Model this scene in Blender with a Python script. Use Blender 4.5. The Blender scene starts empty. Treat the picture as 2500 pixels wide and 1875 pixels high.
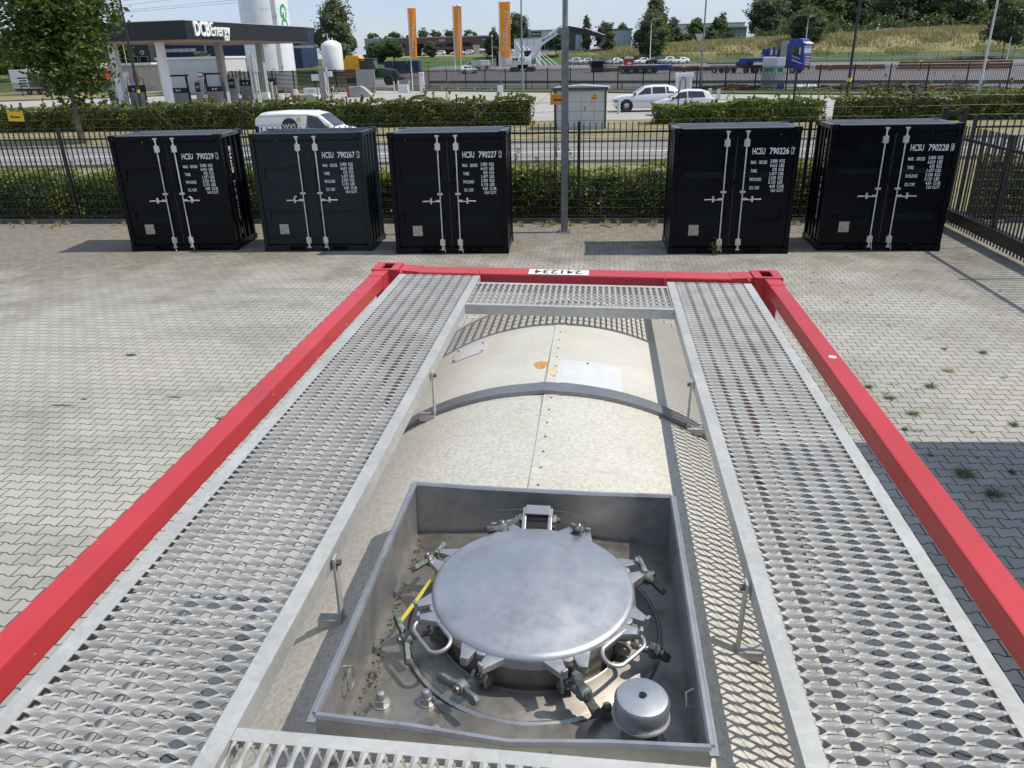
import bpy, bmesh, math, random
import numpy as np
from mathutils import Vector, Matrix
S = bpy.context.scene
COL = S.collection
R = math.radians
random.seed(7)
rng = np.random.default_rng(11)

# ------------------------------------------------------------------ camera
CAMP = (0.1447, -4.6088, 3.7935)
_y, _p, _r = -0.1166, 0.4074, 0.0248
cy, sy, cp, sp = math.cos(_y), math.sin(_y), math.cos(_p), math.sin(_p)
fwd = Vector((sy*cp, cy*cp, -sp)); rgt = Vector((cy, -sy, 0)); dwn = fwd.cross(rgt)
cr, sr = math.cos(_r), math.sin(_r)
r_ = cr*rgt + sr*dwn; d_ = -sr*rgt + cr*dwn
cam = bpy.data.cameras.new('camera'); camo = bpy.data.objects.new('camera', cam); COL.objects.link(camo)
m = Matrix((r_, -d_, -fwd)).transposed().to_4x4(); m.translation = Vector(CAMP)
camo.matrix_world = m
cam.sensor_width = 36; cam.lens = 36*1865.15/2500; cam.clip_start = 0.05; cam.clip_end = 3000
S.camera = camo

# ------------------------------------------------------------------ light
SUN = Vector((1.69, 0.12, 2.42)).normalized()
elev = math.asin(SUN.z); azim = math.atan2(SUN.x, SUN.y)      # azimuth clockwise from +Y
w = bpy.data.worlds.new('World'); S.world = w; w.use_nodes = True
nt = w.node_tree; nt.nodes.clear()
sky = nt.nodes.new('ShaderNodeTexSky'); sky.sky_type = 'NISHITA'; sky.sun_disc = False
sky.sun_elevation = elev; sky.sun_rotation = azim; sky.air_density = 1.0; sky.dust_density = .8; sky.ozone_density = 1.5
bg = nt.nodes.new('ShaderNodeBackground'); bg.inputs['Strength'].default_value = 0.15
out = nt.nodes.new('ShaderNodeOutputWorld')
tc = nt.nodes.new('ShaderNodeTexCoord')
mp = nt.nodes.new('ShaderNodeMapping'); mp.inputs['Scale'].default_value = (1.2, 1.2, 5.5)
nz = nt.nodes.new('ShaderNodeTexNoise'); nz.inputs['Scale'].default_value = 1.9; nz.inputs['Detail'].default_value = 5; nz.inputs['Roughness'].default_value = .55
cr_ = nt.nodes.new('ShaderNodeValToRGB'); cr_.color_ramp.elements[0].position = .38; cr_.color_ramp.elements[1].position = .72
cr_.color_ramp.elements[0].color = (.62,)*3+(1,); cr_.color_ramp.elements[1].color = (.97,)*3+(1,)
mx = nt.nodes.new('ShaderNodeMix'); mx.data_type = 'RGBA'
mx.inputs['B'].default_value = (3.3, 4.0, 5.25, 1)          # thin high cloud
nt.links.new(tc.outputs['Generated'], mp.inputs[0]); nt.links.new(mp.outputs[0], nz.inputs['Vector'])
nt.links.new(nz.outputs['Fac'], cr_.inputs[0]); nt.links.new(cr_.outputs[0], mx.inputs['Factor'])
nt.links.new(sky.outputs[0], mx.inputs['A']); nt.links.new(mx.outputs['Result'], bg.inputs['Color']); nt.links.new(bg.outputs[0], out.inputs[0])
sl = bpy.data.lights.new('sun', 'SUN'); sl.energy = 4.2; sl.angle = R(.5); sl.color = (1, .94, .835)
so = bpy.data.objects.new('sun', sl); COL.objects.link(so); so.rotation_euler = SUN.to_track_quat('Z', 'Y').to_euler()
S.view_settings.view_transform = 'Standard'; S.view_settings.look = 'None'; S.view_settings.gamma = 1
S.view_settings.exposure = 0.10
try: S.cycles.max_bounces = 6; S.cycles.transparent_max_bounces = 8
except Exception: pass

# ------------------------------------------------------------------ materials
MATS = {}
def nm(name):
    mt = bpy.data.materials.new(name); mt.use_nodes = True
    n = mt.node_tree; b = n.nodes['Principled BSDF']; MATS[name] = mt
    return mt, n, b
def N(n, t, **k):
    q = n.nodes.new('ShaderNode'+t)
    for a, v in k.items(): setattr(q, a, v)
    return q
def L(n, a, b): n.links.new(a, b)
def coords(n, kind='Object', scale=None):
    t = N(n, 'TexCoord')
    if scale is None: return t.outputs[kind]
    mpp = N(n, 'Mapping'); mpp.inputs['Scale'].default_value = scale; L(n, t.outputs[kind], mpp.inputs[0]); return mpp.outputs[0]
def noise(n, vec, sc, det=3, ro=.55, dist=0):
    q = N(n, 'TexNoise'); q.inputs['Scale'].default_value = sc; q.inputs['Detail'].default_value = det
    q.inputs['Roughness'].default_value = ro; q.inputs['Distortion'].default_value = dist; L(n, vec, q.inputs['Vector']); return q.outputs['Fac']
def ramp(n, fac, stops):
    q = N(n, 'ValToRGB'); e = q.color_ramp.elements
    while len(e) < len(stops): e.new(.5)
    for i, (p, c) in enumerate(stops):
        e[i].position = p; e[i].color = (c, c, c, 1) if isinstance(c, (int, float)) else (*c, 1)
    L(n, fac, q.inputs[0]); return q.outputs[0]
def mixc(n, fac, a, b, mode='MIX'):
    q = N(n, 'Mix', data_type='RGBA', blend_type=mode)
    for k, v in (('Factor', fac), ('A', a), ('B', b)):
        if hasattr(v, 'node'): L(n, v, q.inputs[k])
        elif k == 'Factor': q.inputs[k].default_value = v
        else: q.inputs[k].default_value = (*v, 1)
    return q.outputs['Result']
def math_(n, op, a, b=None, c=None, clamp=False):
    q = N(n, 'Math', operation=op); q.use_clamp = clamp
    for i, v in enumerate((a, b, c)):
        if v is None: continue
        if hasattr(v, 'node'): L(n, v, q.inputs[i])
        else: q.inputs[i].default_value = v
    return q.outputs[0]
def bump(n, b, h, st=.3, dist=.01):
    q = N(n, 'Bump'); q.inputs['Strength'].default_value = st; q.inputs['Distance'].default_value = dist
    L(n, h, q.inputs['Height']); L(n, q.outputs[0], b.inputs['Normal'])
def pm(name, col, rough=.6, metal=0, var=.12, sc=3, bmp=0, bsc=60, rvar=.1, spec=.5, kind='Object'):
    mt, n, b = nm(name); v = coords(n, kind)
    f = noise(n, v, sc, 5)
    a = tuple(max(0, c*(1-var)) for c in col); c2 = tuple(min(1, c*(1+var)) for c in col)
    L(n, ramp(n, f, [(.3, a), (.7, c2)]), b.inputs['Base Color'])
    L(n, ramp(n, noise(n, v, sc*4, 4), [(.3, max(.03, rough-rvar)), (.7, min(1, rough+rvar))]), b.inputs['Roughness'])
    b.inputs['Metallic'].default_value = metal; b.inputs['Specular IOR Level'].default_value = spec
    if bmp: bump(n, b, noise(n, v, bsc, 4), bmp, .01)
    return mt
def leafmat(name, dark, mid, light, trans=.3, big=.25):
    mt, n, b = nm(name)
    g = N(n, 'NewGeometry'); v = coords(n)
    r = g.outputs['Random Per Island']; nzv = noise(n, v, big, 3)
    f = math_(n, 'ADD', math_(n, 'MULTIPLY', r, .6), math_(n, 'MULTIPLY', nzv, .5))
    c = ramp(n, f, [(.2, dark), (.55, mid), (.95, light)])
    L(n, c, b.inputs['Base Color']); b.inputs['Roughness'].default_value = .55; b.inputs['Specular IOR Level'].default_value = .35
    tr = N(n, 'BsdfTranslucent'); L(n, mixc(n, .5, c, (.25, .32, .04)), tr.inputs['Color'])
    ms = N(n, 'MixShader'); ms.inputs[0].default_value = trans
    L(n, b.outputs[0], ms.inputs[1]); L(n, tr.outputs[0], ms.inputs[2])
    L(n, ms.outputs[0], n.nodes['Material Output'].inputs['Surface'])
    return mt

# interlocking paving: bone shaped blocks in rows along X
def paver():
    mt, n, b = nm('concrete_pavers'); v = coords(n)
    sep = N(n, 'SeparateXYZ'); L(n, v, sep.inputs[0])
    Lx, Ly, amp = .197, .142, .080
    wob = noise(n, v, 1.3, 2); wob2 = noise(n, v, 9, 2)
    xx = math_(n, 'ADD', sep.outputs[0], math_(n, 'MULTIPLY', math_(n, 'SUBTRACT', wob2, .5), .008))
    yy = math_(n, 'ADD', sep.outputs[1], math_(n, 'MULTIPLY', math_(n, 'SUBTRACT', wob2, .5), .006))
    yy = math_(n, 'ADD', yy, math_(n, 'MULTIPLY', math_(n, 'SUBTRACT', wob, .5), .02))
    u = math_(n, 'DIVIDE', xx, Lx); t = math_(n, 'DIVIDE', yy, Ly)
    # trapezoid wave, period 1
    tri = math_(n, 'SUBTRACT', math_(n, 'MULTIPLY', math_(n, 'ABSOLUTE', math_(n, 'SUBTRACT', math_(n, 'FRACT', u), .5)), 4), 1)
    w_ = math_(n, 'MINIMUM', math_(n, 'MAXIMUM', math_(n, 'MULTIPLY', tri, -2.6), -1), 1)
    ct = math_(n, 'COSINE', math_(n, 'MULTIPLY', t, math.pi))
    t2 = math_(n, 'SUBTRACT', t, math_(n, 'MULTIPLY', math_(n, 'MULTIPLY', w_, ct), amp))
    row = math_(n, 'FLOOR', t2)
    d1 = math_(n, 'MULTIPLY', math_(n, 'ABSOLUTE', math_(n, 'SUBTRACT', math_(n, 'FRACT', math_(n, 'ADD', t2, .5)), .5)), Ly)
    u2 = math_(n, 'ADD', u, math_(n, 'MULTIPLY', math_(n, 'PINGPONG', row, 1), .5))
    d2 = math_(n, 'MULTIPLY', math_(n, 'ABSOLUTE', math_(n, 'SUBTRACT', math_(n, 'FRACT', math_(n, 'ADD', u2, .5)), .5)), Lx)
    d = math_(n, 'MINIMUM', d1, d2)
    joint = ramp(n, d, [(.0034, 1), (.0075, 0)])
    jn = noise(n, v, 2.2, 3)
    joint = math_(n, 'MULTIPLY', joint, ramp(n, jn, [(.3, .8), (.6, 1)]))
    comb = N(n, 'CombineXYZ'); L(n, math_(n, 'FLOOR', math_(n, 'ADD', u2, .0)), comb.inputs[0]); L(n, row, comb.inputs[1])
    wn = N(n, 'TexWhiteNoise'); wn.noise_dimensions = '3D'; L(n, comb.outputs[0], wn.inputs['Vector'])
    base = ramp(n, wn.outputs['Value'], [(0, (.355, .343, .312)), (.5, (.378, .365, .333)), (1, (.402, .388, .355))])
    fine = ramp(n, noise(n, v, 140, 3, .7), [(.3, .80), (.7, 1.14)])
    base = mixc(n, 1, base, fine, 'MULTIPLY')
    big = ramp(n, noise(n, v, .38, 6, .65), [(.30, (.66, .65, .63)), (.5, (.98, .98, .97)), (.72, (1.08, 1.05, 1.0))])
    base = mixc(n, .9, base, big, 'MULTIPLY')
    # dirt and soil: a worn band near the fence, thick at its left end
    dn = noise(n, v, .9, 6, .65)
    edge = ramp(n, math_(n, 'DIVIDE', math_(n, 'SUBTRACT', sep.outputs[1], 5.5), 8.2), [(0, 0), (.55, .45), (1, 1)])
    left = ramp(n, math_(n, 'DIVIDE', math_(n, 'SUBTRACT', -5.5, sep.outputs[0]), 8.), [(0, 0), (1, 1)])
    dm = math_(n, 'ADD', math_(n, 'MULTIPLY', edge, .56), math_(n, 'MULTIPLY', math_(n, 'MULTIPLY', left, edge), .75))
    dm = math_(n, 'ADD', dm, math_(n, 'SUBTRACT', dn, .5))
    soil = ramp(n, dm, [(.10, 0), (.42, 1)])
    sc_ = ramp(n, noise(n, v, 6, 4), [(.3, (.10, .085, .065)), (.7, (.22, .19, .145))])
    base = mixc(n, math_(n, 'MULTIPLY', soil, .8), base, sc_)
    tyre = noise(n, coords(n, 'Object', (.22, 1.5, 1)), 1.1, 5, .65, .8)
    base = mixc(n, ramp(n, tyre, [(.52, 0), (.72, .42)]), base, (.15, .145, .135))
    drips = ramp(n, noise(n, v, 2.3, 5, .7, .6), [(.69, 0), (.76, .6)])
    base = mixc(n, drips, base, (.085, .08, .075))
    base = mixc(n, math_(n, 'MULTIPLY', joint, math_(n, 'SUBTRACT', 1, math_(n, 'MULTIPLY', soil, .6))), base, (.028, .026, .022))
    L(n, base, b.inputs['Base Color']); b.inputs['Roughness'].default_value = .9; b.inputs['Specular IOR Level'].default_value = .25
    h = math_(n, 'SUBTRACT', math_(n, 'MULTIPLY', noise(n, v, 90, 3), .25), joint)
    bump(n, b, h, .5, .006)
    return mt
def asphalt(name, a, c, sc=.4, slabs=0):
    mt, n, b = nm(name); v = coords(n)
    f = noise(n, v, sc, 6, .6); base = ramp(n, f, [(.3, a), (.7, c)])
    base = mixc(n, 1, base, ramp(n, noise(n, v, 40, 3, .7), [(.3, .86), (.7, 1.12)]), 'MULTIPLY')
    if slabs:
        q = N(n, 'TexBrick'); q.offset = 0; q.inputs['Scale'].default_value = slabs; q.inputs['Mortar Size'].default_value = .006
        q.inputs['Color1'].default_value = q.inputs['Color2'].default_value = (1, 1, 1, 1); q.inputs['Mortar'].default_value = (.55, .55, .55, 1)
        L(n, v, q.inputs['Vector']); base = mixc(n, 1, base, q.outputs['Color'], 'MULTIPLY')
    L(n, base, b.inputs['Base Color']); b.inputs['Roughness'].default_value = .88; b.inputs['Specular IOR Level'].default_value = .3
    bump(n, b, noise(n, v, 60, 3), .15, .005); return mt
def fibre():
    mt, n, b = nm('cream_fibreglass'); v = coords(n)
    wv = N(n, 'TexWave')
    base = ramp(n, noise(n, v, 2.2, 5, .6), [(.3, (.49, .47, .41)), (.55, (.56, .54, .475)), (.8, (.60, .58, .51))])
    m_all = None
    for i, (sc, dd, off) in enumerate(((62, 2.2, 0.), (80, 1.6, 7.3), (105, 2.6, 3.1))):
        mpp = N(n, 'Mapping'); mpp.inputs['Location'].default_value = (off, off*.7, off*.3); mpp.inputs['Rotation'].default_value = (0, 0, i*1.1); L(n, v, mpp.inputs[0])
        q = noise(n, mpp.outputs[0], sc, 2, .5, dd)
        ln = ramp(n, math_(n, 'ABSOLUTE', math_(n, 'SUBTRACT', q, .5)), [(.012, 1), (.036, 0)])
        m_all = ln if m_all is None else math_(n, 'MAXIMUM', m_all, ln)
    brk = ramp(n, noise(n, v, 75, 2), [(.40, 0), (.60, 1)])
    patch = ramp(n, noise(n, v, 1.6, 4, .6), [(.3, .75), (.65, 1)])
    # barer fibres on the near half
    sep = N(n, 'SeparateXYZ'); L(n, v, sep.inputs[0])
    nearf = ramp(n, math_(n, 'DIVIDE', math_(n, 'ADD', sep.outputs[1], 3.2), 2.2), [(0, 1), (.65, .85), (.8, .25)])
    m_all = math_(n, 'MULTIPLY', math_(n, 'MULTIPLY', m_all, brk), math_(n, 'MULTIPLY', patch, nearf))
    base = mixc(n, math_(n, 'MULTIPLY', m_all, .72), base, (.20, .19, .155))
    stain = ramp(n, noise(n, v, 3.5, 6, .72), [(.5, 0), (.74, .38)])
    run = ramp(n, noise(n, coords(n, 'Object', (1.2, 26, 1.2)), 1.6, 5, .7), [(.56, 0), (.75, .22)])
    base = mixc(n, run, base, (.36, .33, .27))
    base = mixc(n, stain, base, (.42, .385, .29))
    L(n, base, b.inputs['Base Color']); b.inputs['Roughness'].default_value = .5
    bump(n, b, m_all, .15, .002); return mt
def galv():
    mt, n, b = nm('galvanised_steel'); v = coords(n)
    q = N(n, 'TexVoronoi'); q.inputs['Scale'].default_value = 60; L(n, v, q.inputs['Vector'])
    base = ramp(n, q.outputs['Color'], [(0, (.43, .428, .41)), (1, (.51, .508, .485))])
    base = mixc(n, 1, base, ramp(n, noise(n, v, 4, 5, .65), [(.3, .82), (.7, 1.1)]), 'MULTIPLY')
    spots = ramp(n, noise(n, v, 22, 4, .7), [(.68, 0), (.8, .4)])
    base = mixc(n, spots, base, (.26, .24, .20))
    L(n, base, b.inputs['Base Color']); b.inputs['Metallic'].default_value = .35; b.inputs['Roughness'].default_value = .55; return mt
def stainless(name, c, dirt=.3):
    mt, n, b = nm(name); v = coords(n)
    base = ramp(n, noise(n, v, 5, 6, .65), [(.3, tuple(x*.82 for x in c)), (.7, c)])
    dm = ramp(n, noise(n, v, 9, 5, .7), [(.5, 0), (.72, dirt)])
    base = mixc(n, dm, base, (.17, .145, .115))
    scr = ramp(n, noise(n, coords(n, 'Object', (130, 130, 10)), 1, 4, .75, 1.5), [(.66, 0), (.74, .5*dirt+.1)])
    base = mixc(n, scr, base, (.14, .13, .12))
    fl = ramp(n, noise(n, coords(n, 'Object', (60, 150, 60)), 1.3, 3, .6, .5), [(.685, 0), (.72, .55)]); base = mixc(n, fl, base, (.10, .09, .085))
    L(n, base, b.inputs['Base Color']); b.inputs['Metallic'].default_value = .8
    L(n, ramp(n, noise(n, v, 12, 5, .7), [(.3, .32), (.7, .55)]), b.inputs['Roughness']); return mt
def redpaint():
    mt, n, b = nm('red_paint'); v = coords(n)
    base = ramp(n, noise(n, v, 1.5, 5), [(.3, (.40, .024, .030)), (.7, (.49, .034, .044))])
    fade = ramp(n, noise(n, v, .7, 3), [(.4, 0), (.7, .12)]); base = mixc(n, fade, base, (.56, .12, .12))
    sc = ramp(n, noise(n, v, 22, 6, .78), [(.63, 0), (.68, .7)]); base = mixc(n, sc, base, (.16, .03, .03))
    grime = ramp(n, noise(n, v, 3.2, 6, .75), [(.5, 0), (.75, .45)]); base = mixc(n, grime, base, (.22, .035, .035))
    wh = ramp(n, noise(n, v, 14, 5, .78), [(.685, 0), (.695, .8)]); base = mixc(n, wh, base, (.6, .52, .48))
    L(n, base, b.inputs['Base Color']); b.inputs['Roughness'].default_value = .48
    b.inputs['Coat Weight'].default_value = .05; bump(n, b, noise(n, v, 40, 4), .08, .003); return mt
def grassy(name, a, c, e, sc=.6):
    mt, n, b = nm(name); v = coords(n)
    base = ramp(n, noise(n, v, sc, 6, .65), [(.28, a), (.5, c), (.74, e)])
    base = mixc(n, 1, base, ramp(n, noise(n, v, sc*22, 4, .7), [(.3, .62), (.7, 1.25)]), 'MULTIPLY')
    L(n, base, b.inputs['Base Color']); b.inputs['Roughness'].default_value = 1; b.inputs['Specular IOR Level'].default_value = .1
    bump(n, b, noise(n, v, 14, 4), .6, .05); return mt
def glassm(name, c=(.02, .025, .03), rough=.06):
    mt, n, b = nm(name); b.inputs['Base Color'].default_value = (*c, 1); b.inputs['Roughness'].default_value = rough
    b.inputs['Specular IOR Level'].default_value = .8; return mt

M_PAV = paver(); M_FIB = fibre(); M_GALV = galv(); M_RED = redpaint()
M_SS = stainless('stainless_steel', (.46, .46, .465), .45); M_SSD = stainless('dirty_stainless_steel', (.34, .315, .28), .95)
M_LID = stainless('lid_steel', (.47, .485, .505), .3)
M_BAND = pm('grey_band_metal', (.24, .24, .25), .45, .6, .1)
M_BRONZE = pm('weathered_bronze', (.13, .155, .145), .6, .5, .5, 18, .4, 60)
M_RUST = pm('rusty_fitting', (.15, .13, .11), .7, .5, .4, 20)
M_BLK = pm('black_container_paint', (.0022, .0034, .0068), .27, 0, .3, 1.2, 0, 12, .06, .16)
M_SLATE = pm('slate_container_paint', (.013, .021, .0255), .36, 0, .15, 1.2, 0, 12, .06, .18)
M_BLKR = pm('grey_container_top', (.060, .066, .078), .38, 0, .25, 2)  # lighter grey for roof and roof rails of the black containers
M_ZINC = pm('zinc_plated_steel', (.62, .62, .60), .38, .55, .15, 8)
M_WHITE = pm('white_paint', (.70, .70, .695), .4, 0, .04, 1)
M_WTXT = pm('white_lettering', (.78, .78, .77), .5, 0, .03, 4)
M_BTXT = pm('black_lettering', (.02, .02, .022), .5, 0, .05, 4)
M_PLATE = pm('worn_data_plate', (.36, .34, .30), .5, .3, .35, 26)
M_DARK = pm('black_void', (.004, .004, .004), .9, 0, 0)
M_FENCE = pm('black_powder_coat', (.008, .009, .010), .38, 0, .2, 3)
M_WIRE = pm('fence_wire', (.07, .09, .07), .5, .4, .1)
M_MAST = pm('shade_side_zinc', (.19, .20, .205), .5, .3, .22, 9)  # galvanised zinc with the mast's shaded side put into a darker colour
M_KERB = pm('concrete_kerb', (.25, .235, .21), .9, 0, .2, 1.5, .3, 40)
M_KERBD = pm('dark_kerb', (.09, .085, .078), .9, 0, .25, 1.5, .3, 40)
M_CONC = pm('raw_concrete', (.34, .325, .295), .9, 0, .22, 1.2, .3, 30)
M_ROAD = asphalt('road_asphalt', (.19, .185, .18), (.245, .235, .23))
M_YARD = asphalt('station_concrete', (.31, .30, .275), (.39, .375, .345), .25, .1)
M_LOT = asphalt('lot_brick_paving', (.135, .125, .130), (.175, .16, .165), .15)
M_MARK = pm('road_marking', (.72, .72, .70), .6, 0, .08, 2)
M_SOIL = grassy('ground_soil', (.07, .085, .03), (.13, .13, .055), (.25, .21, .11), .35)
M_DRY = grassy('dry_grass', (.14, .15, .07), (.24, .21, .12), (.34, .29, .18), .5)
M_MEADOW = grassy('meadow', (.05, .085, .025), (.085, .12, .04), (.16, .16, .07), .2)
M_GLASS = glassm('window_glass'); M_GLASSB = glassm('blue_window_glass', (.22, .31, .38), .12)
M_RUB = pm('rubber', (.022, .022, .023), .8, 0, .2)
M_RIM = pm('alloy_rim', (.45, .45, .46), .35, .6, .1)
M_CARW = pm('white_car_paint', (.70, .71, .73), .22, 0, .02, 1, spec=.6)
M_CARG = pm('grey_car_paint', (.30, .31, .32), .3, .3, .05, 1)
M_CARD = pm('dark_car_paint', (.03, .035, .05), .25, .2, .05, 1)
M_CARS = pm('silver_car_paint', (.50, .52, .53), .3, .4, .05, 1)
M_BLUE = pm('blue_truck_paint', (.012, .028, .22), .3, 0, .12, 1)
M_CHAS = pm('chassis_dark', (.02, .022, .03), .6, 0, .3, 3)
M_ORANGE = pm('orange_fabric', (.86, .30, .04), .75, 0, .08, 2)
_n = M_ORANGE.node_tree; _t = N(_n, 'BsdfTranslucent'); _t.inputs['Color'].default_value = (.95, .33, .04, 1); _m = N(_n, 'MixShader'); _m.inputs[0].default_value = .5
L(_n, _n.nodes['Principled BSDF'].outputs[0], _m.inputs[1]); L(_n, _t.outputs[0], _m.inputs[2]); L(_n, _m.outputs[0], _n.nodes['Material Output'].inputs['Surface'])
M_CANOPY = pm('anthracite_cladding', (.008, .010, .014), .42, 0, .12, 1)
M_SOFFIT = pm('soffit_boards', (.33, .22, .18), .7, 0, .15, 2)
M_GREY = pm('grey_paint', (.30, .30, .29), .5, 0, .1, 1.5)
M_LGREY = pm('light_grey_paint', (.52, .53, .53), .5, 0, .06, 1.5)
M_DGREY = pm('dark_grey_paint', (.055, .06, .065), .5, 0, .15, 1.5)
M_KIOSK = pm('kiosk_grey', (.50, .51, .51), .65, 0, .06, 2)
M_BEIGE = pm('beige_render', (.40, .37, .31), .85, 0, .1, 1)
M_TANK = pm('tank_white', (.66, .67, .685), .35, 0, .05, .8)
M_GREEN = pm('green_paint', (.02, .30, .10), .5, 0, .1, 2)
M_DGREEN = pm('dark_green_paint', (.012, .055, .025), .35, 0, .15, 2)
M_YELLOW = pm('yellow_paint', (.75, .36, .015), .45, 0, .1, 2)
M_SIGNY = pm('sign_yellow', (.80, .50, .02), .5, 0, .05, 2)
M_SIGNO = pm('sign_orange', (.80, .30, .02), .5, 0, .05, 2)
M_LEMON = pm('lemon_strap', (.55, .46, .07), .6, 0, .1, 20)
M_REDP = pm('signal_red', (.50, .012, .015), .45, 0, .1, 2)
M_BRICK = pm('brick_brown', (.19, .095, .075), .85, 0, .12, .4)
M_NAVY = pm('navy_cladding', (.015, .028, .075), .55, 0, .12, .5)
M_ROOFG = pm('roof_grey', (.34, .35, .36), .6, 0, .08, .4)
M_STEELR = pm('rusty_beams', (.23, .075, .03), .8, .1, .45, .9)
M_WOOD = pm('bare_timber', (.42, .33, .20), .8, 0, .3, 2)
M_BARK = pm('bark', (.16, .14, .115), .95, 0, .3, 7, .8, 18)
M_CORE = pm('shaded_core', (.028, .036, .014), 1, 0, .4, 3)  # near-black green for foliage cores, inner shade put into the colour; also grit
M_BLUEP = pm('mid_blue_paint', (.03, .13, .45), .45, 0, .15, 1)
M_PINKC = pm('pale_prefab', (.55, .54, .50), .8, 0, .1, .5)
M_SKIN = pm('skin', (.45, .28, .2), .6, 0, .1)
M_CLOTH = pm('navy_clothing', (.02, .025, .04), .9, 0, .2, 5)
L_TREE = leafmat('leaf_maple', (.018, .038, .010), (.045, .088, .018), (.15, .21, .04), .25, .5)
L_HEDGE = leafmat('leaf_hedge', (.045, .070, .014), (.15, .20, .036), (.36, .40, .09), .32, .8)
L_HEDGEB = leafmat('leaf_hedge_far', (.055, .068, .018), (.145, .165, .04), (.30, .30, .10), .3, .5)
L_WIL = leafmat('leaf_willow', (.075, .11, .065), (.13, .175, .10), (.24, .29, .17), .2, .15)
L_OAK = leafmat('leaf_oak', (.050, .085, .028), (.085, .135, .042), (.17, .22, .07), .22, .15)
L_DARK = leafmat('leaf_dark', (.036, .062, .028), (.062, .098, .040), (.12, .16, .06), .18, .15)
L_STRAW = leafmat('straw', (.22, .17, .09), (.42, .34, .19), (.62, .53, .34), .25, .2)
L_WEED = leafmat('weed', (.04, .07, .012), (.09, .13, .025), (.17, .20, .05), .25, 2)
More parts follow.
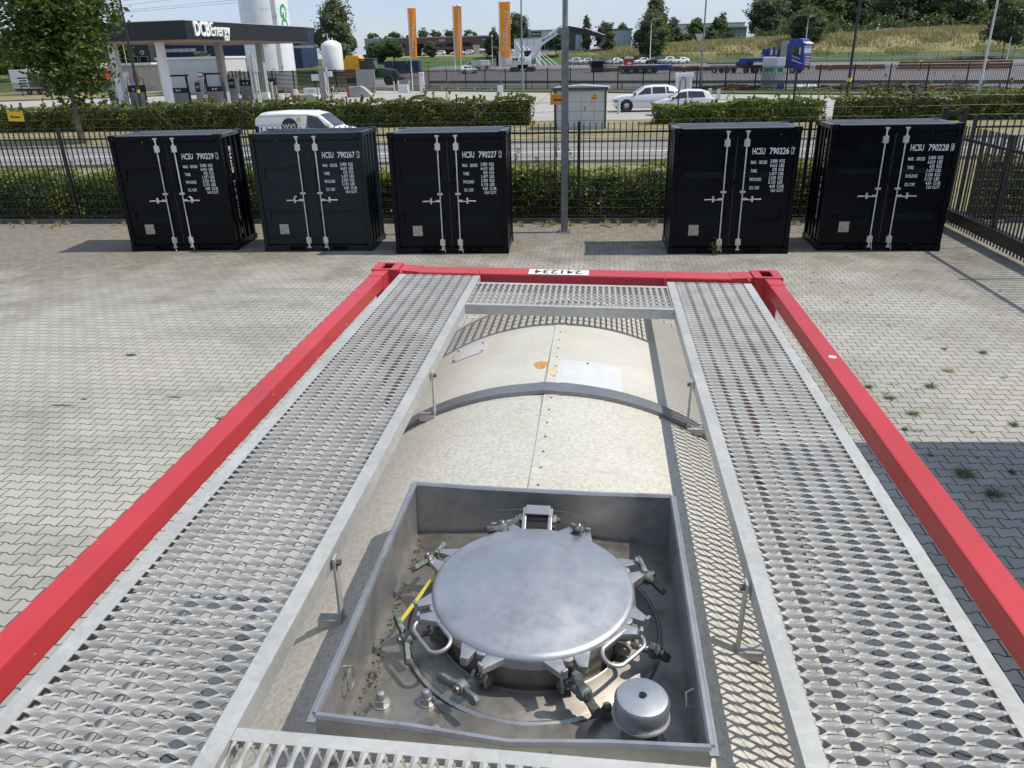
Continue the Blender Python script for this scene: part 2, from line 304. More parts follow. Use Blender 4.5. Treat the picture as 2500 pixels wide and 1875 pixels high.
# ------------------------------------------------------------------ geometry helpers
class MB:
    def __init__(s): s.v = []; s.f = []; s.mi = []; s.mats = []
    def mat(s, m):
        if m not in s.mats: s.mats.append(m)
        return s.mats.index(m)
    def add(s, vs, fs, m=None):
        o = len(s.v); s.v += [tuple(v) for v in vs]; k = s.mat(m) if m else 0
        for f in fs: s.f.append(tuple(i+o for i in f)); s.mi.append(k)
    def box(s, x0, x1, y0, y1, z0, z1, m=None, M=None):
        vs = [Vector((x, y, z)) for z in (z0, z1) for y in (y0, y1) for x in (x0, x1)]
        if M: vs = [M @ v for v in vs]
        s.add(vs, [(0, 2, 3, 1), (4, 5, 7, 6), (0, 1, 5, 4), (2, 6, 7, 3), (0, 4, 6, 2), (1, 3, 7, 5)], m); return s
    def cyl(s, p0, p1, r0, r1=None, n=10, m=None, caps=True):
        r1 = r0 if r1 is None else r1; p0 = Vector(p0); p1 = Vector(p1); d = (p1-p0).normalized()
        a = d.orthogonal().normalized(); b = d.cross(a)
        vs = [p+rr*(math.cos(t)*a+math.sin(t)*b) for p, rr in ((p0, r0), (p1, r1)) for t in [2*math.pi*i/n for i in range(n)]]
        fs = [(i, (i+1) % n, n+(i+1) % n, n+i) for i in range(n)]
        if caps: fs += [tuple(range(n))[::-1], tuple(range(n, 2*n))]
        s.add(vs, fs, m); return s
    def lathe(s, prof, c=(0, 0, 0), n=24, m=None, M=None, cap=True):
        vs = []
        for r, z in prof:
            for i in range(n):
                t = 2*math.pi*i/n; v = Vector((r*math.cos(t), r*math.sin(t), z))
                if M: v = M @ v
                vs.append(v+Vector(c))
        fs = []
        for k in range(len(prof)-1):
            for i in range(n): fs.append((k*n+i, k*n+(i+1) % n, (k+1)*n+(i+1) % n, (k+1)*n+i))
        if cap: fs += [tuple(range(n))[::-1], tuple(range((len(prof)-1)*n, len(prof)*n))]
        s.add(vs, fs, m); return s
    def prism(s, poly, a0, a1, axis='y', m=None, M=None):
        def P(u, w, t): return {'y': (u, t, w), 'x': (t, u, w), 'z': (u, w, t)}[axis]
        n = len(poly); vs = [Vector(P(u, w, t)) for t in (a0, a1) for u, w in poly]
        if M: vs = [M @ v for v in vs]
        s.add(vs, [(i, (i+1) % n, n+(i+1) % n, n+i) for i in range(n)]+[tuple(range(n))[::-1], tuple(range(n, 2*n))], m); return s
    def tube(s, pts, r, n=6, m=None, closed=False):
        pts = [Vector(p) for p in pts]; k = len(pts); vs = []
        for i, p in enumerate(pts):
            if closed: d = (pts[(i+1) % k]-pts[i-1]).normalized()
            else: d = (pts[min(i+1, k-1)]-pts[max(i-1, 0)]).normalized()
            up = Vector((0, 0, 1)) if abs(d.z) < .95 else Vector((1, 0, 0))
            a = d.cross(up).normalized(); b = d.cross(a); rr = r[i] if isinstance(r, (list, tuple)) else r
            vs += [p+rr*(math.cos(2*math.pi*j/n)*a+math.sin(2*math.pi*j/n)*b) for j in range(n)]
        fs = [(i*n+j, i*n+(j+1) % n, ((i+1) % k)*n+(j+1) % n, ((i+1) % k)*n+j) for i in range(k if closed else k-1) for j in range(n)]
        if not closed: fs += [tuple(range(n))[::-1], tuple(range((k-1)*n, k*n))]
        s.add(vs, fs, m); return s
    def grid(s, fn, us, vs_, m=None):
        nu, nv = len(us), len(vs_)
        s.add([fn(u, v) for v in vs_ for u in us], [(j*nu+i, j*nu+i+1, (j+1)*nu+i+1, (j+1)*nu+i) for j in range(nv-1) for i in range(nu-1)], m); return s
    def build(s, name, m=None, parent=None, smooth=False, bevel=0, loc=None, fix=True):
        me = bpy.data.meshes.new(name); me.from_pydata(s.v, [], s.f); 
        if not s.mats: s.mats = [m]
        for q in s.mats: me.materials.append(q)
        me.polygons.foreach_set('material_index', s.mi)
        if fix:
            bm = bmesh.new(); bm.from_mesh(me); bmesh.ops.recalc_face_normals(bm, faces=bm.faces)
            if bevel:
                eg = [e for e in bm.edges if e.is_manifold and e.calc_face_angle(0) > .6]
                bmesh.ops.bevel(bm, geom=eg, offset=bevel, segments=2, affect='EDGES', profile=.6)
            bm.to_mesh(me); bm.free()
        if smooth:
            me.polygons.foreach_set('use_smooth', [True]*len(me.polygons))
            try: me.set_sharp_from_angle(angle=R(38))
            except Exception: pass
        me.update(); o = bpy.data.objects.new(name, me); COL.objects.link(o)
        if parent: o.parent = parent
        if loc: o.location = loc
        return o
def tag(o, label=None, cat=None, group=None, kind=None):
    for k, v in (('label', label), ('category', cat), ('group', group), ('kind', kind)):
        if v: o[k] = v
    return o
def E(name, loc=(0, 0, 0), rz=0, label=None, cat=None, group=None):
    o = bpy.data.objects.new(name, None); COL.objects.link(o); o.location = loc; o.rotation_euler = (0, 0, rz)
    o.empty_display_size = .2
    return tag(o, label, cat, group)
def kids(o): return [c for c in bpy.data.objects if c.parent == o]
def copy_tree(o, parent=None):
    c = o.copy(); COL.objects.link(c)
    if parent: c.parent = parent
    for ch in kids(o): copy_tree(ch, c)
    return c
def fast_mesh(name, V, F, mats, parent=None, mi=None, loc=None):
    """V (n,3) array, F (k,4) or (k,3) array"""
    me = bpy.data.meshes.new(name); k, w_ = F.shape
    me.vertices.add(len(V)); me.vertices.foreach_set('co', np.ascontiguousarray(V, dtype=np.float32).ravel())
    me.loops.add(k*w_); me.loops.foreach_set('vertex_index', np.ascontiguousarray(F, dtype=np.int32).ravel())
    me.polygons.add(k); me.polygons.foreach_set('loop_start', np.arange(0, k*w_, w_, dtype=np.int32))
    try: me.polygons.foreach_set('loop_total', np.full(k, w_, dtype=np.int32))
    except Exception: pass
    for q in mats: me.materials.append(q)
    if mi is not None: me.polygons.foreach_set('material_index', mi)
    me.update(calc_edges=True); me.validate()
    o = bpy.data.objects.new(name, me); COL.objects.link(o)
    if parent: o.parent = parent
    if loc: o.location = loc
    return o
def leaf_geo(P, size, asp=.55, up=.35, jit=.35):
    """diamond leaf faces at points P"""
    n = len(P); a = rng.normal(size=(n, 3)); a[:, 2] *= .6; a /= np.linalg.norm(a, axis=1)[:, None]
    nn = rng.normal(size=(n, 3)); nn[:, 2] += up*2; b = np.cross(nn, a); b /= np.linalg.norm(b, axis=1)[:, None]+1e-9
    s = size*(1+jit*rng.normal(size=n)).clip(.4, 1.8)[:, None]
    V = np.stack([P-a*s*.5, P+b*s*asp*.5, P+a*s*.5, P-b*s*asp*.5], 1).reshape(-1, 3)
    return V, np.arange(4*n).reshape(n, 4)
def text(s, h, mat, parent, name, M, sx=1., off=0, ext=.0015, align='LEFT'):
    cu = bpy.data.curves.new('t', 'FONT'); cu.body = s; cu.size = h/.72; cu.extrude = ext; cu.offset = off*h; cu.align_x = align
    cu.resolution_u = 3
    o = bpy.data.objects.new('t', cu); COL.objects.link(o)
    dg = bpy.context.evaluated_depsgraph_get(); me = bpy.data.meshes.new_from_object(o.evaluated_get(dg))
    bpy.data.objects.remove(o); bpy.data.curves.remove(cu)
    me.transform(Matrix.Diagonal((sx, 1, 1, 1))); me.transform(M); me.materials.clear(); me.materials.append(mat)
    if name is None: return me
    o = bpy.data.objects.new(name, me); COL.objects.link(o)
    if parent: o.parent = parent
    return o
def texts(items, mat, parent, name, **k):
    """several lines as one lettering mesh; item = (string, height, Matrix, sx)"""
    bm = bmesh.new()
    for s, h, M, sx in items:
        me = text(s, h, mat, None, None, M, sx, **k); bm.from_mesh(me); bpy.data.meshes.remove(me)
    me = bpy.data.meshes.new(name); bm.to_mesh(me); bm.free(); me.materials.append(mat)
    o = bpy.data.objects.new(name, me); COL.objects.link(o)
    if parent: o.parent = parent
    return o
def fit(s, h, w_, M):
    me = text(s, h, M_WTXT, None, None, Matrix.Identity(4)); xs = [v.co.x for v in me.vertices]; bpy.data.meshes.remove(me)
    return (s, h, M, w_/(max(xs)-min(xs)))
def T(x, y, z): return Matrix.Translation((x, y, z))
RX90 = Matrix.Rotation(R(90), 4, 'X')            # lettering on a wall facing -Y
def Rz(a): return Matrix.Rotation(a, 4, 'Z')
def Ry(a): return Matrix.Rotation(a, 4, 'Y')
def Rx(a): return Matrix.Rotation(a, 4, 'X')
def lerp(a, b, t): return a+(b-a)*t
def interp(xs, ys, x): return float(np.interp(x, xs, ys))
CX = [-140, -92, -55, -31, -15.8, -1.9, 10.7, 26.4, 36.3, 47.3, 64.6, 80.4, 95.9, 106, 160, 300]
CZ = [3.6, 3.7, 3.75, 3.8, 3.85, 4.2, 4.5, 5.2, 5.6, 5.8, 6.2, 7.0, 7.3, 6.9, 6.5, 6]
def G(x, y):
    """height of the terrain"""
    low = max(0., min(1.7, .95-.012*x))*min(1, max(0, (y-150)/50.))
    if y <= 207: return low
    t = min(1, (y-207)/25.); t = t*t*(3-2*t)
    return lerp(low, interp(CX, CZ, x), t)
# ------------------------------------------------------------------ tank container
FR = .0163
tank = E('tank_container', (-.0424, 0, 0), 0, 'red framed tank container with cream fibreglass cladding and galvanised walkways on the yard paving', 'tank container')
tank.rotation_euler = (0, FR, 0)
ZT, XO, LEN = 2.591, 1.219, 6.058
def casting(x0, y0, z0, holes=True):
    """corner casting .162 x .178 x .118 with slots; x0,y0 = min corner"""
    b = MB(); X, Y, Z = .162, .178, .118; t = .014
    top = z0+Z
    # top plate with a slot
    sx0, sx1, sy0, sy1 = .049, .113, .028, .150
    for zz, th in ((top-t, t), (z0, t)):
        b.box(x0, x0+sx0, y0, y0+Y, zz, zz+th); b.box(x0+sx1, x0+X, y0, y0+Y, zz, zz+th)
        b.box(x0+sx0, x0+sx1, y0, y0+sy0, zz, zz+th); b.box(x0+sx0, x0+sx1, y0+sy1, y0+Y, zz, zz+th)
    b.box(x0, x0+t, y0, y0+Y, z0+t, top-t); b.box(x0+X-t, x0+X, y0, y0+Y, z0+t, top-t)
    b.box(x0+t, x0+X-t, y0, y0+t, z0+t, top-t); b.box(x0+t, x0+X-t, y0+Y-t, y0+Y, z0+t, top-t)
    b.box(x0+t, x0+X-t, y0+t, y0+Y-t, z0+t+.004, z0+t+.012, M_RUST)
    b.mi = [1 if m_ == b.mats.index(M_RUST) and i >= len(b.mi)-6 else 0 for i, m_ in enumerate(b.mi)]
    b.mats = [M_RED, M_RUST]
    return b
for sx in (-1, 1):
    for y0 in (-.178, -LEN):
        x0 = -XO if sx < 0 else XO-.162
        for z0 in (ZT-.118, 0.):
            casting(x0, y0, z0).build('corner_casting', M_RED, tank)
        casting_x = x0
        b = MB(); px0 = -XO+.012 if sx < 0 else XO-.162
        b.box(px0, px0+.15, y0+.014, y0+.164, .118, ZT-.118); b.build('corner_post', M_RED, tank, bevel=.008)
    xo = 1.202
    a, c = (-xo, -xo+.083) if sx < 0 else (xo-.083, xo)
    b = MB(); b.box(a, c, -LEN+.17, -.172, 2.582-.076, 2.582)
    b.build('top_rail', M_RED, tank, bevel=.006)
    b = MB(); b.box(a-.003, c+.003, -.30, -.176, 2.49, 2.5855); b.build('rail_sleeve', M_RED, tank, bevel=.004)
    b = MB(); b.box(a, c, -LEN+.178, -.178, .03, .15); b.build('bottom_rail', M_RED, tank, bevel=.006)
for y0 in (-.172, -LEN+.02):
    b = MB(); b.box(-XO+.162, XO-.162, y0, y0+.148, 2.465, 2.578); b.build('end_beam', M_RED, tank, bevel=.008)
    b = MB(); b.box(-XO+.162, XO-.162, y0, y0+.105, .03, .15); b.build('end_beam', M_RED, tank, bevel=.008)
    for s in (-1, 1):
        b = MB(); b.prism([(s*1.06, .16), (s*1.06, .34), (s*.2, 1.0), (s*.2, .85)], y0+.02, y0+.08, 'y'); b.build('end_brace', M_RED, tank)
for x in (-.56, .545, -1.03, 1.02):      # small lugs that carry the walkway ends
    b = MB(); b.prism([(-.172, 2.50), (-.172, 2.597), (-.215, 2.582), (-.23, 2.50)], x-.006, x+.006, 'x'); b.build('walkway_lug', M_RED, tank)
b = MB(); b.lathe([(.001, 2.5822), (.017, 2.5822), (.017, 2.5835), (.001, 2.5838)], (1.165, -1.41, 0), 14); b.build('white_sticker', M_WHITE, tank)
# welded drip at the casting edges
b = MB()
for (xa, xb, yy) in ((-1.05, -.93, -.10), (.93, 1.05, -.10)):
    b.prism([(xa, 2.577), (xb, 2.577), (xb, 2.58), (xa, 2.586)] if xa < 0 else [(xa, 2.577), (xb, 2.577), (xb, 2.586), (xa, 2.58)], -.171, -.026, 'y')
b.build('weld_plate', M_RED, tank)
b = MB(); b.box(-.262, .100, -.168, -.056, 2.5785, 2.5810); pl = b.build('number_plate', M_WHITE, tank)
texts([fit('241234', .078, .285, T(.06, -.073, 2.5814) @ Rz(math.pi))], M_BTXT, pl, 'number_lettering', off=.02, ext=.0004)

# --- cladding
CR, CZc, CXc = 1.172, 1.325, -.005
def zc(x, r=CR): return CZc+math.sqrt(max(0, r*r-(x-CXc)**2))
b = MB(); n = 120
prof = [(CR-.02, 0), (CR, .012), (CR, 5.30), (CR-.02, 5.312)]
vs = []
ys = [-.36, -.372]+list(np.linspace(-.6, -5.5, 22))+[-5.69, -5.70]
rs = [CR-.018]+[CR]*(len(ys)-2)+[CR-.018]
for y, r in zip(ys, rs): vs += [(CXc+r*math.cos(2*math.pi*i/n+.0), y, CZc+r*math.sin(2*math.pi*i/n)) for i in range(n)]
# opening for the manlid box is cut by leaving faces out
fs = []
for k in range(len(ys)-1):
    for i in range(n):
        a_ = 2*math.pi*(i+.5)/n; xm = CXc+CR*math.cos(a_); ym = (ys[k]+ys[k+1])/2
        fs.append((k*n+i, k*n+(i+1) % n, (k+1)*n+(i+1) % n, (k+1)*n+i))
BX0, BX1, BY0, BY1 = -.400, .383, -3.505, -2.600
keep = []
b.add(vs, fs, M_FIB)
body = b.build('tank_cladding', M_FIB, tank, smooth=True, fix=True)
bm = bmesh.new(); bm.from_mesh(body.data)
for co, no in (((0, BY1+.001, 0), (0, 1, 0)), ((0, BY0-.001, 0), (0, 1, 0)), ((BX0-.001, 0, 0), (1, 0, 0)), ((BX1+.001, 0, 0), (1, 0, 0))):
    bmesh.ops.bisect_plane(bm, geom=bm.verts[:]+bm.edges[:]+bm.faces[:], plane_co=co, plane_no=no)
dl = [f for f in bm.faces if (c_ := f.calc_center_median()).z > 2 and BX0-.001 < c_.x < BX1+.001 and BY0-.001 < c_.y < BY1+.001]
bmesh.ops.delete(bm, geom=dl, context='FACES'); bm.to_mesh(body.data); bm.free()
# dished ends
for y0, s in ((-.372, 1), (-5.69, -1)):
    b = MB(); pr = [(CR-.015, 0), (CR-.06, .05), (.9, .11), (.6, .16), (.3, .185), (.001, .19)]
    b.lathe(pr, (CXc, y0, CZc), 64, None, Matrix.Rotation(R(-90*s), 4, 'X'), cap=False); b.build('end_dome', M_GREY, tank, smooth=True)
# lap seam with rivets
b = MB(); sx_ = -.060
b.grid(lambda u, v: (u, v, zc(u)+.0028*(1 if u > sx_+.0005 else 0)+.0002), [sx_-.0001, sx_+.001, sx_+.03, sx_+.06, sx_+.0602], list(np.linspace(-2.597, -.375, 30)))
b.grid(lambda u, v: (u, v, zc(u)+.0028*(1 if u > sx_+.0005 else 0)+.0002), [sx_-.0001, sx_+.001, sx_+.03, sx_+.06, sx_+.0602], list(np.linspace(-5.6, -3.51, 20)))
seam = b.build('seam_strip', M_FIB, tank)
b = MB(); b.tube([(sx_-.0015+.003*math.sin(y*5), y, zc(sx_)+.0008) for y in np.linspace(-2.597, -.375, 40)], .0020, 5, M_GREY); b.build('seam_sealant', M_GREY, seam)
b = MB()
for y in list(np.arange(-.50, -2.55, -.115))+list(np.arange(-3.6, -5.5, -.115)):
    b.lathe([(.0052, 0), (.0045, .0022), (.002, .0034)], (sx_+.032, y, zc(sx_+.03)+.0028), 8, M_RUST)
b.build('rivets', M_RUST, seam, smooth=True)
# ring bands
for yb in (-1.685, -4.35):
    b = MB(); rr = CR+.008; A0, A1 = R(5), R(175)
    def fn(u, v):
        a = lerp(A0, A1, u); k = 1 if v in (1, 2) else 0
        r = rr+.010 if k else CR+.001
        sag = .006*math.exp(-((a-R(92.5))/.03)**2)
        return (CXc+(r+sag)*math.cos(a), yb-.045+(.085 if v >= 2 else 0)+(0.0), CZc+(r+sag)*math.sin(a))
    b.grid(fn, list(np.linspace(0, 1, 90)), [0, 1, 2, 3]); b.build('clamping_band', M_BAND, tank, smooth=True)
# plates and stains on the cladding
def patch(poly, h, name, mt, parent=tank):
    b = MB(); xs = [p[0] for p in poly]
    bm = bmesh.new(); vs = [bm.verts.new((x, y, 0)) for x, y in poly]; f = bm.faces.new(vs)
    for xcut in np.arange(min(xs)+.02, max(xs), .03):
        bmesh.ops.bisect_plane(bm, geom=bm.verts[:]+bm.edges[:]+bm.faces[:], plane_co=(xcut, 0, 0), plane_no=(1, 0, 0))
    for v in bm.verts: v.co.z = zc(v.co.x)+h
    bmesh.ops.recalc_face_normals(bm, faces=bm.faces)
    if h > .001:
        r = bmesh.ops.extrude_face_region(bm, geom=bm.faces[:]); 
        for e in r['geom']:
            if isinstance(e, bmesh.types.BMVert): e.co.z -= h*.9
    me = bpy.data.meshes.new(name); bm.to_mesh(me); bm.free(); me.materials.append(mt)
    o = bpy.data.objects.new(name, me); COL.objects.link(o); o.parent = parent; return o
M_DEC = pm('scuffed_white_plate', (.57, .57, .565), .35, 0, .06, 14)
M_ORST = pm('orange_rust_stain', (.50, .25, .07), .8, 0, .3, 40)
M_ORS2 = pm('pale_rust_stain', (.55, .46, .30), .8, 0, .2, 40)
p1 = patch([(-.572, -1.050), (-.578, -.945), (-.560, -.885), (-.418, -.925), (-.403, -.955), (-.399, -1.080), (-.412, -1.092), (-.545, -1.082)], .005, 'blank_plate', M_DEC)
b = MB()
for x, y in ((-.560, -1.055), (-.560, -.92), (-.425, -.95), (-.412, -1.075)): b.lathe([(.007, 0), (.006, .003), (.003, .004)], (x, y, zc(x)+.005), 8, M_RUST)
b.build('plate_screws', M_RUST, p1)
p2 = patch([(-.012, -1.345), (.270, -1.335), (.266, -1.612), (.258, -1.618), (-.014, -1.600)], .003, 'white_sheet', M_DEC)
b = MB(); b.lathe([(.007, 0), (.005, .003)], (.115, -1.36, zc(.115)+.003), 8, M_RUST)
b.build('sheet_screw', M_RUST, p2)
random.seed(3)
patch([(-.092+.034*math.cos(t)*(1+.3*random.uniform(-1, 1)), -1.39+.040*math.sin(t)*(1+.35*random.uniform(-1, 1))) for t in np.linspace(0, 2*math.pi, 22)[:-1]], .0006, 'rust_stain', M_ORST)
patch([(-.036+.020*math.cos(t)*(1+.3*random.uniform(-1, 1)), -1.475+.05*math.sin(t)*(1+.25*random.uniform(-1, 1))) for t in np.linspace(0, 2*math.pi, 18)[:-1]], .0036, 'rust_stain', M_ORS2)

# --- walkways: raised diamond grating in folded flanges
M_GRATE = pm('grating_zinc', (.36, .355, .34), .6, .1, .16, 6)
def strands(b, x0, x1, y0, y1, z, px, p, swap=False, hz=.004, mt=None):
    """rows of wide pressed bars with a thin wavy strand woven between each pair, serrated edges"""
    nrow = int(round((y1-y0)/p)); nper = int(round((x1-x0)/px)); px = (x1-x0)/nper; p = (y1-y0)/nrow; ns = nper*8; g_ = p*(.60 if swap else .71)
    P_ = lambda x, y, zz: (y, x, zz) if swap else (x, y, zz)
    def rib(fn):
        vs = []
        for i in range(ns+1):
            u = i/ns; vs += [P_(x0+(x1-x0)*u, y, zz) for y, zz in fn(-math.cos(2*math.pi*nper*u))]
        k = len(vs)//(ns+1); b.add(vs, [(i*k+j, i*k+(j+1) % k, (i+1)*k+(j+1) % k, (i+1)*k+j) for i in range(ns) for j in range(k)], mt)
    for r in range(nrow+1):
        yb = y0+r*p
        def wide(c):
            ya = yb-(p-g_)/2-.0022*max(0, c)*1.2 if r > 0 else yb; yc = yb+(p-g_)/2+.0022*max(0, -c)*1.2 if r < nrow else yb
            k_ = (1-c)/2; za, zc_ = (z-.0060+.0060*k_, z+.0010-.0020*k_) if swap else (z-.0145+.0150*k_, z+.0030-.0055*k_)
            return [(ya, za), ((ya+yc)/2, (za+zc_)/2+.0022), (yc, zc_), (yc, zc_-.002), (ya, za-.0028)]
        rib(wide)
        if r < nrow:
            def thin(c):
                yc = yb+p/2+(g_/2-.0012)*c; zz = z-.0095-.0025*c; h = .0019+.0026*abs(c)**4
                return [(yc-h, zz-.0008), (yc+h, zz+.0010), (yc+h, zz-.0010), (yc-h, zz-.0034)]
            rib(thin)
WZ = 2.598
def walkway(xa, xb, ya, yb):
    """xa<xb, ya>yb"""
    b = MB(); rim = .042
    w = b
    for x0, x1, so in ((xa, xa+rim, xa), (xb-rim, xb, xb)):
        w.box(x0, x1, yb, ya, WZ-.003, WZ)
        s0 = so if so == xa else so-.003
        w.box(s0, s0+.003, yb, ya, WZ-.050, WZ-.003)
        l0 = so if so == xa else so-.018
        w.box(l0, l0+.018, yb, ya, WZ-.053, WZ-.050)
    o = w.build('walkway', M_GALV, tank, bevel=0)
    g_ = MB(); strands(g_, xa+rim, xb-rim, yb+.004, ya-.004, WZ, .060, .0322)
    g_.build('grating', M_GRATE, o, smooth=False, fix=False)
    return o
wl = walkway(-1.016, -.532, -.292, -5.9)
wr = walkway(.543, 1.010, -.335, -5.9)
def crosswalk(y0, y1, dx=0):
    b = MB(); rim = .030
    for ya, yb, so in ((y1-rim, y1, y1), (y0, y0+rim, y0)):
        b.box(-.531+dx, .542+dx, ya, yb, WZ-.006, WZ-.003)
        s0 = so-.003 if so == y1 else so
        b.box(-.531+dx, .542+dx, s0, s0+.003, WZ-.055, WZ-.006)
    o = b.build('cross_walkway', M_GALV, tank)
    g_ = MB(); strands(g_, y0+rim, y1-rim, -.527+dx, .538+dx, WZ-.004, .058, .0322, True)
    g_.build('grating', M_GRATE, o, fix=False); return o
crosswalk(-.842, -.418); crosswalk(-4.03, -3.575)
# support brackets
for sx, x in ((-1, -.529), (1, .540)):
    for y in (-1.735, -3.01, -4.3):
        o = MB(); xt = x+.004*sx*-1
        o.box(min(xt, xt-sx*.006), max(xt, xt-sx*.006), y-.014, y+.014, zc(x)+.012, WZ-.012)
        o.box(min(xt-sx*.005, xt+sx*.06), max(xt-sx*.005, xt+sx*.06), y-.018, y+.018, zc(x+sx*.04)+.010, zc(x+sx*.0)+.014)
        br = o.build('support_bracket', M_GALV, tank)
        o = MB(); o.cyl((xt-sx*.018, y, WZ-.030), (xt-sx*.004, y, WZ-.030), .0085, None, 6, M_RUST)
        o.cyl((xt+sx*.035, y, zc(x+sx*.035)+.012), (xt+sx*.035, y, zc(x+sx*.035)+.030), .010, None, 6, M_RUST); o.build('bolts', M_RUST, br)

# --- spill box round the manlid
BT = 2.568
def wallstrip(P, Q, zb, zt, th, dip=0, name='spill_box_wall', lip=.016):
    P, Q = Vector(P), Vector(Q); d = (Q-P).normalized(); nn = Vector((-d.y, d.x, 0))*th
    b = MB(); ts = [0, .25, .46, .5, .54, .75, 1]; vs = []
    for t in ts:
        c_ = P.lerp(Q, t); k = max(0, 1-abs(t-.5)*2)*dip; k2 = dip*.8*max(0, 1-abs(t-.5)*3.5)
        inw = nn.normalized()*k2
        for q, z in ((c_+inw, zb(c_)), (c_+inw, zt-k), (c_+nn+inw, zt-k), (c_+nn+inw, zb(c_))): vs.append((q.x, q.y, z))
    fs = []
    for i in range(len(ts)-1):
        for j in range(4): fs.append((i*4+j, i*4+(j+1) % 4, (i+1)*4+(j+1) % 4, (i+1)*4+j))
    fs += [(0, 1, 2, 3), tuple(len(vs)-4+i for i in (3, 2, 1, 0))]
    b.add(vs, fs)
    if lip:     # rolled top edge
        b.tube([(P.lerp(Q, t)+nn*.5+nn.normalized()*dip*.8*max(0, 1-abs(t-.5)*3.5)).to_tuple()[:2]+(zt-max(0, 1-abs(t-.5)*2)*dip,) for t in ts], lip/2, 6)
    return b.build(name, M_SS, tank, smooth=True)
low = lambda c_: 2.385
wallstrip((BX0, BY1, 0), (BX1, BY1, 0), low, BT, .005, .010)
wallstrip((BX1, BY1, 0), (BX1, BY0, 0), low, BT, .005)
wallstrip((BX1, BY0, 0), (BX0, BY0, 0), low, BT, .005, .016)
wallstrip((BX0, BY0, 0), (BX0, BY1, 0), low, BT, .005)
b = MB(); b.box(BX0-.014, BX0+.004, BY0-.02, BY1+.004, BT-.006, BT+.001); b.box(BX1-.004, BX1+.014, BY0-.02, BY1+.004, BT-.006, BT+.001)
b.box(BX0-.014, BX1+.014, BY1-.003, BY1+.012, BT-.012, BT-.006); b.build('spill_box_flange', M_SS, tank)
b = MB(); b.grid(lambda u, v: (u, v, 2.413-.030*abs(u)**1.6*3+.0015*math.sin(u*40+v*23)), list(np.linspace(BX0, BX1, 30)), list(np.linspace(BY0, BY1, 24)))
floor = b.build('spill_box_floor', M_SSD, tank, smooth=True)
random.seed(5); b = MB()           # grit and moss collected along the left wall
for i in range(300):
    y = random.uniform(BY0+.03, BY1-.02); x = BX0+.012+abs(random.gauss(0, .016))
    s = random.uniform(.0015, .004); z = 2.392+s*.3
    a = random.uniform(0, 3); M = T(x, y, z) @ Rz(a) @ Rx(a)
    b.box(-s, s, -s*.7, s*.7, -s*.5, s*.5, M_CORE if i % 3 else M_RUST, M)
g1 = b.build('moss_and_grit', M_RUST, tank); g1['kind'] = 'stuff'
LC = Vector((0, -3.010, 0)); LZ = 2.548
b = MB(); b.lathe([(.330, 2.392), (.330, 2.408), (.322, 2.414), (.250, 2.418), (.246, 2.42)], LC, 72, None, cap=False); b.build('reinforcing_ring', M_SSD, tank, smooth=True)
b = MB(); b.lathe([(.334, 2.405), (.338, 2.411), (.331, 2.4165), (.327, 2.413)], LC, 72, None, cap=False); b.build('ring_weld', M_SS, tank, smooth=True)
b = MB(); b.lathe([(.236, 2.41), (.236, 2.500), (.228, 2.505), (.20, 2.505)], LC, 64, None, cap=False); neck = b.build('manhole_neck', M_SSD, tank, smooth=True)
# the lid
prof = [(.250, 2.497), (.2605, 2.499), (.262, 2.520)]
for t in np.linspace(0, 1, 7)[1:]: prof.append((.262-.018*(1-math.cos(t*math.pi/2)), 2.520+.018*math.sin(t*math.pi/2)))
prof += [(.230, 2.5405), (.222, 2.542), (.206, 2.546)]
for r in np.linspace(.19, .004, 14): prof.append((r, 2.546+.024*(1-(r/.206)**2)))
b = MB(); b.lathe(prof, LC, 96, None); lid = b.build('manlid', M_LID, tank, smooth=True)
AN = [-157.5, -112.5, -67.5, -22.5, 22.5, 67.5, 112.5, 157.5]
for an in AN:
    a = R(an); M = T(*LC) @ Rz(a)
    b = MB()
    for s in (-1, 1):      # forked lug: two cheeks and a web behind the slot
        b.prism([(.248, s*.013), (.302, s*.015), (.306, s*.030), (.248, s*.062)], 2.508, 2.526, 'z', None, M)
        b.prism([(.297, s*.014), (.305, s*.015), (.309, s*.030), (.300, s*.032)], 2.526, 2.536, 'z', None, M)
    b.prism([(.248, -.015), (.268, -.012), (.272, 0), (.268, .012), (.248, .015)], 2.508, 2.526, 'z', None, M)
    b.build('lug', M_SS, lid, bevel=.003, smooth=True)
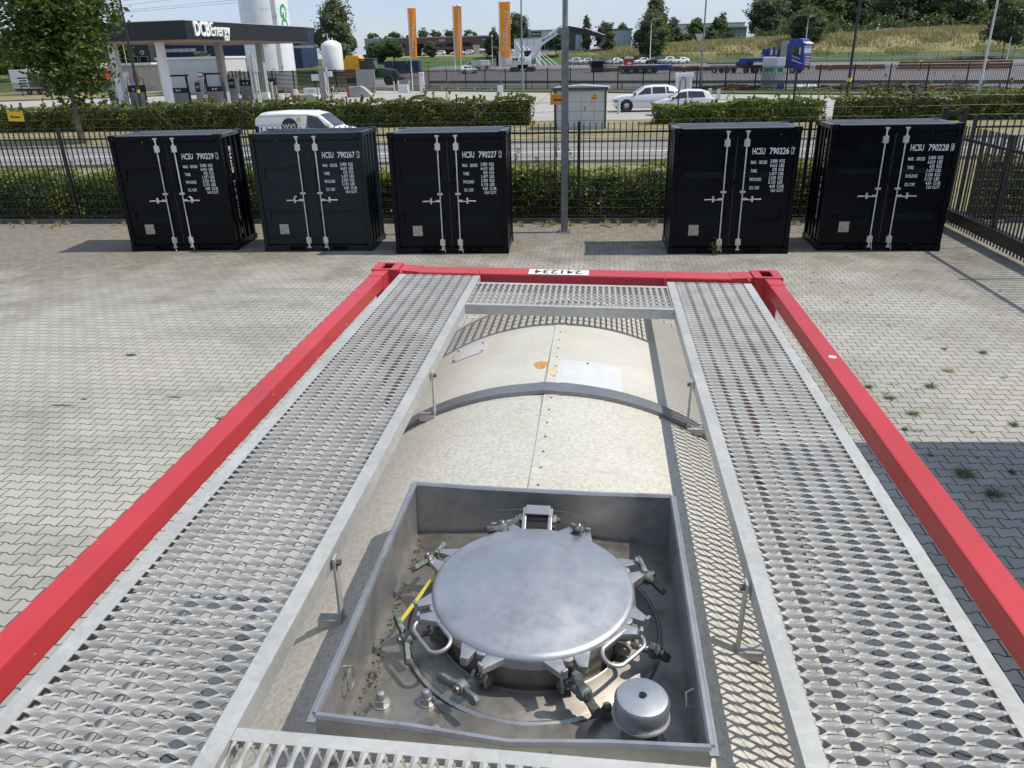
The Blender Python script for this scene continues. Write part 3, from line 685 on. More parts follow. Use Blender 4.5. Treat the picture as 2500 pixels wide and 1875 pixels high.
# swing bolts: angle, tilt from vertical (deg outward), sideways lean, nut handle turn
BOL = [(-157.5, 84, 12, 50), (-112.5, 72, -10, 88), (-67.5, 66, 12, 18), (-22.5, 80, -4, 40), (22.5, 72, 10, 118), (67.5, 30, 10, 8), (112.5, 20, 0, -67), (157.5, 55, -8, 70)]
for an, tilt, lean, turn in BOL:
    M = T(*LC) @ Rz(R(an)); b = MB()
    piv = Vector((.262, 0, 2.452))
    for s in (-1, 1): b.prism([(.236, 2.425), (.276, 2.437), (.279, 2.458), (.266, 2.470), (.236, 2.466)], s*.017-.004, s*.017+.004, 'y', None, M)
    b.cyl(M @ Vector((piv.x, -.026, piv.z)), M @ Vector((piv.x, .026, piv.z)), .008, None, 8, M_RUST)
    b.mats = [M_SSD, M_RUST] if len(b.mats) > 1 else [M_SSD]
    br = b.build('hinge_bracket', M_SSD, neck)
    Md = M @ T(*piv) @ Rz(R(lean)) @ Ry(R(tilt)); b = MB()
    b.cyl(Md @ Vector((0, 0, -.006)), Md @ Vector((0, 0, .098)), .0085, None, 10)
    for k in range(16): b.cyl(Md @ Vector((0, 0, .036+k*.004)), Md @ Vector((0, 0, .038+k*.004)), .0098, .0088, 10)
    b.lathe([(.008, -.013), (.014, -.008), (.015, 0), (.014, .008), (.008, .013)], (0, 0, 0), 10, None, Md @ Rx(R(90)))
    bo = b.build('swing_bolt', M_SSD, tank, smooth=True)
    b = MB(); Mn = Md @ T(0, 0, .074) @ Rz(R(turn))
    b.lathe([(.018, -.010), (.019, 0), (.015, .015), (.010, .017)], (0, 0, 0), 12, None, Mn)
    for s in (-1, 1): b.prism([(0, -.013), (s*.030, -.0095), (s*.052, -.012), (s*.063, -.006), (s*.063, .006), (s*.052, .012), (s*.030, .0095), (0, .013)], -.003, .010, 'z', None, Mn @ Ry(R(-s*10)))
    b.build('wing_nut', M_BRONZE, bo, bevel=.002, smooth=True)
# carrying handles on the lid rim
for an in (-141, -39):
    M = T(*LC) @ Rz(R(an)) @ T(.262, 0, 2.522) @ Ry(R(12)); pts = []
    for k in range(24):
        t = 2*math.pi*k/24; c_, s_ = math.cos(t), math.sin(t)
        pts.append(M @ Vector((.032+.030*c_, (.032 if s_ > 0 else -.032)*(1 if abs(s_) > .02 else 0)+.030*s_, 0)))
    b = MB(); b.tube(pts, .0052, 8, None, True); b.build('lid_handle', M_SS, lid, smooth=True)
# hinge block at the back
b = MB(); M = T(LC.x-.012, LC.y, 0)
for s in (-1, 1): b.prism([(.226, 2.520), (.262, 2.520), (.300, 2.545), (.340, 2.552), (.352, 2.535), (.345, 2.505), (.300, 2.500), (.262, 2.515)], s*.038-.006, s*.038+.006, 'x', None, M)
b.box(-.036, .036, .305, .350, 2.548, 2.553, None, M)
b.box(-.036, .036, .347, .352, 2.500, 2.553, None, M)
hg = b.build('lid_hinge', M_SS, lid, bevel=.002)
b = MB(); b.cyl(M @ Vector((-.066, .326, 2.520)), M @ Vector((.066, .326, 2.520)), .0085, None, 10, M_RUST)
for s in (-1, 1): b.cyl(M @ Vector((s*.046, .326, 2.520)), M @ Vector((s*.056, .326, 2.520)), .015, None, 6, M_SS)
b.build('hinge_pin', M_SS, hg)
b = MB()
for s in (-1, 1): b.box(LC.x-.012+s*.045-.007, LC.x-.012+s*.045+.007, LC.y+.300, LC.y+.35, 2.40, 2.512)
b.build('hinge_post', M_SSD, neck)
# blind flange front left
b = MB(); FL = (-.262, -3.385, 0)
b.lathe([(.098, 2.395), (.098, 2.412), (.094, 2.416), (.001, 2.417)], FL, 40, M_SSD); fl = b.build('blind_flange', M_SSD, tank, smooth=True)
for k, (dx, dy) in enumerate(((-.062, .062), (.040, .078), (.082, -.02), (-.088, -.03))):
    b = MB(); c_ = (FL[0]+dx, FL[1]+dy, 0)
    b.lathe([(.021, 2.4165), (.021, 2.4195)], c_, 16); b.lathe([(.0165, 2.4195), (.0165, 2.436)], c_, 6); b.lathe([(.013, 2.436), (.0125, 2.444), (.008, 2.451), (.002, 2.453)], c_, 12)
    b.build('cap_nut', M_SS, fl, smooth=True)
# relief valve front right
VC = (.262, -3.360, 0)
b = MB(); b.lathe([(.085, 2.39), (.085, 2.418), (.080, 2.422), (.05, 2.423)], (VC[0]-.028, VC[1]-.012, 0), 32)
b.lathe([(.040, 2.42), (.040, 2.47), (.046, 2.475), (.046, 2.485)], VC, 24); vv = b.build('relief_valve', M_SSD, tank, smooth=True)
b = MB(); b.lathe([(.056, 2.482), (.059, 2.486), (.059, 2.528), (.054, 2.5365), (.045, 2.5395), (.010, 2.541), (.0098, 2.537), (.001, 2.536)], VC, 40); cp_ = b.build('valve_cap', M_LID, vv, smooth=True)
b = MB(); b.lathe([(.0075, 2.5412), (.0075, 2.5418)], VC, 12, M_DARK); b.build('cap_hole', M_DARK, cp_)
b = MB(); b.tube([(VC[0]+.0605*math.cos(t), VC[1]+.0605*math.sin(t), 2.488) for t in np.linspace(0, 2*math.pi, 33)[:-1]], .003, 6, None, True); b.build('cap_clip', M_SS, cp_, smooth=True)
b = MB(); c_ = (VC[0]-.070, VC[1]+.052, 0); b.lathe([(.016, 2.42), (.016, 2.438)], c_, 6); b.lathe([(.010, 2.438), (.010, 2.452), (.006, 2.455)], c_, 10); b.build('flange_nut', M_RUST, vv)
# yellow strap and small fittings
b = MB(); P, Q = Vector((-.268, -2.945, 2.50)), Vector((-.335, -3.085, 2.452)); d = (Q-P).normalized(); sd = d.cross(Vector((0, 0, 1))).normalized()*.0055
b.add([P-sd, P+sd, Q+sd, Q-sd]+[p+Vector((0, 0, .002)) for p in (P-sd, P+sd, Q+sd, Q-sd)], [(0, 1, 2, 3), (4, 5, 6, 7), (0, 1, 5, 4), (1, 2, 6, 5), (2, 3, 7, 6), (3, 0, 4, 7)])
b.tube([Q+Vector((0, 0, 0)), Q+Vector((-.012, -.006, .004)), Q+Vector((-.016, -.004, -.008))], .004, 6); b.build('yellow_seal_strap', M_LEMON, tank)
b = MB(); b.tube([(BX0+.016, -3.34+.022*math.cos(t), 2.505+.028*math.sin(t)) for t in np.linspace(0, 2*math.pi, 20)[:-1]], .0028, 6, None, True)
b.cyl((BX0-.002, -3.335, 2.532), (BX0+.022, -3.335, 2.536), .003); b.build('lock_ring', M_SS, tank, smooth=True)
b = MB(); b.tube([(BX1-.004, -3.30, 2.51), (BX1-.020, -3.302, 2.50), (BX1-.020, -3.325, 2.482), (BX1-.004, -3.325, 2.475)], .003, 6); b.build('wall_hook', M_SS, tank)
# ------------------------------------------------------------------ small shipping containers
BW, BD, BH = 2.374, 1.245, 2.42
def small_container(pos, yaw, num, chk, paint, label, side_text=0, hl=0, wire=None):
    o = E('shipping_container', (pos[0], pos[1], .006), yaw, label, 'shipping container', 'small shipping containers along the yard fence')
    w = BW/2
    # corner castings and posts
    for sx in (-1, 1):
        for y0 in (0, BD-.16):
            for z0 in (0, BH-.115):
                b = MB(); x0 = -w if sx < 0 else w-.15
                b.box(x0, x0+.15, y0, y0+.16, z0, z0+.115, paint); c_ = b.build('corner_casting', paint, o, bevel=.008)
                b = MB(); yy = -.002 if y0 == 0 else BD+.002
                b.prism([(x0+.055, z0+.035), (x0+.095, z0+.035), (x0+.103, z0+.058), (x0+.095, z0+.08), (x0+.055, z0+.08), (x0+.047, z0+.058)], min(yy, yy+.004), max(yy, yy+.004), 'y')
                xs = x0-.002 if sx < 0 else x0+.15-.002
                b.prism([(y0+.05, z0+.035), (y0+.11, z0+.035), (y0+.118, z0+.058), (y0+.11, z0+.08), (y0+.05, z0+.08), (y0+.042, z0+.058)], xs, xs+.004, 'x')
                b.build('casting_holes', M_DARK, c_)
            b = MB(); xp = -w+.006 if sx < 0 else w-.096
            b.box(xp, xp+.09, y0+.012, y0+.10, .115, BH-.115); b.build('corner_post', paint, o, bevel=.006)
    # header, sill with fork pockets
    b = MB(); b.box(-w+.15, w-.15, .012, .10, BH-.135, BH-.02); b.build('door_header', paint, o, bevel=.006)
    b = MB(); z1 = .125
    for a, c_ in ((-w+.15, -.63), (-.29, .31), (.64, w-.15)): b.box(a, c_, .012, .12, .012, z1)
    for a, c_ in ((-.63, -.29), (.31, .64)): b.box(a, c_, .012, .12, .108, z1); b.box(a, c_, .012, .12, .012, .022)
    sill = b.build('door_sill', paint, o)
    for a, c_ in ((-.63, -.29), (.31, .64)): b = MB(); b.box(a, c_, .10, .13, .022, .108); b.build('fork_pocket', M_DARK, sill)
    # doors
    Z = [.145, .30, .62, .63, .73, .845, .86, 1.30, 1.50, 1.60, 1.735, 1.75, 2.275]
    D = [.036, .036, .036, .036, .068, .068, .036, .036, .036, .068, .068, .036, .036]
    Z = [.145, .62, .725, .84, .855, 1.495, 1.60, 1.73, 1.745, 2.275]; D = [.036, .036, .070, .070, .036, .036, .070, .070, .036, .036]
    for s in (-1, 1):
        xs = sorted([s*.010, s*.12, s*.135, s*.945, s*.96, s*(w-.105)])
        b = MB()
        def fn(x, k):
            inn = .13 < abs(x) < .95
            return (x, D[int(k)] if inn else .036, Z[int(k)])
        b.grid(fn, xs, list(range(len(Z)))); 
        d = b.build('door', paint, o, fix=False)
        for p in d.data.polygons: pass
        b = MB(); x0, x1 = sorted((s*.012, s*(w-.107)))
        b.box(x0, x1, .030, .0362, .145, .165); b.box(x0, x1, .030, .0362, 2.255, 2.275)
        b.box(x0, x1, .028, .0362, .30, .312)
        b.build('door_trim', paint, d)
        for z in (.27, .86, 1.50, 2.10):
            b = MB(); xa, xb = sorted((s*(w-.20), s*(w-.085))); b.prism([(xa, z), (xb, z-.012), (xb, z+.045), (xa, z+.032)], .016, .030, 'y')
            b.cyl((s*(w-.09), .016, z-.02), (s*(w-.09), .016, z+.055), .012, None, 8); b.build('hinge', paint, d)
        b = MB(); b.box(min(s*.013, s*.11), max(s*.013, s*.11), .030, .037, .17, 2.25); b.build('door_edge', paint, d, bevel=.003)
    b = MB(); b.box(-.006, .014, .030, .036, .15, 2.26); b.build('door_seal', M_RUB, o)
    b = MB(); b.box(-.055, .125, -.004, .034, 1.325, 1.435); lb = b.build('lock_box', paint, o, bevel=.008)
    # locking rods
    for s in (-1, 1):
        x = s*.182 if s < 0 else .185
        b = MB(); b.cyl((x, -.002, .07), (x, -.002, 2.345), .0135, None, 12); rod = b.build('locking_rod', M_ZINC, o, smooth=True)
        for z in (2.14, .235):
            b = MB(); b.box(x-.052, x-.020, -.014, .033, z-.062, z+.062); b.box(x+.020, x+.052, -.014, .033, z-.062, z+.062)
            b.box(x-.024, x+.024, -.026, -.004, z-.075, z+.085); b.build('rod_bracket', M_ZINC, rod, bevel=.004)
        b = MB(); b.box(x-.045, x+.045, -.016, .030, 1.215, 1.235); b.box(x-.052, x-.022, -.02, .03, 1.205, 1.245); b.box(x+.022, x+.052, -.02, .03, 1.205, 1.245); b.build('rod_guide', M_ZINC, rod)
        for z, q in ((2.345, 1), (.085, -1)):
            b = MB(); b.box(x-.040, x+.040, -.026, .006, z-.010, z+.014); b.box(x-.018, x+.018, -.020, .010, z-.065*q if q > 0 else z, z if q > 0 else z+.065); b.cyl((x, -.008, z-.03*q), (x, -.008, z-.018*q), .024, None, 10)
            b.build('cam', M_ZINC, rod, bevel=.003)
        hz = 1.085; b = MB()
        b.box(min(x, x+s*.09), max(x, x+s*.09), -.022, -.004, hz-.020, hz+.024)
        b.tube([(x+s*.06, -.014, hz), (x+s*.14, -.018, hz-.012), (x+s*.22, -.020, hz), (x+s*.36, -.022, hz-.004)], [.014, .011, .013, .015], 8)
        h = b.build('handle', M_ZINC, rod, bevel=0, smooth=True)
        b = MB(); hx = x+s*.19
        b.box(hx-.018, hx+.018, -.036, .030, hz-.055, hz+.060); b.build('handle_catch', M_ZINC, h, bevel=.010, smooth=True)
        if hl == s:
            b = MB(); b.tube([(hx, -.02, hz+.05), (hx-s*.03, -.03, hz+.085), (hx-s*.055, -.03, hz+.07)], .012, 6); b.build('open_hasp', M_ZINC, h)
        if wire and s in wire:
            b = MB(); b.tube([(x+.01, -.030, .29), (x+.03, -.035, .20), (x+.05, -.035, .06), (x+.055, -.03, .03)] if num != '790229' or s > 0 else [(x-.02, -.03, .29), (x-.01, -.035, .10), (x+.02, -.03, .0)], .006, 5)
            b.build('seal_wire', M_WHITE, rod)
    b = MB(); b.prism([(-.80, .365), (-.60, .365), (-.60, .50), (-.61, .515), (-.60, .53), (-.60, .575), (-.69, .575), (-.70, .567), (-.71, .575), (-.80, .575), (-.80, .53), (-.79, .515), (-.80, .50)], .0325, .0355, 'y'); b.build('data_plate', M_PLATE, o)
    # roof
    ys = [.10]; zz = [BH-.03]
    for k in range(5):
        y0 = .13+k*.215; ys += [y0, y0+.03, y0+.12, y0+.15]; zz += [BH-.075, BH-.012, BH-.012, BH-.075]
    ys += [BD-.10]; zz += [BH-.03]
    b = MB(); b.grid(lambda x, k: (x, ys[int(k)], zz[int(k)]), [-w+.14, w-.14], list(range(len(ys)))); b.build('roof', M_BLKR if paint is M_BLK else paint, o, fix=False)
    b = MB(); b.box(-w+.02, w-.02, .012, .115, BH-.03, BH-.008); b.box(-w+.15, w-.15, BD-.115, BD-.012, BH-.10, BH-.010)
    for s in (-1, 1): a, c_ = sorted((s*(w-.012), s*(w-.15))); b.box(a, c_, .16, BD-.16, BH-.09, BH-.016)
    b.build('roof_rail', M_BLKR if paint is M_BLK else paint, o, bevel=.006)
    # side and back walls, corrugated
    for s in (-1, 1):
        yk = [.10]; dk = [0.]
        for k in range(4):
            y0 = .135+k*.255; yk += [y0, y0+.035, y0+.135, y0+.17]; dk += [0, .045, .045, 0]
        yk += [BD-.10]; dk += [0]
        b = MB(); b.grid(lambda k, z: (s*(w-.022-dk[int(k)]), yk[int(k)], z), list(range(len(yk))), [.12, BH-.085]); sd = b.build('side_wall', paint, o, fix=False)
        a, c_ = sorted((s*(w-.01), s*(w-.07))); b = MB(); b.box(a, c_, .16, BD-.16, .012, .15); b.build('bottom_rail', paint, o, bevel=.005)
    xk = [-w+.1]; dk2 = [0.]
    for k in range(7):
        x0 = -w+.14+k*.30; xk += [x0, x0+.04, x0+.20, x0+.24]; dk2 += [0, .04, .04, 0]
    xk += [w-.1]; dk2 += [0.]
    b = MB(); b.grid(lambda k, z: (xk[int(k)], BD-.02-dk2[int(k)], z), list(range(len(xk))), [.05, BH-.08]); b.build('back_wall', paint, o, fix=False)
    b = MB(); b.box(-w+.08, w-.08, .13, BD-.05, .05, .06); b.build('floor_pan', M_DARK, o)
    # lettering
    W_ = lambda x, z, y=.0338: T(x, y, z) @ RX90
    it = [fit('HCSU', .118, .235, W_(.30, 1.925)), fit(num, .118, .355, W_(.625, 1.925)), fit(chk, .100, .045, W_(1.045, 1.935))]
    for s_, z, x, w_ in (('MAX.', 1.745, .295, .105), ('GROSS', 1.745, .445, .15), ('TARE', 1.585, .305, .115), ('PAYLOAD', 1.425, .30, .215), ('CU. CAP.', 1.265, .31, .19)): it.append(fit(s_, .062, w_, W_(x, z, .0335)))
    for k, (s1, s2) in enumerate((('3.000', 'KGS'), ('6.610', 'LBS'), ('670', 'KGS'), ('1.477', 'LBS'), ('2.330', 'KGS'), ('5.133', 'LBS'), ('4.60', 'CU.M.'), ('161', 'CU.FT.'))):
        z = 1.765-k*.079; n1 = {5: .13, 4: .10, 3: .08}[len(s1)]
        it.append(fit(s1, .062, n1, W_(.79-n1, z, .0335))); it.append(fit(s2, .062, .092 if len(s2) == 3 else .135, W_(.83, z, .0335)))
    le = texts(it, M_WTXT, o, 'lettering', off=.022, ext=.0008)
    b = MB(); x0, z0, ww, hh = 1.028, 1.918, .078, .132
    for a in ((x0, x0+ww, z0, z0+.007), (x0, x0+ww, z0+hh-.007, z0+hh), (x0, x0+.006, z0, z0+hh), (x0+ww-.006, x0+ww, z0, z0+hh)): b.box(a[0], a[1], .0328, .0345, a[2], a[3])
    b.build('check_digit_frame', M_WTXT, le)
    if side_text:
        s = side_text; its = []
        xx = s*(w-.019); yy = .42
        for k, ch in enumerate('HCSU '+num+' '+chk):
            if ch == ' ': continue
            its.append((ch, .12, T(xx, yy, 2.02-k*.145) @ Rz(R(90*s)) @ RX90, .8))
        texts(its, M_WTXT, o, 'side_lettering', off=.015, ext=.002)
    return o
small_container((-8.828, 11.046), .061, '790229', '3', M_BLK, 'leftmost black small container of the row, numbered 790229', 1, 1, (-1, 1))
small_container((-5.796, 11.049), .032, '790267', '3', M_SLATE, 'slate grey small container with double doors, numbered 790267', 0, -1, (1,))
small_container((-2.854, 10.859), .023, '790227', '2', M_BLK, 'black small container left of the galvanised mast, numbered 790227', 0, 0, (-1, 1))
small_container((2.756, 10.926), .020, '790226', '7', M_BLK, 'black small container right of the galvanised mast, numbered 790226', 0, 0, (-1,))
small_container((5.736, 11.221), -.013, '790228', '8', M_BLK, 'rightmost black small container beside the sliding gate, numbered 790228', -1, 0, (-1, 1))
# ------------------------------------------------------------------ ground and pavings
xs = sorted(set(list(np.linspace(-1500, -300, 7))+list(np.linspace(-300, 300, 61))+list(np.linspace(300, 1500, 7))))
ys = sorted(set(list(np.linspace(-300, 140, 12))+list(np.linspace(140, 206, 12))+list(np.linspace(207, 233, 14))+list(np.linspace(240, 400, 9))+list(np.linspace(500, 2500, 6))))
V = np.array([(x, y, G(x, y)-.03) for y in ys for x in xs]); nx = len(xs)
F = np.array([(j*nx+i, j*nx+i+1, (j+1)*nx+i+1, (j+1)*nx+i) for j in range(len(ys)-1) for i in range(nx-1)])
g = fast_mesh('ground', V, F, [M_MEADOW]); tag(g, kind='structure')
def sheet(name, poly, z, mt):
    b = MB(); b.add([(x, y, z) for x, y in poly], [tuple(range(len(poly)))]); o = b.build(name, mt); return tag(o, kind='structure')
YK = 13.98
sheet('yard_paving', [(-45, -30), (60, -30), (60, 60), (8.6, 60), (8.6, YK-.02), (-45, YK-.02)][:0] or [(-45, -30), (40, -30), (40, YK-.02), (-45, YK-.02)], 0, M_PAV)
sheet('verge', [(-90, YK), (90, YK), (90, 25.5), (-90, 25.5)], -.004, M_DRY)
sheet('road', [(-90, 25.3), (90, 25.3), (90, 32.0), (-90, 32.0)], .004, M_ROAD)
sheet('road_line', [(-90, 28.50), (90, 28.50), (90, 28.66), (-90, 28.66)], .008, M_MARK)
sheet('far_verge', [(-90, 32.3), (90, 32.3), (90, 44.2), (-90, 44.2)], .002, M_DRY)
def strip(name, x0, x1, y0, y1, z0, z1, mt): b = MB(); b.box(x0, x1, y0, y1, z0, z1); return tag(b.build(name, mt), kind='structure')
strip('yard_kerb', -45, 7.4, YK-.04, YK+.06, -.05, .12, M_KERBD)
strip('yard_kerb', 9.4, 40, YK-.04, YK+.06, -.05, .12, M_KERBD)
strip('road_kerb', -90, 90, 32.0, 32.3, -.05, .12, M_KERB)
strip('road_kerb', -90, 90, 25.0, 25.3, -.05, .12, M_KERB)
strip('worn_path', -14, 60, 36.2, 37.5, 0, .010, M_CONC) if 0 else None
FK = lambda x: 78-.57*x                                           # far kerb of the station yard
sheet('station_yard', [(-95, 44.3), (62, 44.3), (60, 43.9+.2), (50, FK(50)+.2), (-6, FK(-6)), (-35, FK(-35)+2), (-53, 91.5), (-60, 88.3), (-72, 84.3), (-95, 80)][0:1]+[(62, 44.3), (50, FK(50)+.2), (-6, FK(-6)), (-35, FK(-35)+2), (-53, 91.5), (-60, 88.3), (-72, 84.3), (-95, 80)], .002, M_YARD)
b = MB(); pts = [(-95, 80), (-72, 84.3), (-60, 88.3), (-53, 91.5), (-35, FK(-35)+2), (-6, FK(-6)), (50, FK(50)+.2)]
for (xa, ya), (xb, yb) in zip(pts, pts[1:]):
    d = Vector((xb-xa, yb-ya, 0)); l = d.length; b.box(0, l, 0, .25, -.05, .13, None, T(xa, ya, 0) @ Rz(math.atan2(d.y, d.x)))
tag(b.build('station_kerb', M_KERBD), kind='structure')
sheet('dry_verge', [(-95, 80.3), (-72, 84.6), (-60, 88.6), (-53, 91.8), (-35, FK(-35)+2.3), (-35, 125), (-95, 125)], .010, M_DRY)
b = MB(); b.box(-14, 3, 34.5, 44.25, -.02, .006); tag(b.build('kiosk_apron', M_CONC), kind='structure') if 0 else None
# company lot behind the iron fence
FL_ = lambda x: 86.5-.57*x
ys = list(np.linspace(0, 1, 30)); V = []; us = list(np.linspace(-40, 125, 34))
for t in ys:
    for x in us:
        y0 = max(FL_(x), 20)+1.0; y = y0+(205-y0)*t; V.append((x, y, G(x, y)+.02))
nx = len(us); F = np.array([(j*nx+i, j*nx+i+1, (j+1)*nx+i+1, (j+1)*nx+i) for j in range(len(ys)-1) for i in range(nx-1)])
tag(fast_mesh('lot_paving', np.array(V), F, [M_LOT]), kind='structure')
# dike and grass bank behind the lot
us = list(np.linspace(-60, 200, 90)); vv_ = list(np.linspace(206.5, 236, 22)); V = []
for y in vv_:
    for x in us: V.append((x, y, G(x, y)+.05+.25*math.sin(x*.31)*math.sin(y*.5)*(1 if y > 210 else 0)))
nx = len(us); F = np.array([(j*nx+i, j*nx+i+1, (j+1)*nx+i+1, (j+1)*nx+i) for j in range(len(vv_)-1) for i in range(nx-1)])
mt, n, bb = nm('bank_grass'); v = coords(n); sep = N(n, 'SeparateXYZ'); L(n, v, sep.inputs[0])
hgt = math_(n, 'ADD', math_(n, 'DIVIDE', math_(n, 'SUBTRACT', sep.outputs[1], 208), 24), math_(n, 'MULTIPLY', math_(n, 'SUBTRACT', noise(n, v, .12, 5, .6), .5), .9))
xf = math_(n, 'DIVIDE', math_(n, 'ADD', sep.outputs[0], 12), 40, None, True)
hgt = math_(n, 'ADD', hgt, math_(n, 'MULTIPLY', math_(n, 'SUBTRACT', xf, 1), .45))
c_ = ramp(n, hgt, [(.12, (.045, .10, .03)), (.3, (.14, .15, .06)), (.5, (.29, .25, .12)), (.9, (.42, .35, .21))])
c_ = mixc(n, 1, c_, ramp(n, noise(n, v, 1.6, 5, .7), [(.3, .6), (.7, 1.3)]), 'MULTIPLY')
L(n, c_, bb.inputs['Base Color']); bb.inputs['Roughness'].default_value = 1
tag(fast_mesh('grass_bank', np.array(V), F, [mt]), kind='structure')
# tall dry grass standing on the bank
nb = 46000; X = rng.uniform(-12, 175, nb); Y = 209+26*rng.beta(3.2, 1.5, nb); P = np.array([(x, y, G(x, y)) for x, y in zip(X, Y)])
Hh = rng.uniform(.5, 1.35, nb)*np.clip((X+16)/26, .35, 1)*np.clip((Y-207)/14, .3, 1); wd = rng.uniform(.05, .16, nb); ln = rng.normal(0, .28, (nb, 2))
V = np.empty((nb, 3, 3)); an = rng.uniform(0, math.pi, nb)
V[:, 0] = P+np.stack([-wd*np.cos(an), -wd*np.sin(an), 0*wd-.1], 1); V[:, 1] = P+np.stack([wd*np.cos(an), wd*np.sin(an), 0*wd-.1], 1)
V[:, 2] = P+np.stack([ln[:, 0]*Hh, ln[:, 1]*Hh, Hh], 1)
mi = (rng.random(nb) < .16).astype(np.int32)
tag(fast_mesh('dry_bank_grass', V.reshape(-1, 3), np.arange(3*nb).reshape(nb, 3), [L_STRAW, L_WEED], None, mi), 'tall dry straw coloured grass standing on the bank behind the company lot', 'tall grass', None, 'stuff')

# ------------------------------------------------------------------ yard fence
FH = 2.31; FY = YK+.06
def bar_fence(name, x0, x1, y, label, group=None):
    o = E(name, (x0, y, 0), 0, label, 'fence', group); W_ = x1-x0; npan = int(round(W_/2.62)); pw = W_/npan
    for k in range(npan):
        b = MB(); a = k*pw+.04; c_ = (k+1)*pw-.04; nbar = 18
        for z in (.18, 1.10, 2.09) if 0 else (.20, 2.09): b.box(a, c_, -.02, .02, z-.02, z+.02)
        for i in range(nbar):
            x = a+(i+.5)*(c_-a)/nbar; b.box(x-.011, x+.011, -.011, .011, .10, FH)
        b.build('fence_panel', M_FENCE, o)
    for k in range(npan+1):
        b = MB(); b.box(k*pw-.035, k*pw+.035, -.035, .035, 0, FH+.02); b.build('fence_post', M_FENCE, o, bevel=.004)
    return o
bar_fence('yard_fence', -45+.6, 7.45, FY+.03, 'black vertical bar fence behind the row of small containers')
# electric wires on slim posts behind the bars
o = E('electric_fence', (0, FY+.16, 0), 0, 'slim posts carrying thin horizontal security wires above the black bar fence', 'electric fence')
PX = [-43, -37.2, -31.4, -25.6, -19.9, -14.2, -11.17, -8.49, -5.85, -3.2, -.9, 1.91, 4.45, 7.0, 12.4, 18, 24, 30]
for x in PX:
    b = MB(); zt = 3.36 if x == 4.45 else 2.96
    b.cyl((x, 0, -.02), (x, 0, zt), .022 if x in (4.45, 7.0) else .016, None, 8)
    for z in np.arange(.35, zt, .2): b.box(x-.02, x+.02, -.045, .0, z-.012, z+.012)
    b.build('wire_post', M_FENCE, o)
b = MB()
for i, z in enumerate(np.arange(.15, 2.95, .2)):
    b.tube([(x, -.045, z+(.0 if j % 2 else -.012)) for j, x in enumerate(np.linspace(-44, 40, 57))], .0042, 4)
b.build('wires', M_WIRE, o)
b = MB()
for z in (2.80, 2.52, 2.86) if 0 else (2.52, 2.78):
    b.cyl((6.72, -.03, z), (7.28, -.03, z), .014, None, 6)
    for x in (6.75, 6.88, 7.12, 7.25): b.cyl((x-.02, -.03, z), (x+.02, -.03, z), .032, None, 8)
b.build('insulator_arms', M_FENCE, o)
def warn(x, z, mt, label, y=FY+.10, tilt=0):
    o = MB(); o.prism([(-.21, -.13), (.21, -.13), (.21, .13), (.17, .13), (.15, .10), (-.15, .10), (-.17, .13), (-.21, .13)], -.004, .004, 'y')
    q = o.build('warning_sign', mt, None, bevel=.002); q.location = (x, y, z); q.rotation_euler = (0, tilt, 0); tag(q, label, 'warning sign', 'plastic warning signs on the fence wires')
    b = MB(); b.prism([(-.09, -.005), (-.13, -.005), (-.11, .03)], -.0065, -.0042, 'y'); b.box(-.13, .13, -.0065, -.0042, -.045, -.012); b.build('warning_print', M_BTXT, q)
    return q
warn(-14.38, 2.66, M_SIGNY, 'yellow warning sign hanging on the fence wires at the far left', tilt=R(2))
warn(-.79, 2.83, M_SIGNO, 'orange warning sign on the wires beside the galvanised mast')
# gate: portal post pair and cantilever leaf running towards the camera
o = E('gate_portal', (7.85, FY-.06, 0), 0, 'dark steel portal frame guiding the sliding gate behind the rightmost container', 'gate frame')
for s in (-1, 1):
    b = MB(); b.box(s*.20-.06, s*.20+.06, -.06, .06, 0, 2.50); b.box(s*.20-.065, s*.20+.065, -.065, .065, 2.50, 2.515); b.build('gate_post', M_FENCE, o, bevel=.006)
b = MB(); b.box(-.14, .14, -.03, .03, 2.36, 2.44); b.build('crossbar', M_FENCE, o)
o = E('sliding_gate', (7.98, FY-.2, 0), 0, 'black sliding gate leaf of vertical bars on a heavy bottom beam at the right edge', 'gate')
gl = 12.0
b = MB(); b.box(-.09, .09, -gl, .1, .16, .40); b.build('bottom_beam', M_FENCE, o, bevel=.012)
b = MB(); b.box(-.028, .028, -gl, .1, 1.86, 1.92); b.build('top_rail', M_FENCE, o, bevel=.004)
b = MB()
for k in range(int(gl/.135)):
    y = -k*.135; b.box(-.012, .012, y-.012, y+.012, .40, 2.16)
b.build('gate_bars', M_FENCE, o)
b = MB()
for k in range(int(gl/.135)):
    y = -k*.135-.05; b.box(-.012, .012, y-.014, y+.014, .05, .16)
b.box(-.02, .02, -gl, .1, .135, .165)
b.build('underside_teeth', M_FENCE, o)
for k in range(0, 6):
    b = MB(); y = -k*2.3; b.box(-.03, .03, y-.03, y+.03, .40, 2.16); b.build('gate_stile', M_FENCE, o)
# bar fence right of the gate opening, running on
bar_fence('yard_fence', 8.35, 29.3, FY+.03, 'black vertical bar fence seen through the bars of the sliding gate at the right')

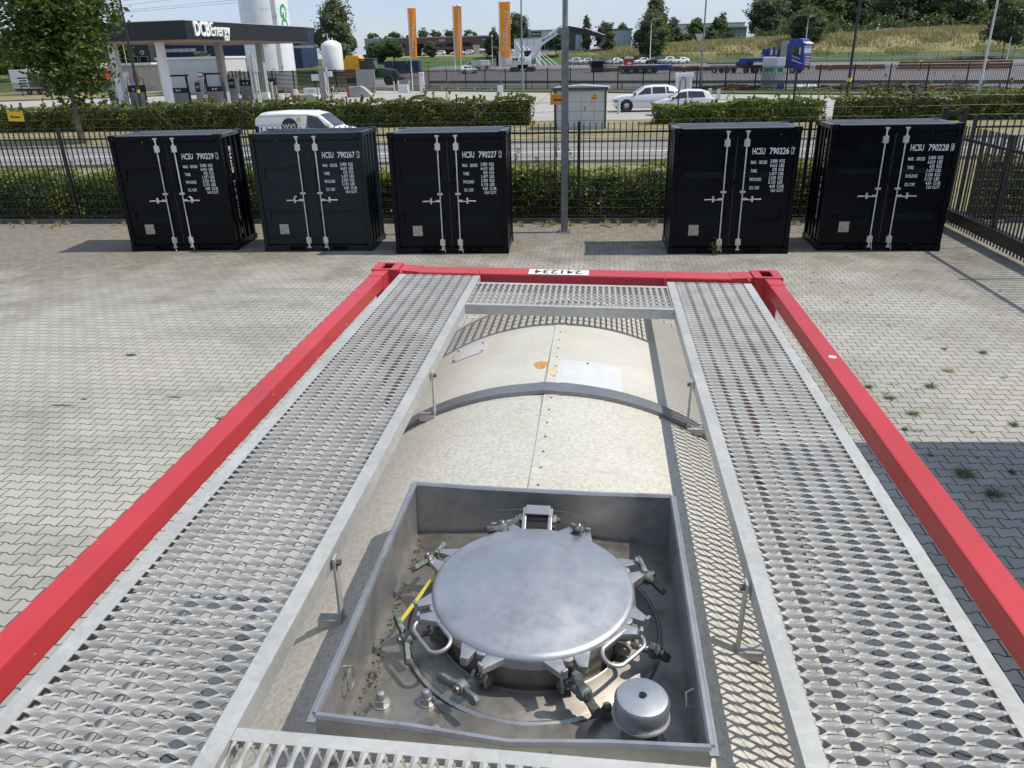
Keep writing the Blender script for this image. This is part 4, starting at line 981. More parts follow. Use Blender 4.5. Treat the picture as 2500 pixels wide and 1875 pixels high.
# ------------------------------------------------------------------ galvanised mast
o = E('galvanised_mast', (-.615, 12.98, 0), R(4), 'tall galvanised tilting mast standing between the two groups of small containers', 'mast')
b = MB(); b.box(-.15, .15, -.15, .15, 0, .02)
for sx in (-1, 1):
    for sy_ in (-1, 1): b.cyl((sx*.11, sy_*.11, .02), (sx*.11, sy_*.11, .05), .014, None, 6)
b.build('base_plate', M_MAST, o)
b = MB(); b.box(-.075, -.062, -.07, .07, .02, 4.20); b.box(.062, .075, -.07, .07, .02, 4.20); b.box(-.062, .006, -.07, -.058, .02, 4.20); b.box(.010, .062, -.066, -.054, .02, 4.20)
b.build('outer_channel', M_MAST, o, bevel=.003)
b = MB(); b.cyl((0, 0, .5), (0, 0, 9.0), .062, .055, 20); b.build('inner_tube', M_MAST, o, smooth=True)
b = MB(); b.prism([(-.16, 4.18), (-.17, 4.24), (-.13, 4.28), (.08, 4.29), (.08, 4.15), (-.13, 4.14)], -.078, .078, 'y'); b.cyl((-.13, -.085, 4.22), (-.13, .085, 4.22), .025, None, 10); b.build('hinge_cap', M_MAST, o, bevel=.004)
b = MB(); b.box(.075, .085, -.05, -.02, .2, .30); b.cyl((.0, -.08, 1.0), (0, -.06, 1.0), .015, None, 8); b.build('fixing', M_MAST, o)

# ------------------------------------------------------------------ hedges
def hedge(name, x0, x1, yc, th, h, nleaf, lsize, mt, label, tufts=1., group=None, h1=None, core_in=.22, base=.0):
    h1 = h1 or h; o = E(name, ((x0+x1)/2, yc, 0), 0, label, 'hedge', group); Lh = (x1-x0)/2
    def top(x): return lerp(h, h1, (x+Lh)/(2*Lh))*(1+.06*np.sin(x*.9+.5)+.05*np.sin(x*2.3)+.045*np.sin(x*5.1+1))
    n = nleaf; X = rng.uniform(-Lh, Lh, n); side = rng.random(n)
    ht = top(X); Yl = np.where(side < .62, -th/2+np.abs(rng.normal(0, .10, n)), rng.uniform(-th/2, th/2, n))
    Zl = np.where(side < .62, base+(ht-base)*rng.random(n)**.85, ht-np.abs(rng.normal(0, .07, n)))
    Yl += .10*np.sin(X*2.3+Zl*3)+.06*np.sin(X*6.1-Zl*5)
    # sprigs standing proud
    nt_ = int(2.2*Lh*2*tufts); tx = rng.uniform(-Lh, Lh, nt_); th_ = rng.gamma(2.0, .085, nt_)*tufts; ty = rng.uniform(-th/2, th/2, nt_)
    k = 26; fr = rng.random((nt_, k)); lean = rng.normal(0, .3, (nt_, 1))
    sx_ = (tx[:, None]+lean*fr*th_[:, None]+rng.normal(0, .03, (nt_, k))).ravel(); sz_ = (top(tx)[:, None]+fr*th_[:, None]*1.6).ravel(); sy_ = (ty[:, None]+rng.normal(0, .04, (nt_, k))).ravel()
    P = np.concatenate([np.stack([X, Yl, Zl], 1), np.stack([sx_, sy_, sz_], 1)])
    Vv, Ff = leaf_geo(P, lsize); fast_mesh('foliage', Vv, Ff, [mt], o)
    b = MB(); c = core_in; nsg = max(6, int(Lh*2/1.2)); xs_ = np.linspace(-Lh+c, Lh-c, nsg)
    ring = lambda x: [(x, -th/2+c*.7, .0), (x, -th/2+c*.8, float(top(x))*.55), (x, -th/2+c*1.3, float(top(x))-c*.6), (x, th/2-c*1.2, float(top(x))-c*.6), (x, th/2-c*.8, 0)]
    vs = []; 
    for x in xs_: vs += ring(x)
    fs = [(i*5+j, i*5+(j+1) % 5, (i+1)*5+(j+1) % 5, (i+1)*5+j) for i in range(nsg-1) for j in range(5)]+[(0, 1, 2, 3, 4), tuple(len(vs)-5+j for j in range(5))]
    b.add(vs, fs); b.build('hedge_core', M_CORE, o); return o  # dark filler core added inside the leaves to make the hedge opaque
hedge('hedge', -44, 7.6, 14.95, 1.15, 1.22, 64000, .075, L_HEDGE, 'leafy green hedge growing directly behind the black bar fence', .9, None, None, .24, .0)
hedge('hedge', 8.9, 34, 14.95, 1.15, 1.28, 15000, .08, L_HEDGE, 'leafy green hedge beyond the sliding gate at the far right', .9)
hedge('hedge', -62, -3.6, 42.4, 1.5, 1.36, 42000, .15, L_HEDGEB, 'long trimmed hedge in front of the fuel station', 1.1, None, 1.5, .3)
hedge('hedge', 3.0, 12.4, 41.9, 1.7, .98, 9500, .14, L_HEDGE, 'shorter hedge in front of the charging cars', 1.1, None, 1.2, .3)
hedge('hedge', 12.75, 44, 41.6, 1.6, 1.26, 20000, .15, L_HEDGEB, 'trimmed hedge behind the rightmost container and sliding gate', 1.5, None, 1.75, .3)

# ------------------------------------------------------------------ weeds
def tuft(n, h, sp, mt, name='weed_tuft', thin=.004):
    V = np.empty((n, 3, 3)); an = rng.uniform(0, 2*math.pi, n); rad = rng.uniform(0, sp*.35, n); l = h*rng.uniform(.4, 1, n); out_ = rng.uniform(.2, 1., n)*sp*.8
    ca, sa = np.cos(an), np.sin(an); b0 = np.stack([ca*rad, sa*rad, 0*rad], 1); wv = np.stack([-sa*thin, ca*thin, 0*ca], 1)
    V[:, 0] = b0-wv; V[:, 1] = b0+wv; V[:, 2] = b0+np.stack([ca*out_, sa*out_, l*.8], 1); return V.reshape(-1, 3), np.arange(3*n).reshape(n, 3)
WE = [(4.30, 4.86, .10, 'beyond the others near the right edge', 0), (3.42, 4.10, .09, 'second back beside the right rail', 1), (3.02, 3.80, .0, '', 0), (3.87, 4.01, .12, '', 0)]
def gz(u, v): 
    d = r_*((u-1250)/1865.15)+d_*((v-937.5)/1865.15)+fwd; t = -CAMP[2]/d.z; return CAMP[0]+d.x*t, CAMP[1]+d.y*t
wd = [(2120, 945, .10, 'green weed tuft close beside the right red rail, farthest of the row'), (2172, 973, .12, 'green weed tuft beside the right red rail where the rail meets mid frame'), (2272, 944, .15, 'wide green weed tuft in the sunlit paving right of the red rail'),
      (2230, 1012, .14, 'green weed tuft just short of the shadow edge right of the rail'), (2400, 862, .12, 'green weed tuft farthest right in the sunlit paving'), (2475, 1038, .10, 'green weed tuft on the shadow edge at the right border'),
      (2352, 1158, .20, 'large green weed tuft in the shaded paving at right'), (2425, 1208, .17, 'dark green weed tuft in the shade near the right border'), (2210, 1049, .07, 'tiny weed tuft between rail and shadow edge'),
      (2315, 906, .13, 'pale dry weed tuft in the sunlit paving at right'), (2270, 1112, .06, 'small yellow weed tuft in the shaded paving'), (2470, 1155, .08, 'faint dark weed tuft at the right border in the shade'), (2306, 852, .08, 'pale yellow weed tuft nearest the containers at right')]
for u, v, s, lb in wd:
    x, y = gz(u, v); dry = 'pale' in lb or 'yellow' in lb
    Vv, Ff = tuft(int(60+300*s), .02+s*.22, s*.9, None, thin=.003); o = fast_mesh('weed_tuft', Vv, Ff, [L_STRAW if dry else L_WEED], None, None, (x, y, .004)); tag(o, lb, 'weed', 'weeds growing in the paving joints')
# dry weeds along the kerb
n_ = 130; Vs = []; Fs = []; off = 0
for i in range(n_):
    x = rng.uniform(-16, 7); 
    if rng.random() < .45: x = rng.choice([-13.6, -11.6, -10.2, -.9, .2, 1.4, -1.9])+rng.normal(0, .35)
    y = YK-.1-abs(rng.normal(0, .22)); Vv, Ff = tuft(36, rng.uniform(.04, .24), rng.uniform(.05, .16), None, thin=.005)
    Vs.append(Vv+np.array([x, y, 0])); Fs.append(Ff+off); off += len(Vv)
tag(fast_mesh('dry_weeds', np.concatenate(Vs), np.concatenate(Fs), [L_STRAW]), 'dry straw coloured weeds sprouting along the kerb below the bar fence', 'dry weeds', None, 'stuff')
Vv, Ff = leaf_geo(rng.normal(0, 1, (160, 3))*np.array([.06, .05, .09])+np.array([0, 0, .13]), .03)
tag(fast_mesh('weed_plant', Vv, Ff, [L_WEED], None, None, (2.50, 10.82, 0)), 'small leafy weed growing against the door of the container right of the mast', 'weed')

Vs = []; Fs = []; off = 0
for i in range(90):
    x = rng.uniform(2.2, 8.5); y = round(rng.uniform(1.5, 9.5)/.14)*.14; Vv, Ff = tuft(14, rng.uniform(.015, .05), rng.uniform(.03, .07), None, thin=.003)
    Vs.append(Vv*np.array([1.6, .7, 1])+np.array([x, y, .003])); Fs.append(Ff+off); off += len(Vv)
tag(fast_mesh('moss', np.concatenate(Vs), np.concatenate(Fs), [L_WEED]), 'tiny moss and grass sprouts in the paving joints on the right', 'moss', None, 'stuff')
def blot(x, y, rx, ry, sd, mt=None):
    rr_ = random.Random(sd); b = MB(); k = 18
    b.add([(x+rx*math.cos(2*math.pi*i/k)*rr_.uniform(.6, 1.2), y+ry*math.sin(2*math.pi*i/k)*rr_.uniform(.6, 1.2), .004) for i in range(k)], [tuple(range(k))]); tag(b.build('oil_stain', mt or M_OIL), kind='structure')
M_OIL = pm('oil_stain', (.05, .048, .045), .6, 0, .4, 20)
for i, (u, v, a, c_) in enumerate(((320, 867, .075, .055), (425, 970, .10, .02), (150, 990, .16, .02), (205, 975, .05, .02), (540, 1022, .07, .03))): blot(*gz(u, v), a, c_, i)
# stack of tank frames outside the picture on the right throws the shade on the paving
b = MB(); b.box(6.05, 8.5, -9.4, 3.02, 0, 5.9, M_SLATE)
for k in range(40): b.box(6.02, 6.05, -9.3+k*.31, -9.15+k*.31, .15, 5.75, M_SLATE)
tag(b.build('stacked_container', M_SLATE), 'stack of closed containers standing right of the tank container, outside the picture', 'container stack')
# ------------------------------------------------------------------ trees
def crown_points(n, w, h, seed, lobes=9, flat=.9, taper=.0):
    """leaf positions in an uneven crown: lobes of clumps on an ellipsoid w wide, h tall, base at z=0"""
    r = np.random.default_rng(seed); P = []; C_ = []
    for i in range(lobes):
        a = 2.4*i+r.uniform(-.4, .4); t = (i+.4)/lobes; prof = math.sqrt(max(.08, 1-(1.62*(t-.40))**2))*(1-taper*t)
        rw = w*.27*r.uniform(.8, 1.25); rh = h*.19*r.uniform(.8, 1.2); rad = max(0, w*.5*prof-rw)*r.uniform(.75, 1.12)
        C_.append((rad*math.cos(a), rad*math.sin(a), h*(.14+.70*t), rw, rh))
    C_.append((0, 0, h*.45, w*.34, h*.36))
    per = max(1, n//len(C_))
    for cx, cy_, cz, rw, rh in C_:
        ncl = max(5, per//26); d = r.normal(size=(ncl, 3)); d /= np.linalg.norm(d, axis=1)[:, None]; rad = r.uniform(.60, 1.06, (ncl, 1))
        cc = np.array([cx, cy_, cz])+d*rad*np.array([rw, rw*flat, rh])
        q = np.repeat(cc, per//ncl+1, 0)[:per]; q = q+r.normal(size=q.shape)*np.array([.17*rw, .17*rw, .2*rh]); P.append(q)
    return np.concatenate(P), C_
def tree(x, y, base, h, w, mt, label, n=1800, ls=.5, seed=1, trunk=.18, tr=.22, group=None, name='tree', lobes=9, taper=0., z0=None, core=True):
    z = G(x, y) if z0 is None else z0
    o = E(name, (x, y, z), 0, label, 'tree', group)
    ch = h*(1-trunk); P, C_ = crown_points(n, w, ch, seed, lobes, .9, taper); P[:, 2] += h*trunk
    V, F = leaf_geo(P, ls); fast_mesh('crown', V, F, [mt], o)
    b = MB(); rr = random.Random(seed)
    b.tube([(0, 0, -.3), (.05*w*.2, 0, h*trunk*.6), (0, .03*w, h*trunk*1.2), (.02*w, 0, h*.62)], [tr*1.25, tr, tr*.85, tr*.3], 8, M_BARK)
    for cx, cy_, cz, rw, rh in C_[:-1]:
        b.tube([(0, 0, h*trunk*(1+.5*rr.random())), (cx*.5, cy_*.5, h*trunk+cz*.7), (cx, cy_, h*trunk+cz)], [tr*.5, tr*.3, tr*.1], 5, M_BARK)
    b.build('trunk', M_BARK, o, smooth=True)
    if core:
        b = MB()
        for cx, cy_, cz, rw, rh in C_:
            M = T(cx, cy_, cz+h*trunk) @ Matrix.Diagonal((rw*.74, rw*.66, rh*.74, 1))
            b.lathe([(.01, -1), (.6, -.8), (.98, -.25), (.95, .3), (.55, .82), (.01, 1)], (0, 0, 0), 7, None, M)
        b.build('crown_core', M_CORE, o)  # dark filler blobs added inside the crown for density
    return o
tree(-26.95, 34.7, 0, 9.4, 5.1, L_TREE, 'bushy green maple on the verge in front of the fuel station canopy, left', 16000, .24, 4, .24, .13, None, 'maple_tree', 15, -.38, 0, False)
o = E('water_shoot', (-26.9, 34.7, 0)); bpy.data.objects.remove(o)
FT = [  # x, y, height, width, leaf, kind text, seed
 (-58.97, 178, 15.5, 10.4, L_WIL, 'tall grey green willow standing behind the yellow skip', 7, 5200, .55),
 (-60.76, 218, 5.6, 6.6, L_OAK, 'dark round tree left of its brighter twin before the brick building', 3, 1500, .5),
 (-55.67, 216, 6.4, 7.0, L_TREE, 'round tree with bare trunk nearest the left orange flag', 9, 1700, .5),
 (-47.65, 226, 4.6, 4.9, L_DARK, 'small dark tree before the dark gateway of the brick building', 5, 900, .45),
 (-29.2, 222, 7.2, 6.4, L_DARK, 'dark tree just left of the right orange flag', 6, 1500, .5),
 (-23.59, 234, 11.0, 7.6, L_OAK, 'tall uneven tree directly behind the right orange flag', 8, 2400, .55),
 (-12.13, 222, 6.2, 6.8, L_DARK, 'spreading dark maple under the raised excavator boom', 12, 1700, .5),
 (-4.06, 230, 9.6, 3.0, L_OAK, 'slender poplar just right of the galvanised mast', 13, 1200, .5),
 (1.18, 228, 7.6, 6.8, L_OAK, 'round loose tree at the tip of the excavator arm', 14, 1500, .5),
 (13.01, 215, 12.2, 9.6, L_OAK, 'large dense dark tree growing on the bank behind the parked cars', 15, 4600, .5),
 (15.6, 246, 14.0, 8.4, L_WIL, 'pale willow rising behind the large dense tree', 16, 2600, .6),
 (54.04, 224, 9.4, 12.0, L_OAK, 'broad round tree on the bank just right of the blue truck cab', 17, 4400, .5),
 (48.44, 250, 13.5, 10, L_WIL, 'greyish willow at the left end of the tall tree belt', 18, 3000, .65),
 (57.65, 262, 15.8, 11, L_WIL, 'tallest willow rising above the blue truck cab', 19, 3000, .65),
 (65.6, 255, 14.8, 10.6, L_OAK, 'green tree left of the black lamp post at right', 20, 3000, .65),
 (76.11, 265, 16.6, 9.8, L_DARK, 'dark tall tree just right of the black lamp post top', 21, 2800, .65),
 (83.0, 272, 14, 7.6, L_DARK, 'dark narrow tree set back in the tree belt', 22, 2000, .65),
 (84.8, 252, 14.6, 9.6, L_WIL, 'grey green willow in the middle of the tree belt', 23, 3000, .65),
 (93.0, 256, 13.6, 11, L_WIL, 'wide rounded willow in the tree belt above the long bank', 24, 3200, .65),
 (98.5, 250, 13.4, 10.4, L_OAK, 'green willow second from the gap in the tree belt', 25, 3000, .65),
 (101.5, 245, 10.2, 8, L_DARK, 'lowest tree next to the gap in the tree belt', 26, 2200, .65),
 (96.14, 207, 14.0, 11.6, L_OAK, 'large tree with visible trunk behind the far fence at right', 27, 5200, .5),
 (113.3, 250, 13.5, 10.5, L_DARK, 'dark tree behind the curved street lamp at right', 28, 2600, .65),
 (113.2, 232, 16, 10, L_OAK, 'tall tree at the right border behind the curved street lamp', 29, 3200, .6)]
for x, y, h, wd_, mt_, lb, sd, n_, ls in FT:
    tr_ = .20 if 'trunk' in lb or 'spreading' in lb else .02
    wd_ *= 1.12
    if x > 45 and y > 240: wd_ *= 1.3; h *= 1.08; n_ = int(n_*1.7)
    tree(x, y, 0, h, wd_, mt_, lb, n_, ls, sd, tr_, .16, 'trees behind the company lot' if y > 180 else None, 'tree', 10)
for k, (x, y, h, wd_) in enumerate([(-83.75, 300, 9, 9.5), (-78, 308, 9.4, 9.6), (-73.4, 318, 8.6, 8.4), (-67.3, 310, 9.8, 9), (-60.4, 300, 9, 7.6), (-56.4, 306, 9.3, 8), (-47.5, 300, 8.6, 9.6), (8.28, 320, 9.0, 8), (25.2, 300, 9, 9), (32.8, 292, 8.8, 8.8), (40.5, 296, 8.6, 8.8), (45.1, 320, 10, 6.4)]):
    tree(x, y, 0, h, wd_, (L_OAK, L_TREE, L_DARK)[k % 3], ['broad tree crown above the left end of the brick building roof', 'rounded tree crown third from the left above the brick building', 'low tree crown second from the left above the brick building', 'high tree crown just right of the left orange flag', 'dark tree crown above the middle of the brick building', 'dark tree crown left of the middle orange flag', 'light green tree crown right of the middle orange flag', 'distant tree crown right of the glass office', 'distant bushy tree behind the bank, left of the tall grey lamp', 'distant bushy tree behind the tall grey lamp post', 'distant bushy tree right of the tall grey lamp post', 'distant tree beside the glass grid building'][k], 1300, .75, 40+k, .1, .2, 'distant trees above the roofs')
for k, (x, y, h, wd_) in enumerate([(19.4, 243, 3.4, 5.2), (24.6, 245, 3.3, 6.2), (32.6, 248, 3.6, 7.2), (37.2, 246, 2.6, 4.5)]):
    tree(x, y, 0, h, wd_, L_DARK, ['low round shrub on the bank, farthest left of four', 'low round shrub left of the small white tent', 'wide low shrub right of the small white tent', 'smallest low shrub, farthest right of four'][k], 900, .5, 60+k, .05, .1, 'low shrubs on the bank', 'shrub')
for k, (x, y, h, wd_) in enumerate([(-163, 182, 12.6, 12), (-152, 176, 12.0, 12), (-141.5, 176, 13.2, 11.6), (-131.6, 170, 11, 10), (-132.8, 183, 13.6, 12), (-127, 188, 15.6, 12), (-118.6, 181, 16.8, 9.6), (-114.6, 186, 14.6, 5)]):
    tree(x, y, 0, h, wd_, (L_DARK, L_OAK)[k % 2], ['dark tree farthest left behind the white box truck', 'second tree from the left behind the white box truck', 'dark tree at the left border above the white box truck', 'lower green tree right of the white box truck roof', 'dark tree seen through the maple crown, left part', 'tall tree seen through the maple crown', 'tall conifer like tree just right of the maple crown', 'narrow conifer like tree beside the small street lamp'][k], 3000, .6, 80+k, .04, .2, 'trees behind the left yard', 'tree')
tree(-66.2, 128, 0, 5.9, 4.6, L_WIL, 'grey green bush growing behind the white station building', 1500, .35, 99, .1, .1)

n_ = 9000; X = rng.uniform(43, 116, n_); Y = 240+rng.normal(0, 2.2, n_); P = np.stack([X, Y, np.array([G(x, 240) for x in X])+rng.random(n_)**1.2*(3.4+1.2*np.sin(X*.5))], 1)
V, F = leaf_geo(P, .6); tag(fast_mesh('undergrowth', V, F, [L_DARK]), 'dark undergrowth filling the foot of the tree belt above the dry bank', 'undergrowth', None, 'stuff')
# ------------------------------------------------------------------ lamps, flags, wires
def lamp(x, y, h, r, mt, label, style='top', n=12, z=None):
    z = G(x, y) if z is None else z
    o = E('street_lamp', (x, y, z), 0, label, 'street lamp')
    b = MB(); b.tube([(0, 0, -.05), (0, 0, h*.14), (0, 0, h*.15), (0, 0, h)], [r*1.5, r*1.45, r, r*.62], n); b.build('pole', mt, o, smooth=True)
    b = MB()
    if style == 'curve': b.tube([(0, 0, h), (.15, 0, h+.5), (.5, 0, h+.75), (.9, 0, h+.8)], [r*.6]*4, 8); b.box(.8, 1.6, -.12, .12, h+.72, h+.84)
    elif style == 'ball': b.lathe([(.02, h-.1), (.28, h), (.30, h+.12), (.2, h+.26), (.02, h+.32)], (0, 0, 0), 16)
    elif style == 'cam': b.tube([(0, 0, h-.1), (-.5, 0, h-.1)], .05, 6); b.lathe([(.02, h-.5), (.17, h-.42), (.18, h-.25), (.05, h-.15)], (-.5, 0, 0), 12)
    elif style == 'arm': b.tube([(0, 0, h), (-.7, 0, h+.2), (-1.2, 0, h+.35)], .05, 6); b.box(-1.9, -1.1, -.12, .12, h+.3, h+.42)
    else: b.box(-.9, .15, -.14, .14, h, h+.1)
    b.build('lamp_head', mt, o); return o
o = lamp(-27.92, 42.6, 9.0, .085, M_FENCE, 'black lamp post rising in front of the fuel station canopy')
b = MB(); b.cyl((0, 0, 2.15), (0, 0, 2.32), .095, None, 12); b.build('yellow_band', M_SIGNY, o)
o = lamp(13.92, 43.0, 9.0, .085, M_FENCE, 'black lamp post behind the two containers on the right')
b = MB(); b.cyl((0, 0, 1.95), (0, 0, 2.15), .125, None, 12); b.build('yellow_band', M_SIGNY, o)
lamp(-7.99, 80.9, 12, .10, M_MAST, 'tall grey lamp post between right orange flag and galvanised mast')
lamp(10.44, 82.1, 12, .10, M_MAST, 'tall grey lamp post behind the white charging cars')
lamp(30.0, 63.8, 10, .095, M_GALV, 'tall leaning-looking grey lamp post before the rusty beam stacks')
lamp(11.95, 200, 9.2, .11, M_WHITE, 'slim white street lamp in front of the large dense tree', 'curve')
lamp(51.3, 213, 8.9, .11, M_WHITE, 'slim white street lamp behind the blue truck cab', 'curve')
lamp(95.9, 204, 10.6, .12, M_WHITE, 'slim white street lamp near the right border', 'curve')
lamp(-26.7, 200, 6.6, .10, M_GALV, 'short grey lamp post left of the excavator', 'ball')
lamp(-18.75, 106.5, 9.7, .07, M_GALV, 'grey lamp post with round dark head touching the middle orange flag', 'ball')
lamp(-37.2, 106.9, 7.0, .10, M_GALV, 'grey mast with white dome camera right of the small white tank', 'cam')
lamp(-93, 150, 10.9, .09, M_GALV, 'small distant street lamp left of the canopy roof', 'arm')
def flag(x, y, h, label, fw, fl, seed, fold):
    o = E('flag_mast', (x, y, 0), 0, label, 'flag', 'orange banner flags on white masts')
    b = MB(); b.tube([(0, 0, -.05), (0, 0, h)], [.075, .05], 10); b.lathe([(.09, h), (.09, h+.08), (.01, h+.12)], (0, 0, 0), 10, M_DGREY); b.mats = [M_WHITE, M_DGREY]; b.build('mast', M_WHITE, o, smooth=True)
    b = MB(); ztop = h-.12
    def fn(u, v):
        dx = fw*(1-.10*v*fold); return (.08+u*dx, .18*fold*math.sin(u*6.5+v*3+seed)*u+.06*math.sin(u*13+seed*2+v*6)*u, ztop-v*fl+.05*math.sin(u*4+seed)*v)
    b.grid(fn, list(np.linspace(0, 1, 20)), list(np.linspace(0, 1, 30)))
    f = b.build('banner', M_ORANGE, o, smooth=True, fix=False)
    me1 = text('DCB', .56*fw, M_WTXT, None, None, Matrix.Identity(4), 1.0, .035, .002); me2 = text('Energy', .56*fw, M_WTXT, None, None, T(fw*1.30, 0, 0), 1.0, .004, .002)
    bm = bmesh.new(); bm.from_mesh(me1); bm.from_mesh(me2)
    for v in bm.verts:      # lettering reads upwards along the banner and follows its folds
        u_ = 1-(v.co.y+fw*.22)/fw; vv = 1-(v.co.x+fl*.13)/fl; p = fn(min(1, max(0, .05+ .92*u_)), vv); v.co = (p[0], p[1]-.03-v.co.z*0, p[2])
    me = bpy.data.meshes.new('banner_lettering'); bm.to_mesh(me); bm.free(); me.materials.append(M_WTXT)
    q = bpy.data.objects.new('banner_lettering', me); COL.objects.link(q); q.parent = f
    b = MB(); b.cyl((0, 0, ztop+.02), (fw+.1, 0, ztop+.02), .03, None, 6); b.build('top_arm', M_ORANGE, o)
flag(-23.9, 98.9, 9.4, 'leftmost of the three orange banner flags, its lettering partly folded away', .92, 5.6, 1.0, 1.2)
flag(-19.68, 107.13, 9.9, 'middle one of the three orange banner flags beside a grey lamp post', 1.1, 6.2, 3.2, .5)
flag(-11.79, 93.36, 9.45, 'rightmost and widest of the three orange banner flags', 1.25, 5.9, 2.0, .55)
for k, (za, zb) in enumerate(((12.3, 15.4), (12.58, 16.04), (13.21, 17.99), (13.74, 19.58))):
    b = MB(); b.tube([(-172, 150, za-(zb-za)), (-104.4, 150, za), (-35, 150, zb), (35, 150, zb+(zb-za))], .022, 4)
    tag(b.build('power_line', M_DGREY), ['lowest power line crossing the sky at upper left', 'second lowest power line crossing the sky at upper left', 'second highest power line crossing the sky at upper left', 'highest power line crossing the sky at upper left'][k], 'power line', 'power lines above the canopy')

# ------------------------------------------------------------------ transformer kiosk
o = E('transformer_kiosk', (-2.28, 39.05, 0), R(-4), 'pale grey transformer kiosk with double doors and warning stickers beside the mast', 'transformer kiosk')
b = MB(); b.box(.03, 2.72, .03, 1.5, 0, 1.98); b.build('wall', M_KIOSK, o)
b = MB(); b.prism([(-.10, 1.98), (2.85, 1.98), (2.85, 2.12), (2.05, 2.26), (.7, 2.26), (-.10, 2.14)][0:2]+[(2.85, 2.10), (1.4, 2.20), (-.10, 2.10)], -.10, 1.62, 'y'); b.build('roof', M_ROOFG, o)
b = MB(); b.box(-.11, 2.86, -.11, -.07, 1.95, 2.09); b.build('roof_edge', M_DGREY, o)
for x in (0, 2.69): b = MB(); b.box(x-.02, x+.08, 0.0, .05, 0, 1.98); b.build('corner_profile', M_DGREY, o)
for a, c_ in ((.16, .70), (.78, 1.42), (1.45, 2.10), (2.13, 2.62)):
    b = MB(); b.box(a, c_, .005, .028, .10, 1.90); b.build('door', M_KIOSK, o, bevel=.006)
b = MB(); b.box(1.60, 1.64, -.01, .006, .92, 1.14); b.build('handle', M_BTXT, o)
b = MB(); b.prism([(1.88, 1.27), (2.06, 1.27), (1.97, 1.44)], -.002, .004, 'y'); b.build('warning_triangle', M_SIGNY, o)
b = MB(); b.prism([(1.84, 1.62), (1.98, 1.62), (1.91, 1.74)], -.002, .004, 'y'); b.box(2.0, 2.28, -.002, .004, 1.61, 1.74); b.build('yellow_sticker', M_SIGNY, o)
b = MB(); b.box(1.96, 2.24, -.002, .004, 1.52, 1.59); b.build('red_sticker', M_REDP, o)
b = MB(); b.box(2.05, 2.09, -.003, -.0021, 1.64, 1.72); b.box(2.14, 2.2, -.003, -.0021, 1.64, 1.72); b.tube([(1.97, -.004, 1.40), (1.955, -.004, 1.35), (1.98, -.004, 1.34), (1.97, -.004, 1.29)], .006, 4); b.build('sticker_print', M_BTXT, o)

# ------------------------------------------------------------------ vehicles
def wheel(o, x, y, r, wdt, side, spokes=5, rim=M_RIM):
    M = T(x, y, r) @ Rx(R(90*side)) 
    b = MB(); b.lathe([(r*.62, -wdt/2), (r*.93, -wdt/2), (r, -wdt*.3), (r, wdt*.3), (r*.93, wdt/2), (r*.62, wdt/2)], (0, 0, 0), 22, None, M, cap=False); t = b.build('tyre', M_RUB, o, smooth=True)
    b = MB(); b.lathe([(r*.64, wdt*.35), (r*.60, wdt*.15), (.001, wdt*.12)], (0, 0, 0), 22, M_DGREY, M, cap=False)
    b.lathe([(r*.66, wdt*.42), (r*.60, wdt*.45), (r*.56, wdt*.36)], (0, 0, 0), 22, rim, M, cap=False)
    for k in range(spokes):
        b.prism([(-.035, .02), (r*.0+.035, .02), (r*.09, r*.6), (-r*.09, r*.6)], wdt*.30, wdt*.40, 'z', rim, M @ Rz(2*math.pi*k/spokes))
    b.lathe([(r*.14, wdt*.42), (.001, wdt*.44)], (0, 0, 0), 10, rim, M, cap=False)
    b.build('rim', rim, t, smooth=True)
